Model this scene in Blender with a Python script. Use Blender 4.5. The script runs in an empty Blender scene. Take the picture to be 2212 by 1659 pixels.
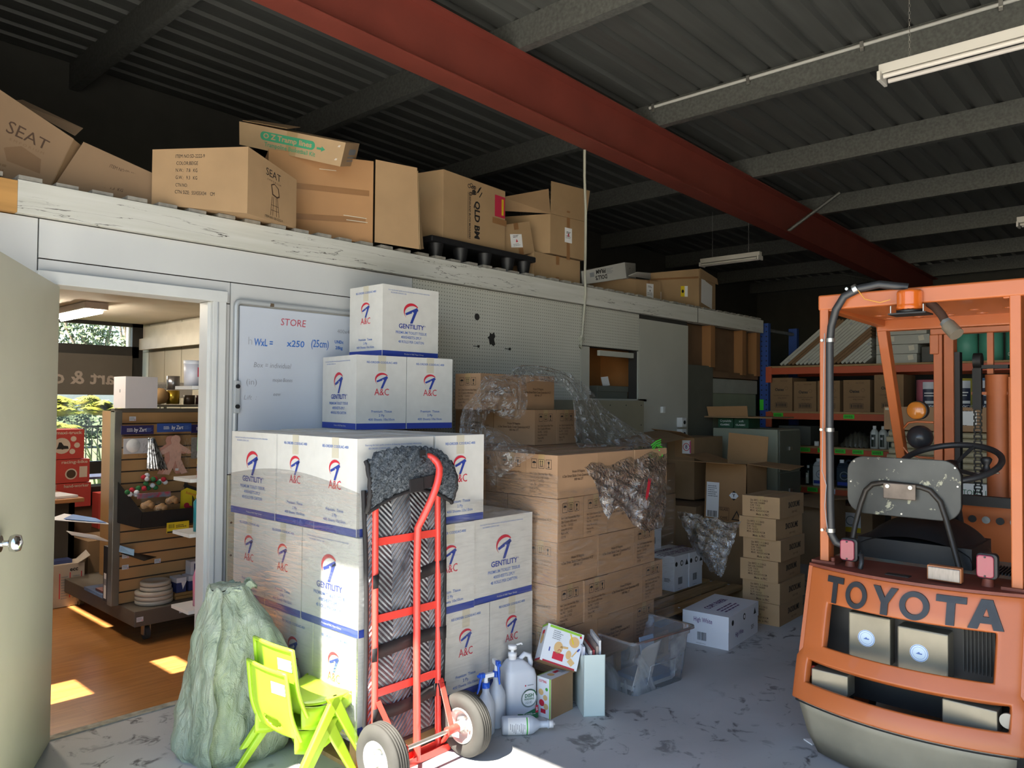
import bpy, bmesh, math, random
from mathutils import Vector, Matrix
random.seed(7)
PI = math.pi
SC = bpy.context.scene
COL = SC.collection

# ---------------------------------------------------------------- camera, world, sun, exposure
YAW, PITCH, ROLL = math.radians(42.727), math.radians(1.34), math.radians(0.454)
fw = Vector((math.cos(YAW)*math.cos(PITCH), math.sin(YAW)*math.cos(PITCH), math.sin(PITCH)))
rt = Vector((math.sin(YAW), -math.cos(YAW), 0)); up = rt.cross(fw)
rt2 = rt*math.cos(ROLL) + up*math.sin(ROLL); up2 = up*math.cos(ROLL) - rt*math.sin(ROLL)
cam_d = bpy.data.cameras.new('camera'); cam = bpy.data.objects.new('camera', cam_d); COL.objects.link(cam)
cam.matrix_world = Matrix(((rt2.x, up2.x, -fw.x, 0), (rt2.y, up2.y, -fw.y, 0), (rt2.z, up2.z, -fw.z, 1.49), (0, 0, 0, 1)))
cam_d.sensor_fit = 'HORIZONTAL'; cam_d.sensor_width = 36.0; cam_d.lens = 36.0*1660.3/2212.0
cam_d.clip_start = 0.05; cam_d.clip_end = 300
SC.camera = cam

wd = bpy.data.worlds.new('sky'); SC.world = wd; wd.use_nodes = True
wn = wd.node_tree; bg = wn.nodes['Background']
sky = wn.nodes.new('ShaderNodeTexSky'); sky.sky_type = 'NISHITA'; sky.sun_disc = False
sky.sun_elevation = math.radians(53); sky.sun_rotation = math.radians(-90); sky.air_density = 1.0; sky.dust_density = 0.3
wn.links.new(sky.outputs[0], bg.inputs[0]); bg.inputs[1].default_value = 0.32

sun_d = bpy.data.lights.new('sun', 'SUN'); sun_d.energy = 20.0; sun_d.angle = math.radians(0.6); sun_d.color = (1.0, 0.93, 0.82)
sun = bpy.data.objects.new('sun', sun_d); COL.objects.link(sun)
sun.rotation_euler = Vector((0.75, 0.0, -1.0)).to_track_quat('-Z', 'Y').to_euler()

SC.view_settings.view_transform = 'Standard'; SC.view_settings.look = 'None'
SC.view_settings.exposure = 0.7; SC.view_settings.gamma = 1.0; SC.view_settings.use_curve_mapping = False
SC.cycles.use_denoising = True
SC.cycles.max_bounces = 7; SC.cycles.diffuse_bounces = 5; SC.cycles.glossy_bounces = 3
SC.cycles.transmission_bounces = 6; SC.cycles.transparent_max_bounces = 14
SC.cycles.caustics_reflective = False; SC.cycles.caustics_refractive = False
SC.cycles.sample_clamp_indirect = 6.0

# ---------------------------------------------------------------- materials
def lin(c):
    if isinstance(c, str):
        c = c.lstrip('#'); c = [int(c[i:i+2], 16)/255 for i in (0, 2, 4)]
    return tuple(((x/12.92) if x <= 0.04045 else ((x+0.055)/1.055)**2.4) for x in c[:3]) + (1.0,)
MATS = {}
def mat(name, col, rough=0.6, metal=0.0, var=0.12, scale=6.0, bump=0.0, bscale=40.0, spec=0.5, col2=None, stretch=None, coat=0.0, emit=None, alpha=1.0, trans=0.0):
    if name in MATS: return MATS[name]
    m = bpy.data.materials.new(name); m.use_nodes = True; nt = m.node_tree; N = nt.nodes; L = nt.links
    b = N['Principled BSDF']; b.inputs['Roughness'].default_value = rough; b.inputs['Metallic'].default_value = metal
    b.inputs['Specular IOR Level'].default_value = spec; b.inputs['Coat Weight'].default_value = coat
    b.inputs['Alpha'].default_value = alpha; b.inputs['Transmission Weight'].default_value = trans
    c = lin(col)
    tc = N.new('ShaderNodeTexCoord'); mp = N.new('ShaderNodeMapping'); L.new(tc.outputs['Object'], mp.inputs[0])
    if stretch: mp.inputs['Scale'].default_value = stretch
    nz = N.new('ShaderNodeTexNoise'); nz.inputs['Scale'].default_value = scale; nz.inputs['Detail'].default_value = 6
    L.new(mp.outputs[0], nz.inputs['Vector'])
    rp = N.new('ShaderNodeValToRGB'); rp.color_ramp.elements[0].position = 0.3; rp.color_ramp.elements[1].position = 0.7
    rp.color_ramp.elements[0].color = lin(col2) if col2 else tuple(x*(1-var) for x in c[:3])+(1,)
    rp.color_ramp.elements[1].color = tuple(min(1, x*(1+var*0.5)) for x in c[:3])+(1,)
    L.new(nz.outputs['Fac'], rp.inputs[0]); L.new(rp.outputs[0], b.inputs['Base Color'])
    if bump:
        n2 = N.new('ShaderNodeTexNoise'); n2.inputs['Scale'].default_value = bscale; n2.inputs['Detail'].default_value = 4
        L.new(mp.outputs[0], n2.inputs['Vector']); bp = N.new('ShaderNodeBump'); bp.inputs['Strength'].default_value = bump
        bp.inputs['Distance'].default_value = 0.01; L.new(n2.outputs['Fac'], bp.inputs['Height']); L.new(bp.outputs[0], b.inputs['Normal'])
    if emit:
        b.inputs['Emission Color'].default_value = lin(emit[0]); b.inputs['Emission Strength'].default_value = emit[1]
    MATS[name] = m; return m

def film(name, col, opacity=0.2, rough=0.15, bump=0.8, bscale=30.0, stretch=None, gl=0.45):
    """clear plastic film: see-through, a little milky, with crease highlights painted in as pale streaks"""
    m = bpy.data.materials.new(name); m.use_nodes = True; nt = m.node_tree; N = nt.nodes; L = nt.links; N.clear()
    out = N.new('ShaderNodeOutputMaterial'); tr = N.new('ShaderNodeBsdfTransparent'); gs = N.new('ShaderNodeBsdfGlossy'); df = N.new('ShaderNodeBsdfDiffuse')
    tl = N.new('ShaderNodeBsdfTranslucent'); tl.inputs[0].default_value = lin(col)
    gs.inputs['Roughness'].default_value = rough; gs.inputs[0].default_value = (0.9, 0.9, 0.9, 1); df.inputs[0].default_value = lin(col)
    tc = N.new('ShaderNodeTexCoord'); mp = N.new('ShaderNodeMapping'); L.new(tc.outputs['Object'], mp.inputs[0])
    if stretch: mp.inputs['Scale'].default_value = stretch
    nz = N.new('ShaderNodeTexNoise'); nz.inputs['Scale'].default_value = bscale; nz.inputs['Detail'].default_value = 5; nz.inputs['Distortion'].default_value = 1.2
    L.new(mp.outputs[0], nz.inputs['Vector']); bp = N.new('ShaderNodeBump'); bp.inputs['Strength'].default_value = bump; bp.inputs['Distance'].default_value = 0.03
    L.new(nz.outputs['Fac'], bp.inputs['Height'])
    for s in (gs, df): L.new(bp.outputs[0], s.inputs['Normal'])
    md = N.new('ShaderNodeMixShader'); L.new(df.outputs[0], md.inputs[1]); L.new(tl.outputs[0], md.inputs[2]); md.inputs[0].default_value = 0.4
    rp = N.new('ShaderNodeValToRGB'); rp.color_ramp.elements[0].position = 0.48; rp.color_ramp.elements[1].position = 0.66
    rp.color_ramp.elements[0].color = (opacity*0.25,)*3+(1,); rp.color_ramp.elements[1].color = (min(1, opacity*2.6),)*3+(1,)  # noise streaks of higher opacity stand in for highlights on the creases
    L.new(nz.outputs['Fac'], rp.inputs[0])
    m1 = N.new('ShaderNodeMixShader'); L.new(rp.outputs[0], m1.inputs[0]); L.new(tr.outputs[0], m1.inputs[1]); L.new(md.outputs[0], m1.inputs[2])
    fr = N.new('ShaderNodeFresnel'); fr.inputs['IOR'].default_value = 1.45; L.new(bp.outputs[0], fr.inputs['Normal'])
    mu = N.new('ShaderNodeMath'); mu.operation = 'MULTIPLY'; mu.inputs[1].default_value = gl*2.2; L.new(fr.outputs[0], mu.inputs[0])
    m2 = N.new('ShaderNodeMixShader'); L.new(mu.outputs[0], m2.inputs[0]); L.new(m1.outputs[0], m2.inputs[1]); L.new(gs.outputs[0], m2.inputs[2])
    L.new(m2.outputs[0], out.inputs[0]); MATS[name] = m; return m

CARD = mat('cardboard', '#a98a66', 0.85, var=0.10, scale=5)
CARD2 = mat('cardboard_tan', '#a88565', 0.85, var=0.14, scale=4)
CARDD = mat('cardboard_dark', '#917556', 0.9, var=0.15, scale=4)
CARDIN = mat('cardboard_inside', '#8a6f50', 0.9, var=0.1)
WCARD = mat('white_carton', '#d2d0ca', 0.75, var=0.05, scale=18)
WHITE = mat('white_paper', '#e6e6e6', 0.6, var=0.03)
INKB = mat('blue_ink', '#2a3f96', 0.6, var=0.05); INKR = mat('red_ink', '#c8283c', 0.6, var=0.05)
INKL = mat('light_blue_ink', '#5b78b8', 0.6, var=0.05); INKK = mat('black_ink', '#1d1b1a', 0.7, var=0.05)
INKG = mat('green_ink', '#2f8f60', 0.6, var=0.1); INKP = mat('purple_ink', '#6b4a78', 0.6, var=0.1)
INKBR = mat('brown_ink', '#4a3626', 0.8, var=0.1); INKF = mat('faint_brown_ink', '#7d6145', 0.8, var=0.1)
INKGREY = mat('grey_ink', '#8c9094', 0.6, var=0.1)
TAPE = mat('parcel_tape', '#a58a62', 0.35, var=0.06); TAPEB = mat('brown_tape', '#8f6844', 0.35, var=0.1)
TAPEW = mat('pale_tape', '#c9c2ae', 0.35, var=0.05)
YEL = mat('yellow_print', '#e0c420', 0.6, var=0.06); REDL = mat('red_label', '#b52a45', 0.6, var=0.06)
GREENTAG = mat('fluoro_green_tag', '#42c832', 0.6, var=0.08)
BLACK = mat('black_plastic', '#1a1a1c', 0.5, var=0.2); RUBBER = mat('rubber', '#3a3936', 0.8, var=0.2, scale=20)
STEEL = mat('steel', '#b8b6b0', 0.35, 0.9, var=0.1); GALV = mat('galvanised_steel', '#8f918e', 0.5, 0.55, var=0.3, scale=30)
CHROME = mat('chrome', '#d8d8d8', 0.15, 1.0, var=0.05)

# ---------------------------------------------------------------- mesh helpers
_dg = None
_tc = {}
def text_geo(s, bold=0.0, res=2):
    k = (s, bold)
    if k in _tc: return _tc[k]
    cu = bpy.data.curves.new('lettering', 'FONT'); cu.body = s; cu.size = 1.0; cu.resolution_u = res; cu.offset = bold
    cu.align_x = 'CENTER'; cu.align_y = 'CENTER'; cu.space_line = 1.0
    ob = bpy.data.objects.new('lettering', cu); COL.objects.link(ob)
    dg = bpy.context.evaluated_depsgraph_get()
    me = bpy.data.meshes.new_from_object(ob.evaluated_get(dg))
    V = [(v.co.x, v.co.y) for v in me.vertices]; F = [tuple(p.vertices) for p in me.polygons]
    bpy.data.objects.remove(ob); bpy.data.curves.remove(cu); bpy.data.meshes.remove(me)
    _tc[k] = (V, F); return _tc[k]

class MB:
    def __init__(s): s.v = []; s.f = []; s.m = []; s.mats = []; s.smooth = []
    def mi(s, m):
        if m not in s.mats: s.mats.append(m)
        return s.mats.index(m)
    def add(s, V, F, m, sm=False):
        o = len(s.v); s.v += [tuple(v) for v in V]; k = s.mi(m)
        for f in F: s.f.append(tuple(o+i for i in f)); s.m.append(k); s.smooth.append(sm)
    def hexa(s, c, m):
        s.add(c, [(3, 2, 1, 0), (4, 5, 6, 7), (0, 1, 5, 4), (1, 2, 6, 5), (2, 3, 7, 6), (3, 0, 4, 7)], m)
    def box(s, x0, x1, y0, y1, z0, z1, m, rz=0, ry=0, rx=0):
        c = [(x0, y0, z0), (x1, y0, z0), (x1, y1, z0), (x0, y1, z0), (x0, y0, z1), (x1, y0, z1), (x1, y1, z1), (x0, y1, z1)]
        if rz or ry or rx:
            ce = Vector(((x0+x1)/2, (y0+y1)/2, (z0+z1)/2)); R = Matrix.Rotation(rz, 3, 'Z') @ Matrix.Rotation(ry, 3, 'Y') @ Matrix.Rotation(rx, 3, 'X')
            c = [tuple(R @ (Vector(p)-ce) + ce) for p in c]
        s.hexa(c, m)
    def cyl(s, p0, p1, r, m, r1=None, n=20, cap=True, sm=True):
        p0 = Vector(p0); p1 = Vector(p1); r1 = r if r1 is None else r1
        d = (p1-p0).normalized(); a = d.orthogonal().normalized(); b = d.cross(a)
        V = [];
        for (p, q) in ((p0, r), (p1, r1)):
            for i in range(n):
                t = 2*PI*i/n; V.append(p + (a*math.cos(t)+b*math.sin(t))*q)
        s.add(V, [(i, (i+1) % n, n+(i+1) % n, n+i) for i in range(n)], m, sm)
        if cap: s.add(V[:n], [tuple(reversed(range(n)))], m); s.add(V[n:], [tuple(range(n))], m)
    def tube(s, pts, r, m, n=10, cap=True, flat=None):
        P = [Vector(p) for p in pts]; V = []; prev = None
        for i, p in enumerate(P):
            d = (P[min(i+1, len(P)-1)] - P[max(i-1, 0)]).normalized()
            if prev is None: a = d.orthogonal().normalized()
            else:
                a = prev - d*prev.dot(d)
                a = a.normalized() if a.length > 1e-5 else d.orthogonal().normalized()
            prev = a; b = d.cross(a); rr = r[i] if isinstance(r, (list, tuple)) else r
            for k in range(n):
                t = 2*PI*k/n; V.append(p + a*math.cos(t)*rr + b*math.sin(t)*rr)
        F = [(i*n+k, i*n+(k+1) % n, (i+1)*n+(k+1) % n, (i+1)*n+k) for i in range(len(P)-1) for k in range(n)]
        s.add(V, F, m, True)
        if cap: s.add(V[:n], [tuple(reversed(range(n)))], m); s.add(V[-n:], [tuple(range(n))], m)
    def lathe(s, prof, c, m, n=24, axis='z', sx=1, sy=1, cap=True):
        V = []
        for (r, z) in prof:
            for k in range(n):
                t = 2*PI*k/n; a, b = r*math.cos(t)*sx, r*math.sin(t)*sy
                V.append({'z': (c[0]+a, c[1]+b, c[2]+z), 'x': (c[0]+z, c[1]+a, c[2]+b), 'y': (c[0]+b, c[1]+z, c[2]+a)}[axis])
        F = [(i*n+k, i*n+(k+1) % n, (i+1)*n+(k+1) % n, (i+1)*n+k) for i in range(len(prof)-1) for k in range(n)]
        s.add(V, F, m, True)
        if cap: s.add(V[:n], [tuple(reversed(range(n)))], m); s.add(V[-n:], [tuple(range(n))], m)
    def prism(s, poly, h0, h1, m, axis='z'):
        def P(a, b, h): return {'z': (a, b, h), 'y': (a, h, b), 'x': (h, a, b)}[axis]
        n = len(poly); V = [P(a, b, h0) for a, b in poly] + [P(a, b, h1) for a, b in poly]
        F = [(i, (i+1) % n, n+(i+1) % n, n+i) for i in range(n)] + [tuple(reversed(range(n))), tuple(range(n, 2*n))]
        s.add(V, F, m)
    def grid(s, fn, nu, nv, m, sm=True):
        V = [fn(i/nu, j/nv) for j in range(nv+1) for i in range(nu+1)]
        F = [(j*(nu+1)+i, j*(nu+1)+i+1, (j+1)*(nu+1)+i+1, (j+1)*(nu+1)+i) for j in range(nv) for i in range(nu)]
        s.add(V, F, m, sm)
    def face_items(s, c00, c10, c11, c01, items, off=0.0008):
        """print on a four-cornered face; u,v in 0..1, sizes in metres"""
        a, b, c, d = map(Vector, (c00, c10, c11, c01)); W = ((b-a).length+(c-d).length)/2; H = ((d-a).length+(c-b).length)/2
        n = (b-a).cross(d-a).normalized()
        def P(u, v, o=1): return a*(1-u)*(1-v) + b*u*(1-v) + c*u*v + d*(1-u)*v + n*off*o
        for it in items:
            k = it[0]
            if k == 't':
                _, tx, u, v, size, m = it[:6]; o = it[6] if len(it) > 6 else {}
                V, F = text_geo(tx, o.get('b', 0.0)); sx = o.get('sx', 1.0); r = math.radians(o.get('r', 0)); mir = -1 if o.get('mir') else 1
                if o.get('w'):
                    xs = [p[0] for p in V]; sx = o['w']/(size*(max(xs)-min(xs)))
                cr, sr = math.cos(r), math.sin(r); sh = o.get('sh', 0)
                Q = []
                for x, y in V:
                    x, y = (x+sh*y)*size*sx*mir, y*size
                    x, y = x*cr-y*sr, x*sr+y*cr
                    Q.append(P(u+x/W, v+y/H, o.get('o', 2)))
                s.add(Q, F, m)
            elif k == 'r':   # rectangle centre u,v size w,h (m)
                _, u, v, w, h, m = it[:6]; lay = it[6] if len(it) > 6 else 1; r = math.radians(it[7]) if len(it) > 7 else 0
                Q = []
                for x, y in ((-w/2, -h/2), (w/2, -h/2), (w/2, h/2), (-w/2, h/2)):
                    x, y = x*math.cos(r)-y*math.sin(r), x*math.sin(r)+y*math.cos(r); Q.append(P(u+x/W, v+y/H, lay))
                s.add(Q, [(0, 1, 2, 3)], m)
            elif k == 'p':   # polygon in metres about u,v
                _, u, v, pts, m = it[:5]; lay = it[5] if len(it) > 5 else 2
                s.add([P(u+x/W, v+y/H, lay) for x, y in pts], [tuple(range(len(pts)))], m)
            elif k == 'c':   # disc
                _, u, v, rad, m = it[:5]; lay = it[5] if len(it) > 5 else 2; asp = it[6] if len(it) > 6 else 1
                s.add([P(u+rad*math.cos(2*PI*i/20)/W, v+rad*asp*math.sin(2*PI*i/20)/H, lay) for i in range(20)], [tuple(range(20))], m)
            elif k == 'ring':
                _, u, v, rad, th, m = it[:6]; a0, a1 = it[6] if len(it) > 6 else (0, 360); asp = it[7] if len(it) > 7 else 1; n_ = 24
                V = []
                for i in range(n_+1):
                    t = math.radians(a0+(a1-a0)*i/n_)
                    V.append(P(u+rad*math.cos(t)/W, v+rad*asp*math.sin(t)/H, 2)); V.append(P(u+(rad-th)*math.cos(t)/W, v+(rad-th)*asp*math.sin(t)/H, 2))
                s.add(V, [(2*i, 2*i+1, 2*i+3, 2*i+2) for i in range(n_)], m)
            elif k == 'frame':
                _, u, v, w, h, th, m = it[:7]
                for (dx, dy, ww, hh) in ((0, h/2, w, th), (0, -h/2, w, th), (-w/2, 0, th, h), (w/2, 0, th, h)):
                    s.add([P(u+(dx+x)/W, v+(dy+y)/H, 2) for x, y in ((-ww/2, -hh/2), (ww/2, -hh/2), (ww/2, hh/2), (-ww/2, hh/2))], [(0, 1, 2, 3)], m)
            elif k == 'bars':
                _, u, v, w, h, n_, m = it[:7]; rr = random.Random(int(w*1e4)+n_)
                for i in range(n_):
                    bw = w/n_*rr.uniform(0.25, 0.8); x = -w/2+w*(i+0.5)/n_
                    s.add([P(u+(x+p)/W, v+q/H, 2) for p, q in ((-bw/2, -h/2), (bw/2, -h/2), (bw/2, h/2), (-bw/2, h/2))], [(0, 1, 2, 3)], m)
            elif k == 'lines':   # small unreadable print as short strokes
                _, u, v, w, h, n_, m = it[:7]; rr = random.Random(n_+int(w*1e3))
                for i in range(n_):
                    y = h/2-h*(i+0.5)/n_; x = -w/2
                    ww_end = w/2*rr.uniform(0.3, 1)
                    while x < ww_end:
                        L_ = w*rr.uniform(0.06, 0.2); t = h/n_*0.22
                        s.add([P(u+p/W, v+(y+q)/H, 2) for p, q in ((x, -t), (min(x+L_, w/2), -t), (min(x+L_, w/2), t), (x, t))], [(0, 1, 2, 3)], m)
                        x += L_+w*0.03
    def carton(s, w, d, h, m, sides=None, bulge=0):
        c = [(-w/2, -d/2, 0), (w/2, -d/2, 0), (w/2, d/2, 0), (-w/2, d/2, 0)]
        s.box8(c, [(x, y, h) for x, y, z in c], m, sides)
    def box8(s, bot, top, m, sides=None, topitems=None):
        s.hexa(list(bot)+list(top), m)
        for i, items in (sides or {}).items():
            j = (i+1) % 4; s.face_items(bot[i], bot[j], top[j], top[i], items)
        if topitems: s.face_items(top[0], top[1], top[2], top[3], topitems)
    def build(s, name, parent=None, off=None, bevel=0, seg=2, sub=0, solid=0):
        me = bpy.data.meshes.new(name)
        V = s.v if off is None else [(x-off[0], y-off[1], z-off[2]) for x, y, z in s.v]
        me.from_pydata(V, [], s.f)
        for m in s.mats: me.materials.append(m)
        me.polygons.foreach_set('material_index', s.m); me.polygons.foreach_set('use_smooth', s.smooth); me.update()
        o = bpy.data.objects.new(name, me); COL.objects.link(o)
        if parent is not None: o.parent = parent
        if sub: md = o.modifiers.new('sub', 'SUBSURF'); md.levels = md.render_levels = sub
        if solid: md = o.modifiers.new('thick', 'SOLIDIFY'); md.thickness = solid; md.offset = 0
        if bevel:
            md = o.modifiers.new('bevel', 'BEVEL'); md.width = bevel; md.segments = seg; md.limit_method = 'ANGLE'; md.angle_limit = math.radians(50)
            md.harden_normals = False
        return o

def tag(o, label, cat, group=None, kind=None):
    o['label'] = label; o['category'] = cat
    if group: o['group'] = group
    if kind: o['kind'] = kind
    return o
def thing(name, label, cat, loc=(0, 0, 0), rz=0, group=None):
    o = bpy.data.objects.new(name, None); COL.objects.link(o); o.location = loc; o.rotation_euler = (0, 0, rz); o.empty_display_size = 0.1
    return tag(o, label, cat, group)
def struct(name, mb, **k):
    o = mb.build(name, **k); o['kind'] = 'structure'; return o
def dup(root, loc, rz=0, label=None, group=None):
    r = root.copy(); COL.objects.link(r); r.location = loc; r.rotation_euler = (0, 0, rz)
    if label: r['label'] = label
    if group: r['group'] = group
    for ch in list(root.children):
        c = ch.copy(); COL.objects.link(c); c.parent = r
        for g in ch.children:
            d = g.copy(); COL.objects.link(d); d.parent = c
    return r
def arc(cx, cy, r, a0, a1, n):
    return [(cx+r*math.cos(math.radians(a0+(a1-a0)*i/n)), cy+r*math.sin(math.radians(a0+(a1-a0)*i/n))) for i in range(n+1)]
def rrect(w, h, r, n=4, cx=0, cy=0):
    p = []
    for (x, y, a) in ((w/2-r, h/2-r, 0), (-w/2+r, h/2-r, 90), (-w/2+r, -h/2+r, 180), (w/2-r, -h/2+r, 270)): p += arc(cx+x, cy+y, r, a, a+90, n)
    return p
# ================================================================ the shell
def nodes_of(m): return m.node_tree.nodes, m.node_tree.links, m.node_tree.nodes['Principled BSDF']
def mk(name):
    m = bpy.data.materials.new(name); m.use_nodes = True; MATS[name] = m; return m
def ramp(N, pts, interp='LINEAR'):
    r = N.new('ShaderNodeValToRGB'); r.color_ramp.interpolation = interp
    e = r.color_ramp.elements
    while len(e) < len(pts): e.new(0.5)
    for i, (p, c) in enumerate(pts): e[i].position = p; e[i].color = lin(c)
    return r
def mixc(N, L, f, a, b):
    m = N.new('ShaderNodeMix'); m.data_type = 'RGBA'
    for k, x in (('Factor', f), ('A', a), ('B', b)):
        s = [i for i in m.inputs if i.name == k and (i.type == 'RGBA' or k == 'Factor')][0]
        if hasattr(x, 'links') or hasattr(x, 'node'): L.new(x, s)
        else: s.default_value = x if k == 'Factor' else lin(x)
    return [o for o in m.outputs if o.type == 'RGBA'][0]
def noise(N, L, vec, scale, detail=6, dist=0.0, rough=0.5):
    n = N.new('ShaderNodeTexNoise'); n.inputs['Scale'].default_value = scale; n.inputs['Detail'].default_value = detail
    n.inputs['Distortion'].default_value = dist; n.inputs['Roughness'].default_value = rough; L.new(vec, n.inputs['Vector']); return n.outputs['Fac']
def mapped(N, L, sc=(1, 1, 1), rot=(0, 0, 0), loc=(0, 0, 0)):
    t = N.new('ShaderNodeTexCoord'); p = N.new('ShaderNodeMapping'); L.new(t.outputs['Object'], p.inputs[0])
    p.inputs['Scale'].default_value = sc; p.inputs['Rotation'].default_value = rot; p.inputs['Location'].default_value = loc; return p.outputs[0]

# concrete
m = mk('concrete_floor'); N, L, B = nodes_of(m); v = mapped(N, L)
c = ramp(N, [(0.3, '#a6a6a5'), (0.7, '#bbbbba')]); L.new(noise(N, L, v, 1.7, 10, 0.3), c.inputs[0])
st = ramp(N, [(0.56, '#000000'), (0.64, '#ffffff')]); L.new(noise(N, L, v, 9, 8, 0.8, 0.62), st.inputs[0])
zone = ramp(N, [(0.44, '#000000'), (0.56, '#ffffff')]); L.new(noise(N, L, v, 1.1, 3, 0.0), zone.inputs[0])
mm = N.new('ShaderNodeMath'); mm.operation = 'MULTIPLY'; L.new(st.outputs[0], mm.inputs[0]); L.new(zone.outputs[0], mm.inputs[1])
c2 = mixc(N, L, mm.outputs[0], c.outputs[0], '#5c5a5a')
sc_ = ramp(N, [(0.70, '#000000'), (0.75, '#ffffff')]); L.new(noise(N, L, mapped(N, L, (14, 3, 1), (0, 0, 0.6)), 2.2, 6, 0.4), sc_.inputs[0])
c3 = mixc(N, L, sc_.outputs[0], c2, '#6d6b6b')
L.new(c3, B.inputs['Base Color']); B.inputs['Roughness'].default_value = 0.62
CONC = m
# timber laminate floor
m = mk('timber_floor'); N, L, B = nodes_of(m); v = mapped(N, L)
br = N.new('ShaderNodeTexBrick'); L.new(v, br.inputs['Vector']); br.inputs['Scale'].default_value = 1.0
br.inputs['Brick Width'].default_value = 0.9; br.inputs['Row Height'].default_value = 0.095; br.inputs['Mortar Size'].default_value = 0.0015
br.inputs['Color1'].default_value = lin('#b47a42'); br.inputs['Color2'].default_value = lin('#a06a38'); br.inputs['Mortar'].default_value = lin('#7c5028')
gr = noise(N, L, mapped(N, L, (1.2, 14, 1)), 3, 8, 0.6)
gg = ramp(N, [(0.35, '#8f5c30'), (0.7, '#c08a50')]); L.new(gr, gg.inputs[0])
L.new(mixc(N, L, 0.5, br.outputs['Color'], gg.outputs[0]), B.inputs['Base Color']); B.inputs['Roughness'].default_value = 0.28
WOODF = m
# painted pegboard: a grid of small drilled holes
m = mk('pegboard'); N, L, B = nodes_of(m); v = mapped(N, L, (1, 1, 1)); sp = N.new('ShaderNodeSeparateXYZ'); L.new(v, sp.inputs[0])
def mth(op, a, b=None):
    n = N.new('ShaderNodeMath'); n.operation = op
    for i, x in enumerate((a, b)):
        if x is None: continue
        if isinstance(x, (int, float)): n.inputs[i].default_value = x
        else: L.new(x, n.inputs[i])
    return n.outputs[0]
def cell(x, p): return mth('SUBTRACT', mth('FRACT', mth('DIVIDE', x, p)), 0.5)
px_, pz_ = cell(sp.outputs[0], 0.024), cell(sp.outputs[2], 0.024)
r2 = mth('ADD', mth('MULTIPLY', px_, px_), mth('MULTIPLY', pz_, pz_)); hole = mth('LESS_THAN', r2, 0.020)
base = ramp(N, [(0.3, '#b5b4a8'), (0.7, '#c2c1b6')]); L.new(noise(N, L, v, 2.0, 6), base.inputs[0])
L.new(mixc(N, L, hole, base.outputs[0], '#55544c'), B.inputs['Base Color']); B.inputs['Roughness'].default_value = 0.6
PEG = m
# cracked, white painted beam
m = mk('cracked_white_timber'); N, L, B = nodes_of(m); v = mapped(N, L, (0.55, 1, 9))
nn = noise(N, L, v, 2.3, 5, 0.5, 0.55); ab = mth('ABSOLUTE', mth('SUBTRACT', nn, 0.5)); crk = mth('LESS_THAN', ab, 0.0045)
zz = ramp(N, [(0.46, '#000000'), (0.56, '#ffffff')]); L.new(noise(N, L, mapped(N, L, (0.7, 1, 3), loc=(3, 0, 1)), 1.5, 3), zz.inputs[0])
ck = mth('MULTIPLY', crk, zz.outputs[0])
base = ramp(N, [(0.3, '#bdbcb2'), (0.7, '#cccbc4')]); L.new(noise(N, L, v, 3.0, 6), base.inputs[0])
L.new(mixc(N, L, ck, base.outputs[0], '#4a4640'), B.inputs['Base Color']); B.inputs['Roughness'].default_value = 0.65
BEAMW = m
PAINT = mat('white_painted_panel', '#c6c7c6', 0.6, var=0.05, scale=2); PAINT2 = mat('cream_panel', '#c9c2a8', 0.7, var=0.08, scale=3)
PAINT3 = mat('grey_painted_panel', '#aeada2', 0.65, var=0.08, scale=2)
DARKW = mat('dark_plywood', '#6a5038', 0.85, var=0.25, scale=4); STUD = mat('raw_stud', '#8a6038', 0.85, var=0.25, scale=5, stretch=(1, 1, 0.2))
ORW = mat('orange_ply', '#9a6a3c', 0.7, var=0.12, scale=3); GAP = mat('dark_gap', '#2a2825', 0.9)
ROOF = mat('corrugated_zincalume', '#5c5e5b', 0.55, 0.25, var=0.18, scale=3, stretch=(0.3, 4, 1))
PURL = mat('galvanised_purlin', '#666864', 0.55, 0.3, var=0.30, scale=45)
RED = mat('red_oxide_paint', '#7c3a30', 0.55, var=0.14, scale=3); DARKWALL = mat('dark_wall_sheet', '#4a4a46', 0.8, var=0.1)

W = 3.8
# floors
b = MB(); b.box(-0.2, 13.7, -4.2, W-0.02, -0.15, 0, CONC); b.box(3.57, 13.7, W-0.02, 6.5, -0.15, 0, CONC); struct('floor', b)
b = MB(); b.box(-14, -0.2, -12, 9, -0.17, -0.02, mat('driveway_concrete', '#b9b4aa', 0.85, var=0.1)); struct('ground', b)
b = MB(); b.box(-0.2, 3.56, W-0.02, 9.0, -0.16, -0.004, WOODF); struct('floor_shop', b)
b = MB(); b.box(1.08, 1.92, W-0.045, W+0.005, 0, 0.006, mat('worn_sill', '#a8a494', 0.8, var=0.4, scale=25)); struct('trim_1', b)

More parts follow.
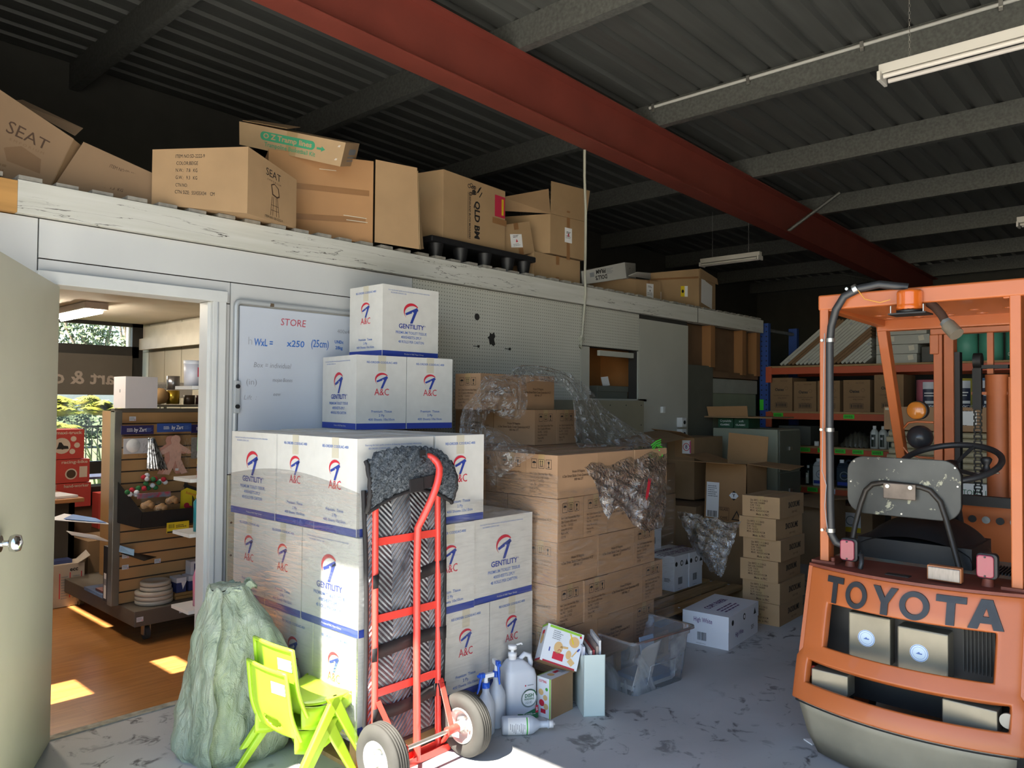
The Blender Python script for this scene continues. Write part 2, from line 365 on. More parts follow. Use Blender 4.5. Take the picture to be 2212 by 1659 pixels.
# wall between warehouse and shop: panels with thin dark joints over a backing
b = MB(); T0, T1 = W+0.012, W+0.10
for (x0, x1, z0, z1) in ((-0.2, 1.06, 0, 2.28), (1.06, 1.90, 2.03, 2.28), (1.90, 5.05, 0, 2.28), (5.05, 5.757, 0, 1.50), (5.05, 5.757, 1.951, 2.28), (5.757, 6.63, 0, 2.28)):
    b.box(x0, x1, T0, T1, z0, z1, GAP)
g = 0.003
for (x0, x1, z0, z1, mt) in ((-0.2, 1.05, 0, 2.28, PAINT), (1.05, 3.167, 2.104, 2.28, PAINT), (1.05, 1.94, 1.99, 2.104, PAINT),
        (1.904, 1.94, 0, 1.99, PAINT), (1.94, 3.167, 1.10, 2.104, PAINT), (1.94, 3.167, 0, 1.10, PAINT2), (3.167, 4.93, 0, 2.28, PEG), (4.93, 5.05, 0, 1.95, PAINT3), (4.93, 5.776, 1.951, 2.28, PEG),
        (5.05, 5.757, 0, 1.50, PAINT3), (5.776, 6.63, 0, 2.245, PAINT3), (5.757, 5.776, 0, 1.951, PAINT3)):
    b.box(x0+g, x1-g, W, W+0.0125, z0+g, z1-g, mt)
struct('wall_back', b)
b = MB()
for (x0, x1) in ((1.4, 1.41), ): pass
for (x, z, r) in ((3.75, 2.08, 0.024),): b.cyl((x, W-0.001, z), (x, W+0.0, z), r, GAP, n=24)
jag = [(0.02, 0.05), (0.035, 0.02), (0.02, 0.0), (0.035, -0.035), (0.015, -0.05), (-0.01, -0.035), (-0.02, -0.045), (-0.03, -0.005), (-0.045, 0.01), (-0.025, 0.02), (-0.02, 0.045), (0.0, 0.035)]
b.prism([(3.9+x, 1.935+z) for x, z in jag], W-0.001, W, GAP, 'y')
for x in (3.74, 4.06): b.box(x-0.025, x+0.02, W-0.001, W, 1.872, 1.877, GAP); b.cyl((x+0.024, W-0.006, 1.875), (x+0.024, W, 1.875), 0.009, GAP)
for z in (1.02, 0.85, 0.68, 0.47): b.cyl((1.965, W-0.003, z), (1.965, W, z), 0.006, INKBR, n=8)
struct('trim_2', b)
# top beam
b = MB(); b.box(0.96, 8.22, W-0.035, W+0.06, 2.283, 2.425, BEAMW); b.box(6.75, 6.757, W-0.037, W-0.034, 2.283, 2.425, GAP)
b.box(-0.2, 0.96, W-0.03, W+0.05, 2.283, 2.42, mat('raw_pine', '#b98a4e', 0.8, var=0.2, scale=6, stretch=(0.3, 1, 4)))
struct('beam_1', b, bevel=0.003)
# deck boards on top of the shop (their ends show over the beam)
b = MB(); x = 0.37; rr = random.Random(3)
SLAT = mat('weathered_slat', '#8d8980', 0.8, var=0.3, scale=30)
while x < 8.1:
    b.box(x, x+0.09, W-0.02-rr.uniform(0, .02), W+2.6, 2.427, 2.445, SLAT); x += 0.148
struct('floor_loft', b)
b = MB(); b.box(0.36, 3.47, W+0.101, 8.9, 2.30, 2.40, mat('shop_ceiling_paint', '#cfc6b8', 0.8, var=0.03)); struct('ceiling_shop', b)
b = MB(); b.box(3.47, 13.7, W+2.6, W+2.7, 0, 4.0, DARKWALL); b.box(3.56, 8.3, W+0.9, W+0.95, 0, 2.4, DARKW); b.box(-0.3, 3.6, W+2.6, W+2.7, 2.41, 4.05, DARKWALL); struct('wall_left', b)
# recess beyond the sheeted wall
b = MB(); b.box(6.64, 7.16, W+0.02, W+0.06, 0, 1.87, mat('dark_board', '#54544a', 0.8, var=0.1))
b.box(6.64, 8.22, W+0.10, W+0.14, 1.75, 2.283, DARKW)
struct('wall_recess', b)
b = MB()
for x in (7.08, 7.78, 8.12): b.box(x, x+0.09, W+0.0, W+0.10, 1.86 if x < 7.1 else 1.80, 2.283, STUD)
b.box(7.16, 8.22, W+0.03, W+0.12, 1.76, 1.82, DARKW)
struct('trim_3', b)
GRB = mat('pale_green_board', '#7e8672', 0.7, var=0.08)
b = MB(); b.box(7.18, 8.2, W+0.045, W+0.075, 0, 1.75, GRB)
b.box(7.18, 8.2, W+0.03, W+0.045, 1.60, 1.745, mat('grey_green_trim', '#8d9088', 0.7)); struct('trim_4', b)

# door frame and jamb of the shop doorway
DOORW = mat('door_frame_white', '#cfd0ce', 0.45, var=0.05)
b = MB(); b.box(1.835, 1.905, W-0.03, W+0.11, 0, 2.03, DOORW); b.box(1.82, 1.84, W+0.0, W+0.09, 0, 1.99, DOORW); b.box(1.045, 1.91, W-0.034, W+0.115, 1.992, 2.048, DOORW)
b.box(1.03, 1.10, W-0.03, W+0.11, 0, 2.03, DOORW); b.box(1.855, 1.863, W-0.034, W-0.03, 0, 1.99, mat('jamb_shadow_line', '#a9acb0', 0.6)); struct('door_frame', b, bevel=0.004)
# the door leaf, swung open toward the room
ang = math.radians(180+61.5); hx, hy = 1.105, W-0.045
DLEAF = mat('door_leaf_cream', '#c3c2b0', 0.45, var=0.03)
d = thing('open_door', 'pale cream flush door swung open at the left edge of the doorway', 'door', (hx, hy, 0.006), ang)
b = MB(); b.box(0.0, 0.87, -0.02, 0.02, 0.0, 1.975, DLEAF); b.build('leaf', d, bevel=0.002)
for sgn in (1, -1):
    b = MB(); b.cyl((0.795, sgn*0.02, 0.99), (0.795, sgn*0.028, 0.99), 0.028, CHROME); b.cyl((0.795, sgn*0.028, 0.99), (0.795, sgn*0.07, 0.99), 0.011, CHROME)
    b.lathe([(0.012, 0.05), (0.026, 0.055), (0.031, 0.07), (0.026, 0.085), (0.004, 0.092)], (0.795, 0, 0.99), CHROME, axis='y') if sgn > 0 else b.lathe([(0.004, -0.092), (0.026, -0.085), (0.031, -0.07), (0.026, -0.055), (0.012, -0.05)], (0.795, 0, 0.99), CHROME, axis='y')
    b.build('door_knob', d)

# niche in the wall with a shelf
b = MB(); b.box(5.03, 6.3, W+0.60, W+0.63, 1.2, 2.1, ORW); b.box(5.0, 5.03, W+0.1, W+0.63, 1.2, 2.1, ORW); b.box(6.02, 6.05, W+0.1, W+0.6, 1.2, 2.1, mat('orange_ply_light', '#ad7440', 0.7, var=0.1)); b.box(5.03, 6.02, W+0.1, W+0.6, 2.05, 2.08, ORW)
struct('wall_niche', b)
b = MB(); b.box(5.05, 5.90, W-0.0, W+0.5, 1.505, 1.525, PAINT3); struct('trim_5', b)
b = MB(); b.box(5.22, 5.72, W+0.02, W+0.05, 1.885, 1.93, PAINT3); struct('trim_6', b)

# roof: ribbed sheet running down the slope, purlins, rafter, walls
SL = 0.0265
def rz(x): return 4.08-SL*x
b = MB(); prof = []; y = -4.2
while y < 7.2:
    prof += [(y, 0), (y+0.125, 0), (y+0.14, 0.035), (y+0.17, 0.035), (y+0.185, 0)]; y += 0.19
V = [(-0.5, p, rz(-0.5)+q) for p, q in prof]+[(13.72, p, rz(13.72)+q) for p, q in prof]; n = len(prof)
b.add(V, [(i, i+1, n+i+1, n+i) for i in range(n-1)], ROOF); o = struct('roof', b)
b = MB(); b.box(-0.5, 13.8, -4.2, 7.3, 4.22, 4.26, mat('roof_outer', '#9a9c98', 0.6)); b.v = [(x, y, z-SL*x) for x, y, z in b.v]; struct('roof_outer', b)
for k in range(9):
    x = 0.25+1.70*k if k != 8 else 13.4
    zb = 3.885-SL*x; x0 = x
    b = MB(); prof = [(0, 0), (0.0, 0.195), (0.07, 0.195), (0.07, 0.18), (0.003, 0.18), (0.003, 0.015), (0.07, 0.015), (0.07, 0)]
    b.prism([(x0+p, zb+q) for p, q in prof], -4.2, 7.2, PURL, 'y')
    V = b.v; n = 8; b.v = [(v[0], v[1], v[2]) for v in V]; struct('purlin', b)
b = MB()
def ib(x, dz): return (x, 3.51-SL*x+dz)
for (y0, y1, z0, z1) in ((3.34, 3.50, 0, 0.012), (3.34, 3.50, 0.363, 0.375), (3.414, 3.426, 0.01, 0.365)):
    b.hexa([(-0.2, y0, 3.515+z0), (13.7, y0, 3.152+z0), (13.7, y1, 3.152+z0), (-0.2, y1, 3.515+z0), (-0.2, y0, 3.515+z1), (13.7, y0, 3.152+z1), (13.7, y1, 3.152+z1), (-0.2, y1, 3.515+z1)], RED)
struct('rafter', b)
b = MB()
for (x, y0, z0, y1, z1) in ((7.95, 3.40, 3.31, 2.85, 3.66), (11.6, 3.46, 3.22, 4.1, 3.42)): b.tube([(x, y0, z0), (x+0.06, y1, z1)], 0.018, PURL, n=6)
struct('rafter_brace', b)
b = MB(); b.box(13.7, 13.8, -4.2, 7.2, 0, 3.70, DARKWALL); struct('wall_far', b)
b = MB(); b.box(-0.2, 13.7, -4.3, -4.2, 0, 4.1, DARKWALL); struct('wall_right', b)
# street-side wall with the roller door opening (sun comes through it)
b = MB(); BW = mat('besser_block_wall', '#b9b6ac', 0.8, var=0.1)
b.box(-0.3, -0.2, 2.79, W+0.1, 0, 3.9, BW); b.box(-0.3, -0.2, -4.3, 2.79, 3.676, 4.1, BW); b.box(-0.3, -0.2, -4.3, -3.6, 0, 3.676, BW); b.box(0.30, 0.40, W+0.101, 7.3, 2.41, 4.1, BW)
struct('wall_street', b)
# unseen shop front: open slots shaped to throw sun patches on the timber floor
b = MB(); X0, X1 = 0.30, 0.36; SF = mat('shopfront_frame', '#3a3836', 0.5)
def sfz(x): return (x-X1)*1.3333
zs = [(0.0, 0.55), (sfz(1.454), sfz(1.853)), (sfz(1.983), 2.32)]
b.box(X0, X1, W+0.1, 9.0, 0, 0.9, SF); b.box(X0, X1, W+0.1, 9.0, sfz(1.454)+0.08, sfz(1.853), SF); b.box(X0, X1, W+0.1, 5.37, sfz(1.983)+0.08, 2.32, SF); b.box(X0, X1, 5.37, 9.0, sfz(1.956)+0.08, 2.32, SF)
b.box(X0, X1, W+0.1, 4.215, 0.9, 2.32, SF); b.box(X0, X1, 4.50, 5.37, 0.9, 2.32, SF); b.box(X0, X1, 5.37, 9.0, 0.9, sfz(1.925), SF); b.box(X0, X1, 6.42, 9.0, 0.9, 2.32, SF)
struct('wall_shopfront', b)
# shop back corner and right wall
SW = mat('shop_wall_cream', '#a9a394', 0.8, var=0.05)
b = MB(); b.box(3.47, 3.56, W+0.101, 9.1, 0, 2.3, SW); b.box(3.36, 3.47, 8.86, 8.96, 0, 2.3, SW)
for z in (0.4, 0.8, 1.2, 1.6, 2.0): b.box(3.466, 3.47, 5.0, 8.86, z, z+0.006, mat('block_joint', '#8b8678', 0.9))
for y in (5.4, 5.8, 6.2, 6.6, 7.0, 7.4, 7.8, 8.2, 8.6): b.box(3.466, 3.47, y, y+0.006, 0, 2.3, MATS['block_joint'])
struct('wall_shop_right', b)
b = MB(); b.box(3.40, 3.468, 4.6, 8.75, 2.14, 2.27, mat('blind_box', '#c9c4b8', 0.6)); b.box(3.36, 3.40, 4.6, 8.7, 2.02, 2.14, MATS['blind_box']); struct('trim_7', b)
# window wall of the shop
FR = mat('window_frame_black', '#1c1a18', 0.5)
b = MB(); yw = 8.6
for (x0, x1, z0, z1) in ((0.36, 3.36, 1.93, 2.05), (3.29, 3.40, 0.0, 2.30), (0.36, 3.4, 0.66, 0.84), (0.36, 3.36, 0.0, 0.1), (0.36, 0.45, 0, 2.3), (0.36, 3.4, 2.262, 2.30)): b.box(x0, x1, yw, yw+0.06, z0, z1, FR)
struct('window_1', b)
PANE = film('window_pane', '#c8d4d8', 0.03, 0.02, 0.0, 2, gl=0.12)
b = MB(); b.box(0.4, 3.3, yw+0.025, yw+0.031, 0.1, 2.26, PANE); struct('window_2', b)
sg = thing('sign_panel', 'dark window panel with grey reversed lettering reading art & craft', 'sign', (2.4, yw-0.03, 1.53))
b = MB(); SG = mat('sign_brown_film', '#4a453e', 0.7, var=0.05); b.box(-2.0, 0.88, -0.004, 0.0, 0.0, 0.42, SG); b.build('panel', sg)
b = MB(); b.face_items((-2.0, -0.005, 0), (0.80, -0.005, 0), (0.80, -0.005, 0.37), (-2.0, -0.005, 0.37), [('t', 'art & craft', (2.0+0.28)/2.8, 0.46, 0.19, mat('sign_letter_grey', '#8a8078', 0.7), {'mir': 1, 'b': 0.02, 'w': 0.85})]); b.build('lettering', sg)
# ================================================================ white toilet-tissue cartons
def logo(u, v, s):
    """red sweeping crescent over a slanted blue stroke figure; s = height"""
    A = []
    n_ = 16
    for i in range(n_+1):
        t = math.radians(35+(225-35)*i/n_); k = math.sin(PI*i/n_); A.append((0.50*math.cos(t)*s, 0.42*math.sin(t)*s+0.08*s))
    for i in range(n_, -1, -1):
        t = math.radians(35+(225-35)*i/n_); k = math.sin(PI*min(1, i/n_*1.05+0.02)); w = 0.03+0.11*k; A.append(((0.50-w)*math.cos(t)*s-0.01*s, (0.42-w)*math.sin(t)*s+0.07*s))
    out = []
    for i in range(n_): out.append(('p', u, v, [A[i], A[i+1], A[2*n_-i], A[2*n_+1-i]], INKR))
    out += [('p', u, v, [(-0.40*s, -0.02*s), (0.34*s, 0.30*s), (0.44*s, 0.16*s), (-0.34*s, -0.12*s)], INKB),
            ('p', u, v, [(0.20*s, 0.16*s), (0.42*s, 0.24*s), (0.06*s, -0.50*s), (-0.10*s, -0.50*s)], INKB),
            ('p', u, v, [(0.0, 0.06*s), (0.10*s, 0.08*s), (0.10*s, -0.05*s)], WCARD, 3)]
    return out
def gent_face():
    return logo(0.5, 0.63, 0.115) + [('t', 'GENTILITY', 0.5, 0.435, 0.036, INKB, {'b': 0.02, 'w': 0.185}), ('t', 'PREMIUM TOILET TISSUE', 0.5, 0.345, 0.021, INKL, {'w': 0.225, 'b': 0.01}),
        ('t', '400SHEETS-2PLY', 0.5, 0.280, 0.021, INKL, {'w': 0.15, 'b': 0.01}), ('t', '48 ROLLS PER CARTON', 0.5, 0.215, 0.021, INKL, {'w': 0.185, 'b': 0.01}), ('t', '®', 0.745, 0.46, 0.012, INKB),
        ('t', 'Sourcing the best quality products & fostering sincere business relationships', 0.46, 0.93, 0.010, INKL, {'w': 0.30}), ('t', 'RE-ORDER CODE:AC-400', 0.27, 0.895, 0.010, INKL, {'w': 0.11}),
        ('r', 0.5, 0.04, 0.405, 0.032, INKB), ('t', 'Product of A&C Paper Group', 0.55, 0.042, 0.012, WCARD, {'w': 0.14, 'o': 3})]
def ac_face():
    return logo(0.5, 0.66, 0.085) + [('t', 'A&C', 0.5, 0.50, 0.052, INKR, {'w': 0.088}), ('t', 'RE-ORDER CODE:AC-400', 0.5, 0.905, 0.016, INKL, {'w': 0.185, 'b': 0.015}),
        ('t', 'Premium  Tissue', 0.5, 0.24, 0.018, INKL, {'w': 0.125, 'b': 0.012}), ('t', '2 Ply', 0.5, 0.185, 0.018, INKL, {'w': 0.035, 'b': 0.012}), ('t', '400 Sheets 10x10cm', 0.5, 0.13, 0.018, INKL, {'w': 0.16, 'b': 0.012}),
        ('r', 0.5, 0.04, 0.30, 0.032, INKB)]
def tape_u(b, hw, t, top, low, m):
    e = 0.0009; P = [(-hw-e, low), (-hw-e, top+e), (hw+e, top+e), (hw+e, low)]
    V = [(x, y, z) for x, z in P for y in (-t, t)]
    b.add(V, [(2*i, 2*i+2, 2*i+3, 2*i+1) for i in range(3)], m)
GW, GD, GH = 0.408, 0.303, 0.396
def make_gent():
    b = MB(); g_, a_ = gent_face(), ac_face(); b.carton(GW, GD, GH, WCARD, {0: g_, 1: a_, 2: g_, 3: a_})
    o = b.build('tissue_carton', bevel=0)
    b = MB()
    tape_u(b, GW/2, 0.024, GH, GH-0.085, TAPEW); b.build('tape', o)
    return o
gent0 = make_gent(); g_used = [0]
def gent(cx, cy, z, rz, label, group=None):
    cat = 'carton'
    if not g_used[0]:
        g_used[0] = 1; gent0.location = (cx, cy, z); gent0.rotation_euler = (0, 0, rz); tag(gent0, label, cat, group); return gent0
    o = dup(gent0, (cx, cy, z), rz, label)
    if group: o['group'] = group
    elif 'group' in o: del o['group']
    return o
R90 = PI/2; GRP = 'white tissue cartons on the wrapped pallet'
rj = random.Random(5)
def layer(z, items):
    for (x0, x1, y0, y1, rot, label) in items:
        gent((x0+x1)/2+rj.uniform(-.003, .003), (y0+y1)/2+rj.uniform(-.003, .003), z, (R90 if rot else 0)+rj.uniform(-.006, .006), label, GRP)
hid = 'white tissue carton inside the wrapped pallet stack, seen only from above'
layer(0.940, [(1.856, 2.264, 2.56, 2.863, 0, 'white tissue carton at the near corner of the top layer, behind the pad'),
    (1.856, 2.264, 2.868, 3.171, 0, 'white tissue carton with red letters, middle of the left side in the top pallet layer'),
    (1.856, 2.159, 3.18, 3.588, 1, 'white tissue carton at the wall end of the top layer, under the whiteboard'),
    (2.278, 2.581, 2.56, 2.968, 1, 'white tissue carton just right of the hand truck pad in the top layer'),
    (2.278, 2.581, 2.975, 3.383, 1, hid), (2.18, 2.588, 3.39, 3.693, 0, hid)])
layer(0.542, [(1.856, 2.159, 2.535, 2.943, 1, 'white tissue carton with a sunlit patch across its blue wording, middle layer near corner'),
    (1.856, 2.264, 2.95, 3.253, 0, 'white tissue carton above the woven sack, middle layer, second from the sunlit corner'),
    (1.856, 2.264, 3.26, 3.563, 0, 'white tissue carton nearest the doorway jamb in the middle layer'),
    (2.208, 2.511, 2.55, 2.958, 1, 'white tissue carton half hidden by the right edge of the hand truck, middle layer'),
    (2.516, 2.924, 2.555, 2.858, 0, 'white tissue carton with large blue wording at the right end of the middle layer'),
    (2.516, 2.924, 2.865, 3.168, 0, 'white tissue carton behind the right end carton of the middle layer'), (2.516, 2.924, 3.175, 3.478, 0, 'white tissue carton against the brown pallet stack, rear of the middle layer')])
layer(0.148, [(1.856, 2.264, 2.55, 2.853, 0, 'white tissue carton at the sunlit near corner of the bottom layer on the pallet'),
    (1.856, 2.264, 2.86, 3.163, 0, 'white tissue carton behind the green chairs and sack in the bottom layer'), (1.856, 2.264, 3.17, 3.473, 0, 'white tissue carton hidden behind the woven sack, bottom layer'),
    (2.316, 2.619, 2.55, 2.958, 1, 'white tissue carton behind the spray bottles in the bottom layer'),
    (2.624, 2.927, 2.55, 2.958, 1, 'white tissue carton behind the dish liquid jug at the right end of the bottom layer')])
a_ = math.radians(-8.5); ca, sa = math.cos(a_), math.sin(a_); nx, ny = 2.415, 3.345
def off(i, j): return (nx+ca*i-sa*j, ny+sa*i+ca*j)
x, y = off(0.152, 0.206); gent(x, y, 1.338, R90+a_, 'white tissue carton on the left of the pair atop the pallet stack')
x, y = off(0.459, 0.206); gent(x, y, 1.338, R90+a_, 'white tissue carton with red letters, right of the pair on top of the pallet stack')
gent(2.60+GW/2, 3.37+GD/2, 1.737, 0.0, 'topmost white tissue carton standing alone above the pair')

# wooden pallets
PINE = mat('pallet_pine', '#a8875a', 0.85, var=0.3, scale=7, stretch=(0.4, 3, 1))
def pallet(name, x0, x1, y0, y1, h, label, along='x', n=7, m=PINE, group=None):
    t = thing(name, label, 'pallet', ((x0+x1)/2, (y0+y1)/2, 0), 0, group); ox = ((x0+x1)/2, (y0+y1)/2, 0)
    for k in range(n):
        a0, a1 = (y0, y1) if along == 'x' else (x0, x1); w = (a1-a0)/(n*1.35); p = a0+(a1-a0-w)*k/(n-1); b = MB()
        if along == 'x': b.box(x0, x1, p, p+w, h-0.018, h, m)
        else: b.box(p, p+w, y0, y1, h-0.018, h, m)
        b.build('deck_board', t, off=ox, bevel=0.002)
    for k in range(3):
        b = MB()
        if along == 'x': p = x0+(x1-x0-0.045)*k/2; b.box(p, p+0.045, y0, y1, 0.018, h-0.018, m)
        else: p = y0+(y1-y0-0.045)*k/2; b.box(x0, x1, p, p+0.045, 0.018, h-0.018, m)
        b.build('bearer', t, off=ox)
    for k in range(3):
        b = MB()
        if along == 'x': p = y0+(y1-y0-0.1)*k/2; b.box(x0, x1, p, p+0.1, 0, 0.018, m)
        else: p = x0+(x1-x0-0.1)*k/2; b.box(p, p+0.1, y0, y1, 0, 0.018, m)
        b.build('base_board', t, off=ox)
    return t
pallet('wooden_pallet', 1.87, 2.99, 2.56, 3.72, 0.146, 'pine pallet under the wrapped white tissue cartons', 'y')
pallet('wooden_pallet', 2.99, 4.02, 2.43, 3.60, 0.146, 'pine pallet under the tall wrapped stack of brown wipes cartons', 'x')
pallet('wooden_pallet', 4.12, 5.42, 2.62, 3.75, 0.135, 'empty-fronted timber pallet between the brown stack and the stacked baby wipes cartons', 'x', 8)

# ================================================================ brown baby-wipes cartons
PW, PD, PH = 0.335, 0.208, 0.2135
def umbrella(u, v, s):
    return [('frame', u, v, s, s*1.25, 0.0018, INKK), ('p', u, v, [(0.36*s*math.cos(math.radians(t)), 0.05*s+0.28*s*math.sin(math.radians(t))) for t in range(0, 181, 20)], INKK), ('r', u, v-0.08*s/0.2, 0.002, 0.45*s, INKK, 2)]
def arrows(u, v, s):
    o = [('frame', u, v, s, s*1.25, 0.0018, INKK), ('r', u, v-0.36*s/PH, 0.6*s, 0.003, INKK, 2)]
    for dx in (-0.17, 0.17): o += [('r', u+dx*s/PD, v, 0.09*s, 0.55*s, INKK, 2), ('p', u+dx*s/PD, v+0.30*s/PH, [(-0.14*s, 0), (0.14*s, 0), (0, 0.2*s)], INKK)]
    return o
def glass(u, v, s):
    return [('frame', u, v, s, s*1.25, 0.0018, INKK), ('p', u, v+0.12*s/PH, [(-0.2*s, 0.25*s), (0.2*s, 0.25*s), (0.14*s, -0.05*s), (0.03*s, -0.15*s), (-0.03*s, -0.15*s), (-0.14*s, -0.05*s)], INKK), ('r', u, v-0.2*s/PH, 0.002+0.04*s, 0.4*s, INKK, 2), ('r', u, v-0.42*s/PH, 0.3*s, 0.004, INKK, 2)]
def qface():
    s = 0.036
    o = umbrella(0.27, 0.78, s)+arrows(0.50, 0.78, s)+glass(0.73, 0.78, s)
    for i, (t_, w) in enumerate((('Item: Cubex Unscented Baby Wipes', 0.15), ('Qty: 12 packs of 80 sheets', 0.125), ('Net Wt:      5.6 KGS', 0.095), ('Gross Wt: 6.5 KGS', 0.09), ('Made In PRC', 0.06), ('CUT 90', 0.036))):
        o.append(('t', t_, 0.13+w/2/PD, 0.545-i*0.088, 0.017, INKBR, {'w': w, 'b': 0.0}))
    return o
def pface():
    return [('t', 'House Of Nappies', 0.5, 0.60, 0.019, INKBR, {'w': 0.105, 'b': 0.01}), ('t', '6 Dan Street Slacks Creek Queensland 4127', 0.5, 0.50, 0.020, INKBR, {'w': 0.26, 'b': 0.01}), ('t', '1800 466 277', 0.5, 0.41, 0.018, INKBR, {'w': 0.075, 'b': 0.01})]
b = MB(); P_, Q_ = pface(), qface(); b.carton(PW, PD, PH, CARD2, {0: P_, 1: Q_, 2: P_, 3: Q_}); wipes0 = b.build('wipes_carton')
b = MB()
tape_u(b, PW/2, 0.02, PH, PH-0.05, TAPE); b.build('tape', wipes0)
wu = [0]
def wipes(x0, y0, z, rot, label, jit=0.0, group=None):
    w, d = (PD, PW) if rot else (PW, PD); loc = (x0+w/2, y0+d/2, z); r = (R90 if rot else 0)+jit
    if not wu[0]: wu[0] = 1; o = wipes0; o.location = loc; o.rotation_euler = (0, 0, r); tag(o, label, 'carton', group)
    else:
        o = dup(wipes0, loc, r, label)
        if group: o['group'] = group
        elif 'group' in o: del o['group']
BG = 'brown wipes cartons on the wrapped pallet'; X_, Y_ = 2.950, 2.412
rows = {4: ([1], [0, 0, 0]), 3: ([0], [1, 1, 0, 1]), 2: ([1], [0, 0, 1]), 1: ([0], [1, 1, 0, 1]), 0: ([1], [0, 0, 1])}
nm = {4: 'top', 3: 'second', 2: 'middle', 1: 'fourth', 0: 'bottom'}
ordn = ['near corner', 'second from the near corner', 'third from the near corner', 'right end']
for k in range(5):
    z = 0.149+k*0.2160
    if k in (4, 2, 0):   # right face long sides, left face short sides
        kinds = {4: [0, 0, 0], 2: [0, 0, 1], 0: [0, 0, 1]}[k]
    else: kinds = [1, 1, 0, 1]
    x = X_
    for i, r_ in enumerate(kinds):
        jx = 0.004*((k*3+i) % 3-1)
        wipes(x, Y_+(0.0 if r_ == kinds[0] else 0.0)+0.002*((i+k) % 3)-(0.012 if (k, i) == (1, 1) else 0), z, r_, 'brown wipes carton, %s layer of the brown stack, front side, %s' % (nm[k], ordn[i] if i < len(kinds)-1 or len(kinds) < 4 else 'right end'), 0.0, BG)
        x += (PD if r_ else PW)+0.004
    # left side, running back to the wall
    y = Y_+(PW if kinds[0] else PD)+0.005; i = 1
    while y < 3.45:
        r_ = kinds[0]; wipes(X_+0.003*((i+k) % 2), y, z, r_, 'brown wipes carton, %s layer, %s behind the corner on the side beside the white cartons' % (nm[k], ['', 'first', 'second', 'third', 'fourth', 'fifth'][min(i, 5)]), 0.0, BG); y += (PW if r_ else PD)+0.004; i += 1
    if k == 4:
        y = Y_+PD+0.005; i = 1
        while y < 3.35:
            for xx, nn in ((X_+PW+0.004, 'centre'), (X_+2*PW+0.008, 'right')): wipes(xx, y, z, 0, 'brown wipes carton inside the top brown layer, %s column, %s row' % (nn, ['', 'second', 'third', 'fourth', 'fifth', 'sixth'][i]), 0.0, BG)
            y += PD+0.004; i += 1
# loose ones stacked on top, under the torn film
zt = 0.149+5*0.216; BG2 = 'brown wipes cartons loose on top of the brown stack'
from math import cos as c_, sin as s_
tt = math.radians(2); cx0, cy0 = 3.52, 3.06
def woff(i, j): return (cx0+c_(tt)*i-s_(tt)*j, cy0+s_(tt)*i+c_(tt)*j)
for (i, j, lv, r_, lb) in ((PD/2, PW/2, 0, 1, 'loose brown wipes carton with handling symbols, front left one on top of the brown stack'), (PD*1.5+0.006, PW/2, 0, 1, 'loose brown wipes carton with handling symbols, front right one on top of the brown stack'),
        (PD/2, PW*1.5+0.006, 0, 1, 'loose brown wipes carton behind the symbol cartons, nearer the white stack'), (PD*1.5+0.006, PW*1.5+0.006, 0, 1, 'loose brown wipes carton behind the symbol cartons, nearer the wall niche'),
        (PW/2+0.01, PD/2+0.12, 1, 0, 'uppermost loose brown wipes carton on the right, lettering facing out'), (-PW/2+0.0, PD/2+0.14, 1, 0, 'uppermost loose brown wipes carton on the left under the clear film')):
    x, y = woff(i, j); o = dup(wipes0, (x, y, zt+lv*0.215), (R90 if r_ else 0)+tt, lb); o['group'] = BG2

# ================================================================ SNOOKUMS carton stack, paper boxes
SW_, SD_, SH_ = 0.42, 0.265, 0.1425
b = MB(); f1 = []
for i, (t_, w) in enumerate((('Qty: 80PCS  X 12 BAGS', 0.125), ('Item code: SNK8009', 0.105), ('G.W:  7 KGS', 0.07), ('N. W:  6.6 KGS', 0.08), ('MEAS : 42X25X14.5CM', 0.13))): f1.append(('t', t_, 0.22+w/2/SD_, 0.80-i*0.125, 0.018, INKBR, {'w': w, 'b': 0.01}))
f1.append(('t', 'Made  in PRC', 0.55, 0.13, 0.020, INKBR, {'w': 0.09, 'b': 0.015}))
f2 = [('t', 'SNOOKUMS', 0.58, 0.55, 0.055, INKK, {'w': 0.20, 'b': 0.02}), ('t', 'BABY WIPES', 0.60, 0.20, 0.02, INKF, {'w': 0.09, 'b': 0.01})]
b.carton(SW_, SD_, SH_, CARD, {0: f2, 1: f1, 2: f2, 3: f1}); sn0 = b.build('baby_wipes_carton')
b = MB()
tape_u(b, SW_/2, 0.022, SH_, 0.0, TAPE); b.build('tape', sn0)
names = ['bottom', 'second from the floor', 'third from the floor', 'fourth from the floor', 'fifth from the floor', 'topmost']
for k in range(6):
    loc = (5.225+[0, .012, -.006, .008, -.012, 0.002][k], 2.325+[0, -.005, .012, -.008, .006, -0.004][k], k*0.1435); rr_ = [0.03, 0.0, 0.05, 0.02, -0.02, 0.02][k]
    lb = 'bold black lettered brown carton, %s, in the stack left of the forklift' % names[k]
    if k == 0: sn0.location = loc; sn0.rotation_euler = (0, 0, rr_); tag(sn0, lb, 'carton', 'baby wipes cartons stacked left of the forklift')
    else: dup(sn0, loc, rr_, lb)

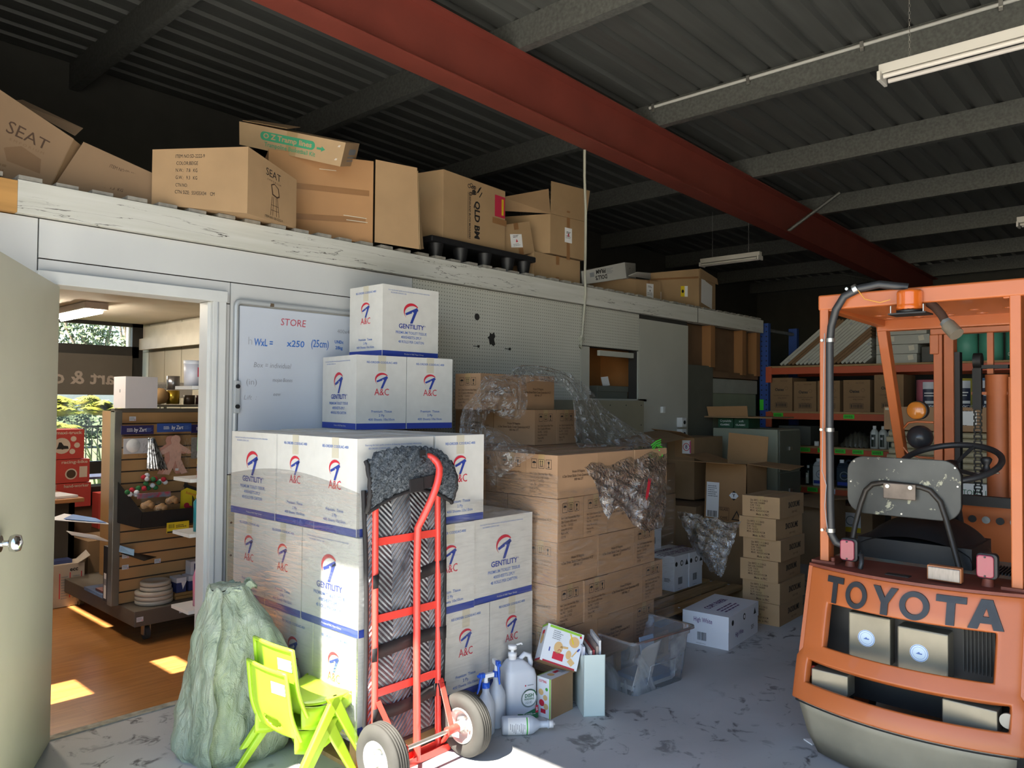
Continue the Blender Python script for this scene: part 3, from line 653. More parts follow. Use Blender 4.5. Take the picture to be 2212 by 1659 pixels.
def paper_sides():
    end = [('t', 'High White', 0.42, 0.72, 0.045, INKP, {'w': 0.13, 'b': 0.01}), ('bars', 0.42, 0.28, 0.06, 0.05, 14, INKK), ('t', 'www.paper.com.au', 0.40, 0.06, 0.008, INKK)]
    side = [('t', 'High White', 0.35, 0.35, 0.04, INKP, {'w': 0.13, 'b': 0.01}), ('c', 0.15, 0.80, 0.014, INKK), ('c', 0.55, 0.80, 0.016, INKK), ('c', 0.55, 0.80, 0.010, WHITE, 3), ('p', 0.85, 0.82, [(-0.018, -0.016), (0.018, -0.016), (0, 0.018)], INKK), ('lines', 0.8, 0.3, 0.05, 0.03, 3, INKK)]
    return end, side
PAPW = mat('paper_box_white', '#d8dae0', 0.6, var=0.04)
def paper_box(loc, rz, label, group=None, w=0.44, d=0.30, h=0.23, name='paper_box', sw=0):
    t = thing(name, label, 'box', loc, rz, group); end, side = paper_sides(); b = MB()
    sd = {3: end, 1: end, 0: side, 2: side} if not sw else {3: side, 1: side, 0: end, 2: end}
    b.carton(w-0.006, d-0.006, h-0.004, PAPW, sd); b.build('box_base', t)
    b = MB(); lh = h*0.46; c = [(-w/2, -d/2, h-lh), (w/2, -d/2, h-lh), (w/2, d/2, h-lh), (-w/2, d/2, h-lh)]; c2 = [(x, y, h) for x, y, z in c]
    b.box8(c, c2, PAPW, {3: [('t', 'High White', 0.45, 0.5, 0.04, INKP, {'w': 0.12, 'b': 0.01})], 0: [('c', 0.12, 0.5, 0.017, INKK), ('c', 0.50, 0.5, 0.02, INKK), ('c', 0.50, 0.5, 0.012, WHITE, 3), ('p', 0.86, 0.5, [(-0.022, -0.02), (0.022, -0.02), (0, 0.022)], INKK)]},
        [('t', 'COPY PAPER', 0.5, 0.62, 0.06, INKP, {'w': 0.30, 'b': 0.02}), ('lines', 0.5, 0.3, 0.3, 0.08, 3, INKP)])
    b.build('lid', t, bevel=0.002); return t
paper_box((4.56, 2.37, 0), math.radians(5), 'white copy paper box with its lid on the floor between pallet and clear tub', h=0.2, w=0.50)
# stack of paper boxes between the brown stack and the sheet pallet
PG = 'paper boxes on the timber pallet'
for (x, y, z, lb) in ((4.965, 3.04, 0.137, 'white paper box lower left in the group on the timber pallet, touching the brown stack'), (5.165, 3.035, 0.137, 'white paper box lower right in the group on the timber pallet beside the film'),
        (4.975, 3.34, 0.137, 'white paper box in the back row of the group on the timber pallet'), (4.985, 3.28, 0.391, 'white paper box stacked highest on the timber pallet')):
    paper_box((x, y, z), 0.0, lb, PG, w=0.196, d=0.29, h=0.252, sw=1)
# ================================================================ red hand truck with a quilted pad
TR = mat('red_enamel', '#e0463c', 0.32, var=0.05, coat=0.3)
# quilted blanket material
m = mk('quilted_blanket'); N, L, B = nodes_of(m); v = mapped(N, L); sp = N.new('ShaderNodeSeparateXYZ'); L.new(v, sp.inputs[0])
xx = mth('PINGPONG', mth('ADD', sp.outputs[0], 5.0), 0.10); dd = mth('ADD', sp.outputs[2], mth('MULTIPLY', xx, 1.0)); st = mth('PINGPONG', dd, 0.012)
dirt = noise(N, L, mapped(N, L, (1, 1, 1)), 5.0, 10, 1.2, 0.7)
c = ramp(N, [(0.34, '#45484c'), (0.46, '#7c8288'), (0.62, '#adb2b6')]); L.new(dirt, c.inputs[0])
seam = mth('LESS_THAN', st, 0.0016)
L.new(mixc(N, L, seam, c.outputs[0], '#4a4d52'), B.inputs['Base Color']); B.inputs['Roughness'].default_value = 0.45
bp = N.new('ShaderNodeBump'); bp.inputs['Strength'].default_value = 0.9; bp.inputs['Distance'].default_value = 0.02; L.new(mth('MULTIPLY', st, 60.0), bp.inputs['Height']); L.new(bp.outputs[0], B.inputs['Normal'])
QUILT = m
m = mk('frayed_felt'); N, L, B = nodes_of(m); v = mapped(N, L); c = ramp(N, [(0.38, '#2c3038'), (0.5, '#6f7a84'), (0.62, '#b4bac0')]); nn = noise(N, L, v, 38, 8, 2.5, 0.75); L.new(nn, c.inputs[0]); L.new(c.outputs[0], B.inputs['Base Color'])
bp = N.new('ShaderNodeBump'); bp.inputs['Strength'].default_value = 1.0; bp.inputs['Distance'].default_value = 0.03; L.new(nn, bp.inputs['Height']); L.new(bp.outputs[0], B.inputs['Normal']); B.inputs['Roughness'].default_value = 0.95
FELT = m
BLK = mat('black_webbing', '#1c1a1c', 0.7, var=0.15, scale=30)
ht = thing('hand_truck', 'red tubular hand truck with two grey tyres leaning on the white cartons', 'hand truck', (2.08, 2.45, 0))
o3 = (2.08, 2.45, 0)
# frame plane: y = 2.47 at floor, 2.525 at the top
def fy(z): return 2.470+0.042*z
def fp(x, z, dy=0): return (x, fy(z)+dy, z)
xl, xr, xc = 1.905, 2.240, 2.105
for x0, x1 in ((xl-0.012, xl+0.012), (xr-0.012, xr+0.012)):
    b = MB(); b.tube([fp(x0, 0.02), fp(x1, 1.12)], 0.0135, TR, n=14); b.build('side_rail', ht, off=o3)
for z in (0.92, 0.615, 0.325):
    b = MB(); a_, c_2 = fp(xl, z, 0.004), fp(xr, z+0.0, 0.004); b.hexa([(a_[0], a_[1]-0.004, a_[2]-0.016), (c_2[0], c_2[1]-0.004, c_2[2]-0.016), (c_2[0], c_2[1]+0.002, c_2[2]-0.016), (a_[0], a_[1]+0.002, a_[2]-0.016),
        (a_[0], a_[1]-0.004, a_[2]+0.016), (c_2[0], c_2[1]-0.004, c_2[2]+0.016), (c_2[0], c_2[1]+0.002, c_2[2]+0.016), (a_[0], a_[1]+0.002, a_[2]+0.016)], TR); b.build('cross_bar', ht, off=o3)
b = MB(); pts = [fp(xc-0.012, 0.015, -0.022), fp(xc-0.005, 0.4, -0.022), fp(xc+0.002, 0.8, -0.024), fp(xc+0.006, 0.96, -0.03)]
for t in range(1, 13):
    u = t/12; x = xc+0.006+0.085*math.sin(u*PI*0.62)-0.12*max(0, u-0.62); z = 0.96+0.30*math.sin(min(1, u*1.05)*PI/2)
    pts.append((x, fy(z)-0.03-0.07*math.sin(u*PI)+0.02*u, z))
b.tube(pts, 0.0155, TR, n=14); b.build('handle_tube', ht, off=o3)
b = MB(); b.box(xl-0.035, xr+0.035, fy(0)-0.03, fy(0)+0.045, 0.002, 0.008, TR); b.box(xl-0.03, xr+0.03, fy(0)-0.032, fy(0)-0.024, 0.002, 0.032, TR); b.box(xl-0.03, xr+0.03, fy(0)+0.0, fy(0)+0.006, 0.008, 0.045, TR); b.build('toe_plate', ht, off=o3)
for s_x, xe in ((xl, 1.93), (xr, 2.205)):
    b = MB(); w = 0.013
    p0 = Vector(fp(s_x, 0.30, -0.012)); p1 = Vector((xe, 2.36, 0.135)); p2 = Vector(fp(s_x, 0.03, -0.01))
    for q in (p0, p2):
        dx = Vector((w, 0, 0)); dz = Vector((0, 0.003, 0.003)); b.hexa([tuple(q-dx-dz), tuple(q+dx-dz), tuple(q+dx+dz), tuple(q-dx+dz), tuple(p1-dx-dz), tuple(p1+dx-dz), tuple(p1+dx+dz), tuple(p1-dx+dz)], TR)
    b.cyl((xe-0.03, 2.36, 0.13), (xe+0.03, 2.36, 0.13), 0.017, TR); b.build('axle_bracket', ht, off=o3)
b = MB(); b.cyl((1.80, 2.36, 0.13), (2.33, 2.36, 0.13), 0.0085, STEEL); b.build('axle', ht, off=o3)
TYRE = mat('grey_tyre', '#383733', 0.8, var=0.18, scale=12); RIM = mat('rim_metal', '#c6c4bf', 0.35, 0.5, var=0.08)
for wx, sg_ in ((2.285, 1), (1.845, -1)):
    b = MB(); R = 0.131; wd_ = 0.045
    prof = [(0.070, -0.03), (0.078, -0.036), (0.100, -wd_+0.004), (0.118, -0.036), (0.127, -0.026), (R, -0.020), (R-0.004, -0.0185), (R-0.004, -0.016), (R, -0.0145), (R, -0.008), (R-0.004, -0.007), (R-0.004, -0.004), (R, -0.003), (R, 0.003), (R-0.004, 0.004), (R-0.004, 0.007), (R, 0.008), (R, 0.0145), (R-0.004, 0.016), (R-0.004, 0.0185), (R, 0.020), (0.127, 0.026), (0.118, 0.036), (0.100, wd_-0.004), (0.078, 0.036), (0.070, 0.03)]
    b.lathe(prof, (wx, 2.36, R), TYRE, n=64, axis='x', cap=False); b.build('tyre', ht, off=o3)
    b = MB()
    b.lathe([(0.020, -0.020), (0.034, -0.008), (0.056, -0.012), (0.064, -0.034), (0.072, -0.037), (0.074, 0.0), (0.072, 0.037), (0.064, 0.034), (0.056, 0.012), (0.034, 0.008), (0.020, 0.020)], (wx, 2.36, R), RIM, n=40, axis='x')
    b.cyl((wx-0.048, 2.36, R), (wx+0.048, 2.36, R), 0.021, RIM, n=24)
    for k in range(4):
        t = k*PI/2+0.4; b.cyl((wx-0.013, 2.36+0.036*math.cos(t), R+0.036*math.sin(t)), (wx-0.022, 2.36+0.036*math.cos(t), R+0.036*math.sin(t)), 0.006, STEEL, n=8)
    b.build('wheel_rim', ht, off=o3)
# the pad: quilted blanket with black binding, tied to the frame with webbing
pad = thing('quilted_pad', 'grimy grey quilted pad with black edging strapped behind the red hand truck', 'pad', (2.10, 2.50, 0)); op = (2.10, 2.50, 0)
def py(x, z): return 2.500+0.030*z-0.006*math.sin((x-1.85)*9)
def outline(u, v):   # u 0..1 across, v 0..1 up
    z = 0.10+v*(1.13-0.10); l = 1.862+0.040*math.sin(v*PI*0.9)*0.4+(0.012 if v < 0.1 else 0); r_ = 2.302+0.012*math.sin(v*PI)-0.03*(1-v)
    return l+(r_-l)*u, z
b = MB(); b.grid(lambda u, v: (outline(u, v)[0], py(*outline(u, v))+0.004*math.sin(outline(u, v)[1]*30), outline(u, v)[1]), 24, 60, QUILT); b.build('quilt', pad, off=op, solid=0.018)
b = MB()
for u in (0.0, 1.0): b.tube([(outline(u, v/30)[0], py(*outline(u, v/30))-0.004, outline(u, v/30)[1]) for v in range(31)], 0.010, BLK, n=8)
b.tube([(outline(u/20, 0)[0], py(*outline(u/20, 0))-0.004, outline(u/20, 0)[1]) for u in range(21)], 0.010, BLK, n=8); b.build('side_binding', pad, off=op)
# hood of frayed felt folded over the top of the frame
b = MB()
def hood(u, v):
    a = u*PI; xcn = 2.085; hw = 0.225
    x = xcn-hw*math.cos(a)*(1.0+0.04*math.sin(v*PI)) if True else 0
    x = 1.865+0.46*u; top = 1.245+0.055*math.sin(PI*(0.12+0.86*u))**0.8-(0.02 if u < 0.08 else 0)-0.03*max(0, u-0.85)/0.15
    botm = 1.045+0.075*math.sin(PI*u)**0.9 ; z = botm+(top-botm)*v
    y = 2.505-0.035*math.sin(v*PI*0.9)-0.018*math.sin(u*PI)+0.02*v
    rj_ = 0.006*math.sin(u*61+v*23)*math.sin(v*47+u*11)
    return (x, y+rj_, z+(0.004*math.sin(u*90) if v > 0.97 else 0))
b.grid(hood, 60, 24, FELT); hd = b.build('felt_hood', pad, off=op, solid=0.012)
b = MB(); rr = random.Random(9)
for k in range(420):   # frayed tufts
    u, v = rr.random(), rr.random()**0.6; p = hood(u, v); a = rr.uniform(0, 2*PI); l_ = rr.uniform(0.008, 0.02); dx, dz = math.cos(a)*l_, math.sin(a)*l_; q = rr.uniform(0.002, 0.004)
    b.add([(p[0], p[1]-0.008, p[2]), (p[0]+q, p[1]-0.008, p[2]+q), (p[0]+dx, p[1]-0.008-rr.uniform(.004, .014), p[2]+dz)], [(0, 1, 2)], FELT)
b.build('frayed_fibres', hd)
for vv in b.v: pass
bpy.context.view_layer.update()
me = hd.children[0].data
for v_ in me.vertices: v_.co = (v_.co.x-op[0], v_.co.y-op[1], v_.co.z-op[2])
b = MB()
b.tube([(hood(u/24, 0)[0], hood(u/24, 0)[1]-0.006, hood(u/24, 0)[2]-0.002) for u in range(25)], 0.009, BLK, n=8)
b.tube([(hood(0.0, v/12)[0], hood(0, v/12)[1], hood(0, v/12)[2]) for v in range(13)], 0.010, BLK, n=8); b.tube([(hood(1.0, v/12)[0], hood(1, v/12)[1], hood(1, v/12)[2]) for v in range(13)], 0.010, BLK, n=8)
b.box(2.105, 2.135, 2.462, 2.468, 1.13, 1.285, BLK); b.build('hood_binding', pad, off=op)
b = MB(); b.box(2.035, 2.105, 2.440, 2.448, 1.12, 1.172, BLK, ry=-0.08); b.box(2.11, 2.21, 2.444, 2.450, 1.13, 1.18, BLK, ry=-0.1); b.build('velcro_patch', pad, off=op)
for z, x0, x1 in ((0.765, 1.885, 2.275), (0.49, 1.875, 2.27), (0.245, 1.875, 2.26)):
    b = MB(); nseg = 16; V = []
    for i in range(nseg+1):
        u = i/nseg; x = x0+(x1-x0)*u; sag = -0.010*math.sin(u*PI)+0.006*math.sin(u*PI*2+z*9)
        edge = 1 if (u < 0.12 or u > 0.9) else 0
        y = fy(z)+0.008-0.026*edge
        V += [(x, y, z+sag-0.027+0.012*u), (x, y-0.001, z+sag+0.027+0.012*u)]
    b.add(V, [(2*i, 2*i+2, 2*i+3, 2*i+1) for i in range(nseg)], BLK, True); b.build('strap', pad, off=op, solid=0.002)

# ================================================================ two stacked lime-green children's chairs
LIME = mat('lime_plastic', '#a2c630', 0.30, var=0.03, spec=0.5)
LBL = mat('white_sticker', '#dcebe6', 0.5, var=0.03)
def make_chair():
    t = thing('child_chair', 'lower lime green plastic child chair of the stacked pair beside the woven sack', 'chair', (0, 0, 0))
    # local: +x is the direction the sitter faces, seat height 0.30, width along y
    def seat_pt(u, v):   # u across, v front to back
        y = (u-0.5)*0.30*(1-0.10*v); x = 0.165-0.27*v; z = 0.300-0.020*math.sin(v*PI)-0.012*math.sin(u*PI)*(1-v*0.3)-(0.018*max(0, 1-v/0.12) if v < 0.12 else 0)
        e = max(0, abs(u-0.5)*2-0.8)/0.2; z -= 0.012*e*e; return (x, y, z)
    b = MB(); b.grid(seat_pt, 16, 16, LIME)
    # bucket below the seat joining the back: curved sides
    for s_ in (-1, 1):
        b.grid(lambda u, v, s_=s_: (0.15-0.27*u, s_*(0.150-0.014*u+0.004*v), 0.29-0.03*math.sin(u*PI)-v*(0.05+0.055*math.sin(min(1, u*1.1)*PI*0.55))), 12, 4, LIME)
    b.build('seat', t, solid=0.006)
    b = MB()
    def bk(u, v, hole=None):
        y = (u-0.5)*(0.285-0.02*v); z = 0.235+0.315*v; x = -0.105-0.035*math.sin(min(1, v*2)*PI/2)-0.030*v+0.022*((u-0.5)*2)**2*(1-0.4*v)
        return (x, y, z)
    nu, nv = 24, 28; V = [bk(i/nu, j/nv) for j in range(nv+1) for i in range(nu+1)]; F = []
    for j in range(nv):
        for i in range(nu):
            u, v = (i+0.5)/nu, (j+0.5)/nv
            if ((u-0.5)/0.23)**2+((v-0.16-0.10*abs(u-0.5))/0.085)**2 < 1: continue      # hand hole low in the back
            if v > 0.93 and (abs(u-0.5) > 0.5-0.10*(v-0.93)/0.07): continue
            F.append((j*(nu+1)+i, j*(nu+1)+i+1, (j+1)*(nu+1)+i+1, (j+1)*(nu+1)+i))
    b.add(V, F, LIME, True); b.build('backrest', t, solid=0.007)
    b = MB(); rim = [bk(0, v/12) for v in range(13)]+[bk(u/10, 1) for u in range(1, 10)]+[bk(1, 1-v/12) for v in range(13)]
    rim = [(x-0.008, y, z) for x, y, z in rim]; b.tube(rim, 0.010, LIME, n=8); b.build('back_rim', t)
    b = MB(); p = bk(0.36, 0.80); b.face_items(*[(q[0]-0.0075, q[1], q[2]) for q in (bk(0.36, 0.66), bk(0.06, 0.66), bk(0.06, 0.85), bk(0.36, 0.85))], [('r', 0.5, 0.5, 0.08, 0.055, LBL, 0.2), ('lines', 0.5, 0.75, 0.06, 0.014, 2, INKGREY)]); b.build('sticker', t)
    for s_ in (-1, 1):
        for fx in (0.175, -0.175):
            b = MB(); top = Vector((0.045, s_*0.160, 0.288)); ft = Vector((fx, s_*0.192, 0.0)); w0, w1 = 0.034, 0.019; th = 0.022
            d = (ft-top).normalized(); c = []
            for (p, w) in ((top+Vector((-fx*0.10, 0, 0.012)), w0), (ft, w1)):
                c += [(p.x-w, p.y-th*0.5, p.z), (p.x+w, p.y-th*0.5, p.z), (p.x+w, p.y+th*0.5, p.z), (p.x-w, p.y+th*0.5, p.z)]
            b.hexa(c[4:]+c[:4], LIME)
            cc = [(x*1.0, y-s_*0.010, z) for x, y, z in c]
            b.build('leg', t, bevel=0.006, seg=3)
    return t
ch = make_chair(); ch.location = (1.700, 2.725, 0.002); ch.rotation_euler = (0, 0, math.radians(2)); ch.scale = (0.84, 1.0, 0.83); ch['group'] = 'stacked lime green chairs'
dup(ch, (1.728, 2.728, 0.084), math.radians(2), 'upper lime green plastic child chair stacked on the other, its sunlit seat on top')

# ================================================================ woven sack by the doorway
m = mk('woven_sack'); N, L, B = nodes_of(m); v = mapped(N, L)
c = ramp(N, [(0.3, '#84937c'), (0.5, '#a3b098'), (0.7, '#c6cfba')]); L.new(noise(N, L, mapped(N, L, (2.2, 2.2, 0.7)), 4, 8, 1.0), c.inputs[0])
wv = N.new('ShaderNodeTexChecker'); wv.inputs['Scale'].default_value = 260; L.new(v, wv.inputs['Vector'])
L.new(mixc(N, L, mth('MULTIPLY', wv.outputs['Fac'], 0.18), c.outputs[0], '#5d6a55'), B.inputs['Base Color']); B.inputs['Roughness'].default_value = 0.5
bp = N.new('ShaderNodeBump'); bp.inputs['Strength'].default_value = 0.9; bp.inputs['Distance'].default_value = 0.05; L.new(noise(N, L, mapped(N, L, (1, 1, 0.5)), 18, 8, 1.0, 0.6), bp.inputs['Height']); L.new(bp.outputs[0], B.inputs['Normal'])
SACK = m
sk = thing('woven_sack', 'tall bulging green-grey woven plastic sack slumped beside the doorway', 'sack', (1.635, 3.135, 0)); os_ = (1.635, 3.135, 0)
b = MB(); rs = random.Random(4)
prof = [(0.00, 0.235, 0.215, 0.0, 0.0), (0.03, 0.250, 0.235, 0, 0), (0.10, 0.243, 0.235, 0, 0), (0.20, 0.228, 0.225, 0.0, 0), (0.32, 0.212, 0.21, 0.005, 0), (0.44, 0.190, 0.195, 0.0, 0), (0.54, 0.160, 0.170, -0.015, 0), (0.60, 0.125, 0.135, -0.03, 0.01), (0.645, 0.105, 0.11, -0.05, 0.02), (0.675, 0.095, 0.10, -0.06, 0.03), (0.69, 0.085, 0.085, -0.06, 0.03)]
def skp(u, v):
    k = v*(len(prof)-1); i = min(int(k), len(prof)-2); f_ = k-i; f_ = f_*f_*(3-2*f_) if False else f_
    z, rx, ry, cx_, cy_ = [a*(1-f_)+b_*f_ for a, b_ in zip(prof[i], prof[i+1])]; t = 2*PI*u
    wob = 1+0.05*math.sin(3*t+z*7)+0.035*math.sin(7*t+z*17)+0.028*math.sin(13*t-z*30)*(0.4+z)+0.03*math.sin(5*t+1+z*3)*z*2+0.016*math.sin(21*t+z*45)+0.012*math.sin(z*60+4*t)
    sq = 1/max(abs(math.cos(t))**3+abs(math.sin(t))**3, 0.5)**(1/3)*0.97
    bz = math.exp(-((z-0.28)/0.22)**2)*max(0, math.cos(t))*max(0, -math.sin(t))*2
    return (1.635+cx_*0.3+0.03*bz+rx*0.84*math.cos(t)*wob*sq, 3.135+cy_*0.5-0.12*bz+ry*0.84*math.sin(t)*wob*sq, z+0.012*math.sin(9*t)*max(0, v-0.8)*4)
b.grid(skp, 72, 60, SACK); b.add([skp(i/24, 1) for i in range(24)], [tuple(range(24))], SACK); b.build('sack_body', sk, off=os_)
b = MB(); pts = []
b.grid(lambda u, v: (skp(0.615+0.006*math.sin(v*22), v*0.97)[0]*1-0.006*u, skp(0.615+0.02*u+0.006*math.sin(v*22), v*0.97)[1]-0.014*u-0.004, max(0.0, skp(0.615, v*0.97)[2])), 3, 50, SACK)
b.build('side_seam', sk, off=os_)
b = MB()
def ear(u, v): a = -1.8+u*3.6; return (1.60+0.11*math.cos(a)*(1-0.3*v)+0.06*u, 3.16-0.04+0.05*math.sin(a)+0.01*math.sin(u*30), 0.672+0.035*v*math.sin(u*PI)+0.01*math.sin(u*23))
b.grid(ear, 30, 5, SACK); b.build('gathered_mouth', sk, off=os_, solid=0.003)

# ================================================================ small things along the foot of the pallet
JUG = mat('white_hdpe', '#cfd3da', 0.4, var=0.03, spec=0.4); LBLW = mat('bottle_label', '#e4e6e8', 0.5, var=0.02); GRN = mat('label_green', '#2f6e48', 0.5); GREYL = mat('label_grey', '#7f8a8a', 0.5)
jg = thing('dish_liquid_jug', 'large white five litre jug with a pump top and green dish washing label', 'jug', (2.735, 2.475, 0), math.radians(-22))
b = MB()
pr_ = [(0.0, 0.99), (0.01, 1.0), (0.195, 1.0), (0.225, 0.93), (0.255, 0.62), (0.268, 0.45), (0.272, 0.28)]
def jugp(u, v):
    k = v*(len(pr_)-1); i = min(int(k), len(pr_)-2); f_ = k-i; z = pr_[i][0]*(1-f_)+pr_[i+1][0]*f_; s_ = pr_[i][1]*(1-f_)+pr_[i+1][1]*f_
    t = 2*PI*u; c_x, s_y = math.cos(t), math.sin(t); q = 1/(abs(c_x)**5+abs(s_y)**5)**(1/5)
    return (0.080*c_x*q*s_-(0.03*(1-s_)), 0.062*s_y*q*s_, z)
b.grid(jugp, 48, 18, JUG); b.add([jugp(i/24, 1) for i in range(24)], [tuple(range(24))], JUG); b.add([jugp(i/24, 0) for i in range(24)], [tuple(range(24))], JUG)
b.build('jug_body', jg)
b = MB(); b.tube([(0.062, 0, 0.20), (0.068, 0, 0.245), (0.060, 0, 0.278), (0.035, 0, 0.286), (0.018, 0, 0.272), (0.008, 0, 0.245)], 0.0125, JUG, n=12); b.build('handle', jg)
b = MB(); b.lathe([(0.019, 0.268), (0.019, 0.285), (0.021, 0.286), (0.021, 0.303), (0.008, 0.304), (0.008, 0.318), (0.021, 0.319), (0.021, 0.336), (0.017, 0.338), (0.0, 0.338)], (-0.028, 0, 0), WHITE, n=24)
b.tube([(-0.028, 0, 0.330), (0.0, 0.0, 0.337), (0.018, 0, 0.340), (0.022, 0, 0.334)], 0.0045, WHITE, n=8); b.build('pump', jg)
b = MB()
b.face_items((-0.072, -0.0625, 0.0), (0.079, -0.0625, 0.0), (0.079, -0.0625, 0.20), (-0.072, -0.0625, 0.20), [('c', 0.68, 0.50, 0.040, LBLW, 1), ('ring', 0.68, 0.50, 0.043, 0.007, GREYL, (60, 400)), ('ring', 0.68, 0.50, 0.043, 0.006, GRN, (10, 130)),
    ('t', 'DISH', 0.68, 0.56, 0.023, GRN, {'b': 0.03, 'w': 0.046}), ('t', 'WASHING', 0.68, 0.48, 0.014, GRN, {'b': 0.02, 'w': 0.052}), ('t', 'LIQUID', 0.66, 0.40, 0.015, GREYL, {'w': 0.036}),
    ('p', 0.70, 0.15, [(-0.062, -0.028), (0.046, -0.028), (0.046, 0.022), (-0.03, 0.0), (-0.062, 0.004)], GRN, 1), ('r', 0.95, 0.22, 0.014, 0.034, INKR, 2), ('t', '5', 0.95, 0.22, 0.02, WHITE, {'o': 3, 'b': 0.02}), ('p', 0.55, 0.80, [(-0.004, 0), (0, 0.005), (0.004, 0), (0, -0.005)], INKR), ('lines', 0.75, 0.80, 0.04, 0.008, 1, INKGREY), ('lines', 0.7, 0.13, 0.07, 0.01, 2, WHITE)])
b.build('label', jg)

CLEARB = mat('translucent_bottle', '#c3cbd6', 0.35, var=0.03, trans=0.15); BLUEP = mat('blue_plastic', '#2358c4', 0.35, var=0.05)
def spray(loc, rz_, label, tilt=0, trig='blue'):
    t = thing('spray_bottle', label, 'spray bottle', loc, rz_, 'spray bottles standing behind the right wheel')
    b = MB(); b.lathe([(0.0, 0.0), (0.040, 0.0), (0.043, 0.006), (0.043, 0.120), (0.038, 0.140), (0.020, 0.172), (0.0165, 0.180), (0.0165, 0.205), (0.013, 0.206), (0, 0.206)], (0, 0, 0), CLEARB, n=28); b.build('bottle_body', t)
    b = MB(); b.lathe([(0.0185, 0.200), (0.0185, 0.222), (0.012, 0.223), (0, 0.223)], (0, 0, 0), BLUEP, n=20); b.build('collar', t)
    b = MB(); b.cyl((0, 0, 0.222), (0, 0, 0.245), 0.011, WHITE, r1=0.009); b.box(-0.012, 0.040, -0.010, 0.010, 0.243, 0.262, WHITE); b.box(-0.034, -0.008, -0.010, 0.010, 0.247, 0.268, BLUEP); b.build('spray_head', t, bevel=0.003)
    b = MB(); b.tube([(-0.020, 0, 0.255), (-0.030, 0, 0.235), (-0.036, 0, 0.205), (-0.046, 0, 0.180)], [0.007, 0.006, 0.005, 0.004], BLUEP, n=8); b.tube([(-0.044, 0, 0.255), (-0.034, 0, 0.258)], 0.008, BLUEP, n=8); b.build('trigger', t); return t
spray((2.50, 2.455, 0.0), math.radians(-12), 'spray bottle with a white and blue trigger head pointing left, partly behind the right wheel')
s2 = spray((2.585, 2.470, 0.0), math.radians(62), 'taller spray bottle with a blue trigger seen edge-on beside the large jug')
s2.scale = (1.0, 1.0, 1.13)
fb = thing('squirt_bottle', 'white labelled squirt bottle lying on its side on the concrete in front of the jug', 'bottle', (2.60, 2.325, 0.040), math.radians(-42))
b = MB(); b.lathe([(0.0, -0.002), (0.036, 0.0), (0.040, 0.006), (0.040, 0.130), (0.036, 0.142), (0.017, 0.168), (0.015, 0.175), (0.0145, 0.205), (0.018, 0.207), (0.018, 0.211), (0.0145, 0.213), (0.0145, 0.218), (0.0, 0.218)], (-0.09, 0, 0), CLEARB, n=28, axis='x'); b.build('bottle_body', fb)
b = MB(); b.lathe([(0.016, 0.213), (0.016, 0.232), (0.006, 0.233), (0.006, 0.240), (0, 0.240)], (-0.09, 0, 0), WHITE, n=20, axis='x'); b.build('cap', fb)
b = MB()
V = []; F = []
def lab(x0, x1, a0, a1, m_, r_=0.0406):
    n_ = 12; b.add([((x0 if j == 0 else x1)-0.09, r_*math.sin(math.radians(a0+(a1-a0)*i/n_)), r_*math.cos(math.radians(a0+(a1-a0)*i/n_))) for i in range(n_+1) for j in (0, 1)], [(2*i, 2*i+1, 2*i+3, 2*i+2) for i in range(n_)], m_, True)
lab(0.025, 0.120, -20, -170, LBLW); lab(0.108, 0.114, -20, -170, mat('lime_green_label', '#4fae4a', 0.5), 0.0410)
for k in range(9): lab(0.034+0.008*k, 0.037+0.008*k, -60-(k % 3)*4, -95-(k % 4)*12, INKGREY, 0.0410)
b.build('label', fb)

# play-food boxes
CB = mat('craft_box_white', '#d8dce0', 0.5, var=0.04); LGRN = mat('lime_band', '#8fc03c', 0.5); BEI = mat('beige_picture', '#d6b078', 0.6); KR = mat('dark_red_band', '#a82838', 0.5)
def food_items(): return [('r', 0.5, 0.955, 0.165, 0.012, LGRN), ('r', 0.5, 0.02, 0.165, 0.008, KR), ('c', 0.78, 0.72, 0.026, BEI), ('r', 0.70, 0.78, 0.006, 0.05, YEL, 3, 30), ('c', 0.40, 0.45, 0.022, BEI, 2, 1.3), ('r', 0.55, 0.50, 0.04, 0.010, BEI, 2, 10), ('p', 0.45, 0.24, [(-0.03, -0.02), (0.025, -0.02), (0.025, 0.014), (-0.03, 0.014)], INKR), ('ring', 0.45, 0.36, 0.010, 0.003, INKR, (0, 180)),
    ('c', 0.70, 0.35, 0.014, BEI, 2, 1.5), ('r', 0.86, 0.45, 0.006, 0.05, BEI, 2, -30), ('r', 0.93, 0.55, 0.007, 0.018, INKB, 3, -30), ('r', 0.18, 0.35, 0.006, 0.02, INKB), ('lines', 0.32, 0.76, 0.05, 0.045, 5, INKGREY), ('r', 0.80, 0.18, 0.03, 0.026, BEI, 2, -35), ('r', 0.92, 0.90, 0.010, 0.010, INKR, 3)]
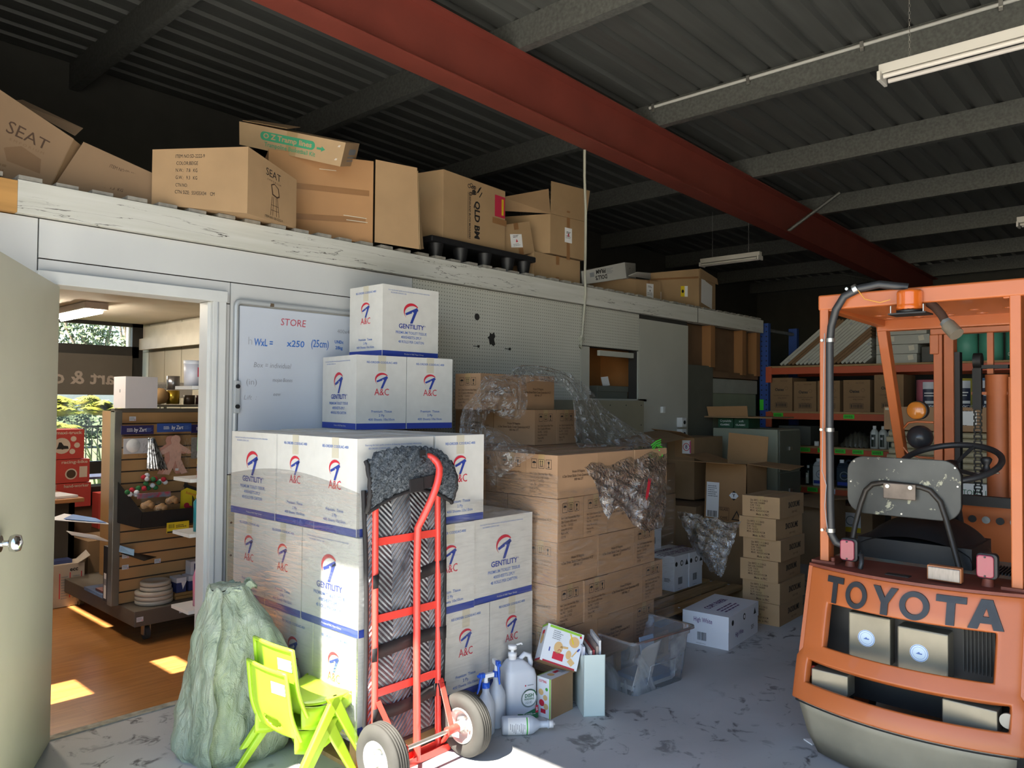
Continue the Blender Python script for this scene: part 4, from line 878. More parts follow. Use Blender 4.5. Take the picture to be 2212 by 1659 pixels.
def food_box(name, loc, rot, label, w=0.17, d=0.085, h=0.185):
    o = thing(name, label, 'box', loc, 0, 'play food boxes by the magazine file'); o.rotation_euler = rot; b = MB()
    b.carton(w, d, h, CARDD, {}); c = [(-w/2, -d/2, 0), (-w/2, d/2, 0)]
    b.face_items((-w/2, d/2, 0), (-w/2, -d/2, 0), (-w/2, -d/2, h), (-w/2, d/2, h), [('r', 0.5, 0.5, d, h, CB, 0.5), ('r', 0.93, 0.5, 0.008, h, LGRN), ('t', 'CUTTING', 0.42, 0.90, 0.016, INKR, {'w': 0.045, 'b': 0.02}), ('c', 0.3, 0.62, 0.015, BEI), ('c', 0.6, 0.5, 0.013, BEI), ('c', 0.35, 0.35, 0.016, INKR), ('c', 0.65, 0.28, 0.014, BEI), ('r', 0.45, 0.15, 0.03, 0.02, INKR), ('c', 0.7, 0.72, 0.008, mat('leaf_green', '#4aa03c', 0.5))])
    b.face_items((-w/2, -d/2, h), (w/2, -d/2, h), (w/2, d/2, h), (-w/2, d/2, h), [('r', 0.5, 0.5, w, d, CB, 0.5)]+[('c', 0.3, 0.5, 0.018, BEI), ('r', 0.6, 0.6, 0.04, 0.02, INKR), ('r', 0.5, 0.95, w, 0.006, LGRN), ('lines', 0.75, 0.4, 0.04, 0.03, 3, INKGREY)])
    b.build('carton_body', o); return o
food_box('play_food_box', (2.895, 2.375, 0), (0, 0, 0.02), 'upright small carton with printed play food on its narrow side beside the jug')
fb2 = thing('play_food_box', 'tilted white play food box with lime band leaning on top of the upright one', 'box', (2.90, 2.38, 0.215), 0, 'play food boxes by the magazine file')
fb2.rotation_euler = (math.radians(-24), math.radians(20), math.radians(-40)); b = MB()
b.box(-0.095, 0.095, -0.045, 0.045, 0, 0.175, CARDD); b.face_items((-0.095, -0.045, 0), (0.095, -0.045, 0), (0.095, -0.045, 0.175), (-0.095, -0.045, 0.175), [('r', 0.5, 0.5, 0.19, 0.175, CB, 0.5)]+food_items())
b.face_items((-0.095, 0.045, 0), (-0.095, -0.045, 0), (-0.095, -0.045, 0.175), (-0.095, 0.045, 0.175), [('r', 0.5, 0.5, 0.09, 0.175, CB, 0.5), ('r', 0.5, 0.03, 0.09, 0.01, KR), ('r', 0.5, 0.97, 0.09, 0.01, LGRN), ('c', 0.5, 0.6, 0.025, BEI), ('r', 0.5, 0.78, 0.04, 0.02, INKR)])
b.build('carton_body', fb2)

# magazine file with papers
MF = mat('mint_file_card', '#c2d0cc', 0.6, var=0.04)
mf = thing('magazine_file', 'pale mint open-topped magazine file crammed with leaflets on the floor', 'magazine file', (3.06, 2.30, 0), math.radians(-40))
b = MB(); w, d = 0.105, 0.25; V = []
b.box(-w/2, w/2, -d/2, -d/2+0.003, 0, 0.29, MF); b.box(-w/2, w/2, d/2-0.003, d/2, 0, 0.13, MF); b.box(-w/2, w/2, -d/2, d/2, 0, 0.003, MF)
for sx in (-w/2, w/2-0.003): b.prism([(-d/2, 0), (d/2, 0), (d/2, 0.13), (d/2-0.06, 0.15), (-d/2+0.06, 0.27), (-d/2, 0.29)], sx, sx+0.003, MF, 'x')
b.build('holder', mf)
rr = random.Random(2)
for k, (cl, nm_) in enumerate((('#c8ccd8', 'white'), ('#b8c4d8', 'bluish'), ('#d8d4cc', 'cream'), ('#b04848', 'red'), ('#9a8a80', 'brown'), ('#dcdcdc', 'pale'))):
    lf = tag(MB().build('tmp'), 'x', 'x') if False else None
    b = MB(); pm = mat('leaflet_'+nm_, cl, 0.6, var=0.2, scale=30); x = -0.042+0.0155*k; hh = 0.285+rr.uniform(-0.01, 0.03)+(0.03 if k > 3 else 0)
    b.box(x-0.005, x+0.006, -0.10+rr.uniform(0, .015), 0.10, 0.004, hh, pm, rx=rr.uniform(-0.03, 0.03)); o = b.build('leaflet_bundle'); o.matrix_world = Matrix.Translation((3.06, 2.30, 0)) @ Matrix.Rotation(math.radians(-40), 4, 'Z')
    tag(o, '%s bundle of leaflets standing in the mint magazine file' % ({'white': 'leftmost white', 'bluish': 'pale bluish', 'cream': 'cream coloured', 'red': 'red edged', 'brown': 'brownish', 'pale': 'rightmost pale'}[nm_]), 'leaflets', 'leaflets in the mint magazine file')

# clear storage tub
TUBM = film('clear_tub_plastic', '#ccd4de', 0.95, 0.22, 0.15, 3, gl=0.35)
tb = thing('storage_tub', 'large clear open plastic tub with a rim standing on the concrete floor', 'tub', (3.53, 2.30, 0), math.radians(-7)); b = MB()
bw, bd, tw, td, hh = 0.20, 0.125, 0.245, 0.155, 0.29
def ring_(w, d, z, r=0.03): return [(x, y, z) for x, y in rrect(2*w, 2*d, r, 4)]
R = [ring_(bw, bd, 0.0), ring_(bw+0.004, bd+0.004, 0.012), ring_(tw-0.014, td-0.012, hh-0.045), ring_(tw-0.004, td-0.004, hh-0.04), ring_(tw-0.002, td-0.002, hh-0.006), ring_(tw+0.012, td+0.012, hh), ring_(tw+0.014, td+0.014, hh-0.014)]
n = len(R[0]); b.add(sum(R, []), [(i*n+k, i*n+(k+1) % n, (i+1)*n+(k+1) % n, (i+1)*n+k) for i in range(len(R)-1) for k in range(n)], TUBM, True); b.add(R[0], [tuple(range(n))], TUBM)
b.build('tub_body', tb)
for q in (-1, 1): b = MB(); b.tube([(x, q*(0.129+0.03*(z-0.02)/0.2), z) for x, z in ((-0.11, 0.04), (-0.10, 0.14), (0.10, 0.14), (0.11, 0.04))], 0.003, TUBM, n=6); b.build('moulded_rib', tb)
def in_tub(name, mb, label, cat, **k):
    o = mb.build(name, **k); o.matrix_world = Matrix.Translation((3.53, 2.30, 0)) @ Matrix.Rotation(math.radians(-7), 4, 'Z'); return tag(o, label, cat)
b = MB(); b.box(-0.16, 0.15, -0.09, 0.10, 0.006, 0.03, mat('pale_book_edge', '#c8ccd4', 0.7, var=0.1)); b.box(-0.10, 0.16, -0.10, 0.08, 0.031, 0.055, mat('blue_game_box', '#4a6896', 0.5, var=0.25, scale=9)); in_tub('board_game', b, 'blue boxed game lying flat in the bottom of the clear tub', 'box')
b = MB(); b.grid(lambda u, v: (-0.17+0.15*u+0.03*v, -0.075-0.045*v+0.006*math.sin(u*5), 0.035+0.215*v-0.03*(1-u)), 10, 8, WHITE); in_tub('paper_sheet', b, 'white sheet of paper leaning against the near wall of the clear tub', 'paper', solid=0.001)
b = MB(); b.box(0.05, 0.16, 0.04, 0.05, 0.06, 0.21, mat('pale_blue_card', '#9fb2c8', 0.6), rx=-0.15); in_tub('picture_card', b, 'pale blue framed card standing at the back of the clear tub', 'card')
b = MB(); b.prism([(-0.03, -0.02), (0.0, 0.03), (0.03, 0.0), (0.01, -0.03)], 0.001, 0.006, WHITE); o = b.build('paper_scrap'); o.location = (3.42, 1.35, 0); tag(o, 'small torn white paper scrap lying on the concrete by the forklift', 'paper scrap')
# ================================================================ cartons up on the loft deck
def lbox(name, label, N, L, R, zb, h, m, sides=None, topi=None, cat='carton', group='cartons on the loft deck', tops=None, extra=None):
    """carton from its near, left and right floor corners; h = (near, left, right) heights"""
    Bx = (L[0]+R[0]-N[0], L[1]+R[1]-N[1]); hn, hl, hr = h; hb = hl+hr-hn
    ox = ((L[0]+R[0])/2, (L[1]+R[1])/2, zb)
    bot = [(N[0], N[1], zb), (R[0], R[1], zb), (Bx[0], Bx[1], zb), (L[0], L[1], zb)]
    top = [(N[0], N[1], zb+hn), (R[0], R[1], zb+hr), (Bx[0], Bx[1], zb+hb), (L[0], L[1], zb+hl)]
    if tops: top = tops
    t = thing(name, label, cat, ox, 0, group); b = MB(); b.box8(bot, top, m, sides, topi); b.build('carton_body', t, off=ox, bevel=0.003)
    if extra:
        for nm_, mb in extra(bot, top): mb.build(nm_, t, off=ox)
    return t
DK = 2.445
def quad(b, pts, m, th=0.003):
    P = [Vector(p) for p in pts]; n = (P[1]-P[0]).cross(P[3]-P[0]).normalized()*th
    b.hexa([tuple(p) for p in P]+[tuple(p+n) for p in P], m)
# tilted, torn carton at the far left
t = thing('seat_carton', 'large tilted and torn carton at the far left end of the loft deck', 'carton', (1.15, 4.2, DK), 0, 'cartons on the loft deck'); o_ = (1.15, 4.2, DK)
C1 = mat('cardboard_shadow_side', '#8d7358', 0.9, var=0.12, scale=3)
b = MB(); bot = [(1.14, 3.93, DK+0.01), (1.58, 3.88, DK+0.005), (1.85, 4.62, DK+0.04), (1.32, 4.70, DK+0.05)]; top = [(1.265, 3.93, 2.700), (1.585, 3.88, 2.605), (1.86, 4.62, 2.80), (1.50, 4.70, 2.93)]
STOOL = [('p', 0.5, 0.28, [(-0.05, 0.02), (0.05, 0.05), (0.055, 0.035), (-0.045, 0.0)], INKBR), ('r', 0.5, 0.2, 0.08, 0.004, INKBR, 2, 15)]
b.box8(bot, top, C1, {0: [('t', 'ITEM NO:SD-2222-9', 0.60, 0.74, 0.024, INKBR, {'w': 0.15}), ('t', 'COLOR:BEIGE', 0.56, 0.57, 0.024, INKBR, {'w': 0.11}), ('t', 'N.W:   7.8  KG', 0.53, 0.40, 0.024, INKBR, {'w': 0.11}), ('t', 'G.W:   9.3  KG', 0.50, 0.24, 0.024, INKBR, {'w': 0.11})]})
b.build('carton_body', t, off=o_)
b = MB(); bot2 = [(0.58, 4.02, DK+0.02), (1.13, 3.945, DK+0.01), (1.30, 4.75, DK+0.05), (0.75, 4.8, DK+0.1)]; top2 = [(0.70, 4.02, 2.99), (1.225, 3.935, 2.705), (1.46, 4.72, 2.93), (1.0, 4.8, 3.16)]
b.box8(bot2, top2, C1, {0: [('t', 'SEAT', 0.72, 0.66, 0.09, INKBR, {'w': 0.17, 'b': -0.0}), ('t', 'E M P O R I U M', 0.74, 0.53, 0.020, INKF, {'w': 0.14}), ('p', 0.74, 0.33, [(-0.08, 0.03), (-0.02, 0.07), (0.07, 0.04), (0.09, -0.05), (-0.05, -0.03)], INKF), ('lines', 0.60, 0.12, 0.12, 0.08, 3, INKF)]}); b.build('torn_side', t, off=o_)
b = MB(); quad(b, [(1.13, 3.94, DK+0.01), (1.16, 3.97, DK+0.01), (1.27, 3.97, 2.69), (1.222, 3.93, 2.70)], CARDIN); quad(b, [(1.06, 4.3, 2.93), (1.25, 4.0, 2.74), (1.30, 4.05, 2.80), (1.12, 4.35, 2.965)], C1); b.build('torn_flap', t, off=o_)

seatf = [('t', 'ITEM NO:SD-2222-9', 0.385, 0.865, 0.026, INKK, {'w': 0.135}), ('t', 'COLOR:BEIGE', 0.355, 0.745, 0.026, INKK, {'w': 0.10}), ('t', 'N.W.:   7.8   KG', 0.35, 0.625, 0.026, INKK, {'w': 0.10}), ('t', 'G.W.:   9.3   KG', 0.35, 0.50, 0.026, INKK, {'w': 0.10}), ('t', 'CTN NO:', 0.30, 0.37, 0.026, INKK, {'w': 0.055}), ('t', 'CTN SIZE:  55X55X34    CM', 0.44, 0.25, 0.026, INKK, {'w': 0.185})]
def stool(u, v, s):
    o = [('p', u, v, [(-0.20*s, 0.42*s), (-0.05*s, 0.50*s), (0.16*s, 0.40*s), (0.22*s, 0.12*s), (0.10*s, 0.05*s), (-0.14*s, 0.10*s)], INKBR), ('p', u, v, [(-0.16*s, 0.40*s), (-0.04*s, 0.46*s), (0.12*s, 0.38*s), (0.17*s, 0.15*s), (0.08*s, 0.10*s), (-0.10*s, 0.14*s)], CARD, 3)]
    for dx, a in ((-0.16, -6), (0.14, 8), (-0.08, -3), (0.06, 3)): o.append(('r', u+dx*s/0.35, v-0.25*s/0.3, 0.018*s, 0.62*s, INKBR, 2, a))
    o += [('r', u, v-0.22*s/0.3, 0.34*s, 0.016*s, INKBR, 2), ('r', u, v-0.38*s/0.3, 0.38*s, 0.016*s, INKBR, 2)]
    return o
sidef = [('t', 'SEAT', 0.50, 0.80, 0.055, INKK, {'w': 0.115}), ('t', 'E M P O R I U M', 0.52, 0.685, 0.014, INKBR, {'w': 0.105})]+stool(0.54, 0.40, 0.165)+[('t', 'ITEM NO: SD-2222-9', 0.52, 0.055, 0.018, INKK, {'w': 0.14})]
def ex_top(bot, top):
    b = MB(); quad(b, [top[0], top[1], top[2], top[3]], CARD); 
    return [('top_flap', b)]
lbox('seat_carton', 'tan carton printed with item number and a bar stool, left of centre on the loft', (1.955, 3.665), (1.55, 3.85), (2.315, 3.79), DK+0.002, (0.345, 0.27, 0.275), CARD, {3: seatf, 0: sidef})
# flat trampoline kit box lying on top
t = thing('kit_carton', 'flat tilted carton with green oval lettering lying across two loft cartons', 'carton', (2.35, 4.0, 2.88), 0, 'cartons on the loft deck'); o_ = (2.35, 4.0, 2.88)
GT = mat('green_print', '#3f9a72', 0.6)
b = MB(); bot = [(2.215, 4.258, 3.001), (2.536, 3.694, 2.829), (2.776, 3.894, 2.929), (2.455, 4.458, 3.101)]; top = [(2.211, 4.257, 3.138), (2.555, 3.670, 2.967), (2.795, 3.870, 3.067), (2.451, 4.457, 3.238)]
KC = mat('cardboard_pale', '#b59874', 0.85, var=0.08)
it = [('p', 0.47, 0.60, [(x, y) for x, y in rrect(0.36, 0.052, 0.025, 5)], GT, 1), ('t', 'O Z Tramp lines', 0.47, 0.60, 0.042, KC, {'w': 0.32, 'b': 0.03}), ('p', 0.795, 0.54, [(-0.03, -0.006), (0.0, -0.006), (0.0, -0.016), (0.025, 0.0), (0.0, 0.016), (0.0, 0.006), (-0.03, 0.006)], GT, 1), ('t', 'Trampoline Basketball Kit', 0.50, 0.25, 0.036, GT, {'w': 0.34, 'b': 0.01}), ('r', 0.945, 0.80, 0.003, 0.013, WHITE, 1, -30), ('r', 0.955, 0.80, 0.003, 0.013, WHITE, 1, -30), ('r', 0.94, 0.25, 0.003, 0.013, WHITE, 1, -30), ('r', 0.95, 0.25, 0.003, 0.013, WHITE, 1, -30)]
b.box8(bot, top, KC, {0: it, 1: [('p', 0.6, 0.6, [(x, y) for x, y in rrect(0.16, 0.035, 0.015, 4)], INKGREY, 1), ('lines', 0.6, 0.3, 0.18, 0.04, 2, INKGREY)]}); b.build('carton_body', t, off=o_, bevel=0.004)
b = MB(); quad(b, [(2.230, 4.255, 3.146), (2.378, 4.003, 3.078), (2.520, 4.095, 3.146), (2.372, 4.348, 3.209)], CARD); b.build('lifted_flap', t, off=o_)
b = MB(); quad(b, [(2.3623, 3.9984, 2.9219), (2.3944, 3.9420, 2.9047), (2.4033, 3.9281, 3.0422), (2.3689, 3.9868, 3.0593)], TAPE, 0.0002); b.build('tape', t, off=o_)
# big carton with tape
def ex5(bot, top):
    b = MB(); a, c, d, e = [Vector(p) for p in (bot[0], top[0], top[1], bot[1])]
    q = MB(); quad(q, [(2.845, 3.775, DK+0.01), (3.135, 3.70, DK+0.0), (3.11, 3.70, 2.955), (2.845, 3.775, 2.96)], CARD)
    r = MB(); quad(r, [(3.14, 3.70, DK+0.0), (3.24, 3.78, DK+0.03), (3.16, 3.80, 2.72), (3.12, 3.705, 2.94)], mat('cardboard_flap_pale', '#b89c74', 0.85))
    tp = MB(); tp.face_items(bot[3], bot[0], top[0], top[3], [('r', 0.52, 0.60, 0.54, 0.035, TAPEB, 1), ('r', 0.52, 0.25, 0.50, 0.035, TAPEB, 1, 2), ('r', 0.82, 0.30, 0.14, 0.004, TAPEW, 2, -3), ('r', 0.84, 0.25, 0.13, 0.004, TAPEW, 2, -2), ('r', 0.55, 0.83, 0.10, 0.004, TAPEW, 2)])
    return [('side_flap', q), ('open_flap', r), ('tape', tp)]
C5 = mat('cardboard_orange', '#ab8158', 0.85, var=0.12, scale=3)
lbox('open_carton', 'large taped carton lying open-ended in the middle of the loft, side flaps out', (2.84, 3.785), (2.27, 4.02), (3.10, 4.4), DK+0.002, (0.505, 0.49, 0.50), C5, {}, extra=ex5)
# QLD BM
CA = mat('cardboard_mid', '#a28562', 0.85, var=0.10, scale=4)
def qld():
    o = [('t', 'QLD BM', 0.52, 0.40, 0.075, INKK, {'w': 0.27, 'r': -90, 'b': 0.035}), ('t', 'QUEENSLAND BLOW MOULDERS', 0.405, 0.44, 0.026, INKK, {'w': 0.33, 'r': -90, 'b': 0.02}), ('r', 0.375, 0.44, 0.003, 0.33, INKK, 2), ('r', 0.905, 0.72, 0.115, 0.16, REDL, 1), ('r', 0.95, 0.72, 0.022, 0.12, YEL, 2), ('lines', 0.95, 0.72, 0.016, 0.11, 10, INKR), ('r', 0.90, 0.48, 0.16, 0.045, TAPEB, 1)]
    rr = random.Random(6)
    for k in range(13): o.append(('ring', 0.44+rr.uniform(-0.06, 0.07), 0.84+rr.uniform(-0.07, 0.07), rr.uniform(0.008, 0.017), 0.005, INKK))
    for k in range(4): o.append(('r', 0.55+rr.uniform(-.03, .03), 0.85+rr.uniform(-.05, .05), 0.05, 0.008, INKK, 2, 55))
    return o
lbox('moulders_carton', 'carton with large sideways black lettering and a red label, on a black plastic pallet', (3.50, 3.885), (3.33, 4.33), (4.155, 3.92), 2.60, (0.475, 0.46, 0.465), CA, {0: qld()})
# black plastic pallet beneath
t = thing('plastic_pallet', 'black plastic pallet with stubby feet lying on the loft deck under a carton', 'pallet', (3.85, 4.15, DK)); b = MB()
b.box(3.36, 4.42, 3.84, 4.6, 2.555, 2.598, BLACK); b.build('deck', t, off=(3.85, 4.15, DK), bevel=0.01)
for x in (3.45, 3.68, 3.92, 4.16, 4.34):
    for y in (3.90, 4.5):
        b = MB(); b.lathe([(0.038, 0), (0.055, 0.11)], (x, y, 2.447), BLACK, n=16); b.build('foot', t, off=(3.85, 4.15, DK))
LABI = [('r', 0.5, 0.5, 0.09, 0.12, WHITE, 1), ('lines', 0.5, 0.68, 0.05, 0.02, 2, INKK), ('p', 0.5, 0.5, [(-0.015, -0.01), (0, 0.02), (0.015, -0.01)], INKR, 2), ('lines', 0.5, 0.38, 0.07, 0.03, 3, INKGREY)]
def labat(u, v, s=1.0, tape=True):
    o = [(i[0], u+(i[1]-0.5)*0+0, v+(i[2]-0.5)*0.35*s)+tuple(i[3:]) for i in LABI]; return ([('r', u, v, 0.04, 0.40, TAPEB, 0.5)] if tape else [])+o
lbox('labelled_carton', 'lower brown carton under the two open cartons beside the hanging cable', (4.49, 3.93), (4.35, 4.25), (5.045, 3.90), DK+0.002, (0.22, 0.22, 0.215), CA, {0: [('r', 0.5, 0.85, 0.04, 0.07, TAPEB, 1), ('r', 0.5, 0.12, 0.04, 0.05, TAPEB, 1)]})
def ex7(bot, top):
    q = MB(); quad(q, [top[0], top[1], (5.17, 3.90, 3.275), (4.72, 3.95, 3.27)], CA)
    r = MB(); quad(r, [top[0], (4.69, 3.95, 3.20), (4.33, 4.12, 3.09), (4.20, 4.25, 2.99)], CARDD)
    return [('raised_flap', q), ('folded_flap', r)]
lbox('labelled_carton', 'open brown carton with a raised flap and small white label, left of the hanging cable', (4.655, 3.90), (4.45, 4.28), (5.095, 3.885), 2.672, (0.315, 0.31, 0.325), CA, {0: labat(0.5, 0.55, 1.0)}, extra=ex7)
t = thing('labelled_carton', 'small brown carton tipped at an angle against its neighbour, white label in front', 'carton', (4.35, 3.94, 2.615), 0, 'cartons on the loft deck'); b = MB()
b.box(-0.165, 0.165, 0, 0.26, 0, 0.245, CA); b.face_items((-0.165, 0, 0), (0.165, 0, 0), (0.165, 0, 0.245), (-0.165, 0, 0.245), [('r', 0.52, 0.90, 0.05, 0.05, TAPEB, 1), ('r', 0.55, 0.10, 0.05, 0.06, TAPEB, 1), ('r', 0.45, 0.46, 0.125, 0.10, WHITE, 1, -6), ('lines', 0.45, 0.60, 0.06, 0.02, 2, INKK), ('p', 0.46, 0.46, [(-0.012, -0.01), (0, 0.015), (0.012, -0.01)], INKR, 2), ('lines', 0.45, 0.34, 0.08, 0.02, 2, INKGREY)]); b.build('carton_body', t, bevel=0.003); t.rotation_euler = (0, math.radians(-15), math.radians(-3))
# doll's pram box on a brown carton
lbox('labelled_carton', 'brown carton with a white label supporting the slanting white pram box', (5.92, 3.93), (5.10, 4.02), (6.34, 3.93), DK+0.002, (0.175, 0.15, 0.205), CA, {0: [('r', 0.5, 0.5, 0.04, 0.2, TAPEB, 0.5), ('r', 0.55, 0.5, 0.12, 0.13, WHITE, 1), ('lines', 0.55, 0.7, 0.07, 0.02, 2, INKK), ('lines', 0.55, 0.35, 0.09, 0.03, 2, INKGREY), ('p', 0.55, 0.52, [(-0.01, -0.01), (0, 0.01), (0.01, -0.01)], INKK)]})
t = thing('pram_box', 'white flat box printed upside down, slanting over a brown loft carton', 'box', (5.6, 4.0, 2.6), 0, 'cartons on the loft deck'); o_ = (5.6, 4.0, 2.6)
b = MB(); bot = [(5.70, 3.915, 2.625), (6.10, 4.05, 2.665), (5.45, 4.45, 2.62), (5.10, 4.30, 2.55)]
bot = [(5.08, 3.90, 2.47), (5.72, 3.90, 2.605), (6.25, 4.15, 2.66), (5.55, 4.45, 2.55)]; top = [(5.06, 3.90, 2.58), (5.69, 3.90, 2.745), (6.24, 4.15, 2.84), (5.53, 4.45, 2.70)]
WG = mat('grey_white_box', '#b9b8b2', 0.6, var=0.04)
b.box8(bot, top, WG, {0: [('t', "DOLL'S", 0.42, 0.34, 0.05, INKK, {'w': 0.17, 'r': 180, 'b': 0.03}), ('t', 'PRAM', 0.42, 0.74, 0.05, INKK, {'w': 0.14, 'r': 180, 'b': 0.03}), ('r', 0.22, 0.6, 0.06, 0.04, INKGREY), ('lines', 0.62, 0.65, 0.10, 0.05, 4, INKGREY)], 1: [('t', 'PRAM', 0.45, 0.6, 0.05, INKK, {'w': 0.10, 'r': 180, 'b': 0.03}), ('r', 0.75, 0.6, 0.08, 0.03, INKGREY), ('frame', 0.15, 0.55, 0.10, 0.09, 0.004, INKGREY)]}); b.build('carton_body', t, off=o_, bevel=0.003)
b = MB(); quad(b, [(5.74, 3.895, 2.63), (6.30, 4.02, 2.68), (6.05, 3.86, 2.69), (5.80, 3.84, 2.665)], WG); b.build('bent_flap', t, off=o_)
def ex12(bot, top):
    b = MB(); b.face_items(bot[0], bot[1], top[1], top[0], [('p', 0.45, 0.48, [(-0.17, -0.12), (0.16, -0.15), (0.17, 0.10), (-0.02, 0.11), (-0.16, 0.14)], WHITE, 1)])
    c = MB(); c.face_items(bot[3], bot[0], top[0], top[3], [('r', 0.66, 0.42, 0.05, 0.10, YEL, 1), ('r', 0.73, 0.42, 0.04, 0.10, WHITE, 1), ('c', 0.66, 0.42, 0.016, INKK, 2), ('r', 0.12, 0.25, 0.14, 0.10, WHITE, 1), ('bars', 0.12, 0.27, 0.10, 0.05, 8, INKGREY), ('r', 0.5, 0.78, 0.62, 0.018, TAPEB, 1)])
    d = MB(); quad(d, [(bot[0][0]-0.01, bot[0][1]-0.012, bot[0][2]+0.30), (bot[1][0]+0.02, bot[1][1]-0.02, bot[1][2]+0.30), (top[1][0]+0.01, top[1][1]-0.012, top[1][2]+0.005), (top[0][0]-0.008, top[0][1]-0.01, top[0][2]+0.005)], CA)
    return [('paper_patch', b), ('label', c), ('lid', d)]
lbox('labelled_carton', 'last carton on the loft deck at the right, with yellow sticker and torn white paper', (6.93, 3.85), (6.33, 4.05), (7.42, 3.93), DK+0.002, (0.40, 0.30, 0.36), CA, {}, extra=ex12)
b = MB()
for k, (x, y, z) in enumerate(((6.35, 3.80, DK+0.004), (6.62, 3.79, DK+0.004))): b.box(x, x+0.30, y, y+0.08, z, z+0.004, CARD, rz=-0.1, ry=0.05)
o = b.build('card_scrap'); tag(o, 'flattened cardboard scraps hanging over the beam edge below the last loft cartons', 'cardboard')
b = MB(); b.cyl((4.35, 4.8, 2.447), (4.35, 4.8, 3.30), 0.03, GALV); b.lathe([(0.03, 0), (0.09, 0.03), (0.09, 0.045), (0.0, 0.05)], (4.35, 4.8, 3.28), GALV); tag(b.build('vent_pipe'), 'grey pipe with a flanged cap rising behind the large lettered carton', 'pipe')

# hanging cable from the rafter to the wall
CABM = mat('grey_conduit', '#a3a294', 0.5, var=0.1)
b = MB(); b.tube([(4.56, 3.49, 3.385), (4.60, 3.52, 3.2), (4.67, 3.56, 2.95), (4.80, 3.66, 2.70), (4.90, 3.74, 2.50), (4.93, 3.755, 2.38), (4.935, 3.775, 2.20), (4.925, 3.785, 2.02), (4.915, 3.785, 1.97), (4.905, 3.785, 1.93), (4.895, 3.785, 1.95)], 0.0105, CABM, n=10); o = b.build('hanging_cable')
tag(o, 'pale grey cable hanging from the red rafter and clipped down the pegboard wall', 'cable')
b = MB(); b.cyl((4.92, 3.77, 2.0), (4.92, 3.80, 2.0), 0.02, CABM); b.cyl((4.92, 3.785, 1.985), (4.92, 3.785, 2.03), 0.016, CABM); b.build('cable_clamp', o)

# ================================================================ lights and conduit on the ceiling
BAT = mat('white_batten', '#d9d6cf', 0.4, var=0.03); TUB = mat('fluorescent_glass', '#e2ddd6', 0.2, var=0.02)
def batten(x, y0, y1, z, label, chain=True):
    t = thing('batten_light', label, 'light', (x, (y0+y1)/2, z), 0, 'twin tube batten lights'); o_ = (x, (y0+y1)/2, z)
    b = MB(); b.box(x-0.035, x+0.035, y0, y1, z, z+0.055, BAT); b.build('batten_body', t, off=o_, bevel=0.004)
    for s_ in (-1, 1):
        b = MB(); b.cyl((x+s_*0.042, y0+0.03, z-0.022), (x+s_*0.042, y1-0.03, z-0.022), 0.013, TUB, n=14); b.build('tube', t, off=o_)
    for y in (y0, y1-0.018):
        b = MB(); b.box(x-0.065, x+0.065, y, y+0.018, z-0.042, z+0.008, BAT); b.build('lamp_holder', t, off=o_, bevel=0.003)
    if chain:
        for y in (y0+0.15, y1-0.15):
            b = MB(); zz = z+0.055; k = 0
            while zz < rz(x)-0.02:
                hw = 0.005; 
                b.tube([(x+(hw if k % 2 else 0)*a_, y+(0 if k % 2 else hw)*a_, zz+q) for a_, q in ((0, 0), (1, 0.006), (1, 0.018), (0, 0.024), (-1, 0.018), (-1, 0.006), (0, 0))], 0.0013, STEEL, n=4, cap=False); zz += 0.020; k += 1
            b.build('chain', t, off=o_)
    return t
batten(4.50, -0.10, 1.38, 3.32, 'white twin tube batten light hanging on a chain at the upper right')
batten(8.55, 3.95, 4.72, 3.22, 'unlit batten light hanging in the dark beyond the loft cartons')
batten(8.52, 0.05, 1.40, 3.21, 'unlit batten light cut off at the right edge of the photo')
b = MB(); b.cyl((5.335, 3.42, 3.905), (5.335, -4.0, 3.905), 0.0125, mat('white_conduit', '#c8c8c2', 0.5, var=0.03), n=12); o = b.build('conduit'); tag(o, 'white electrical conduit pipe clipped along a ceiling purlin', 'conduit')
for y in (3.38, 2.56, 1.75, 0.95, 0.2):
    b = MB(); b.box(5.318, 5.352, y-0.012, y+0.012, 3.885, 3.925, STEEL); b.box(5.325, 5.335, y-0.01, y+0.012, 3.86, 3.89, STEEL); b.build('saddle_clip', o)
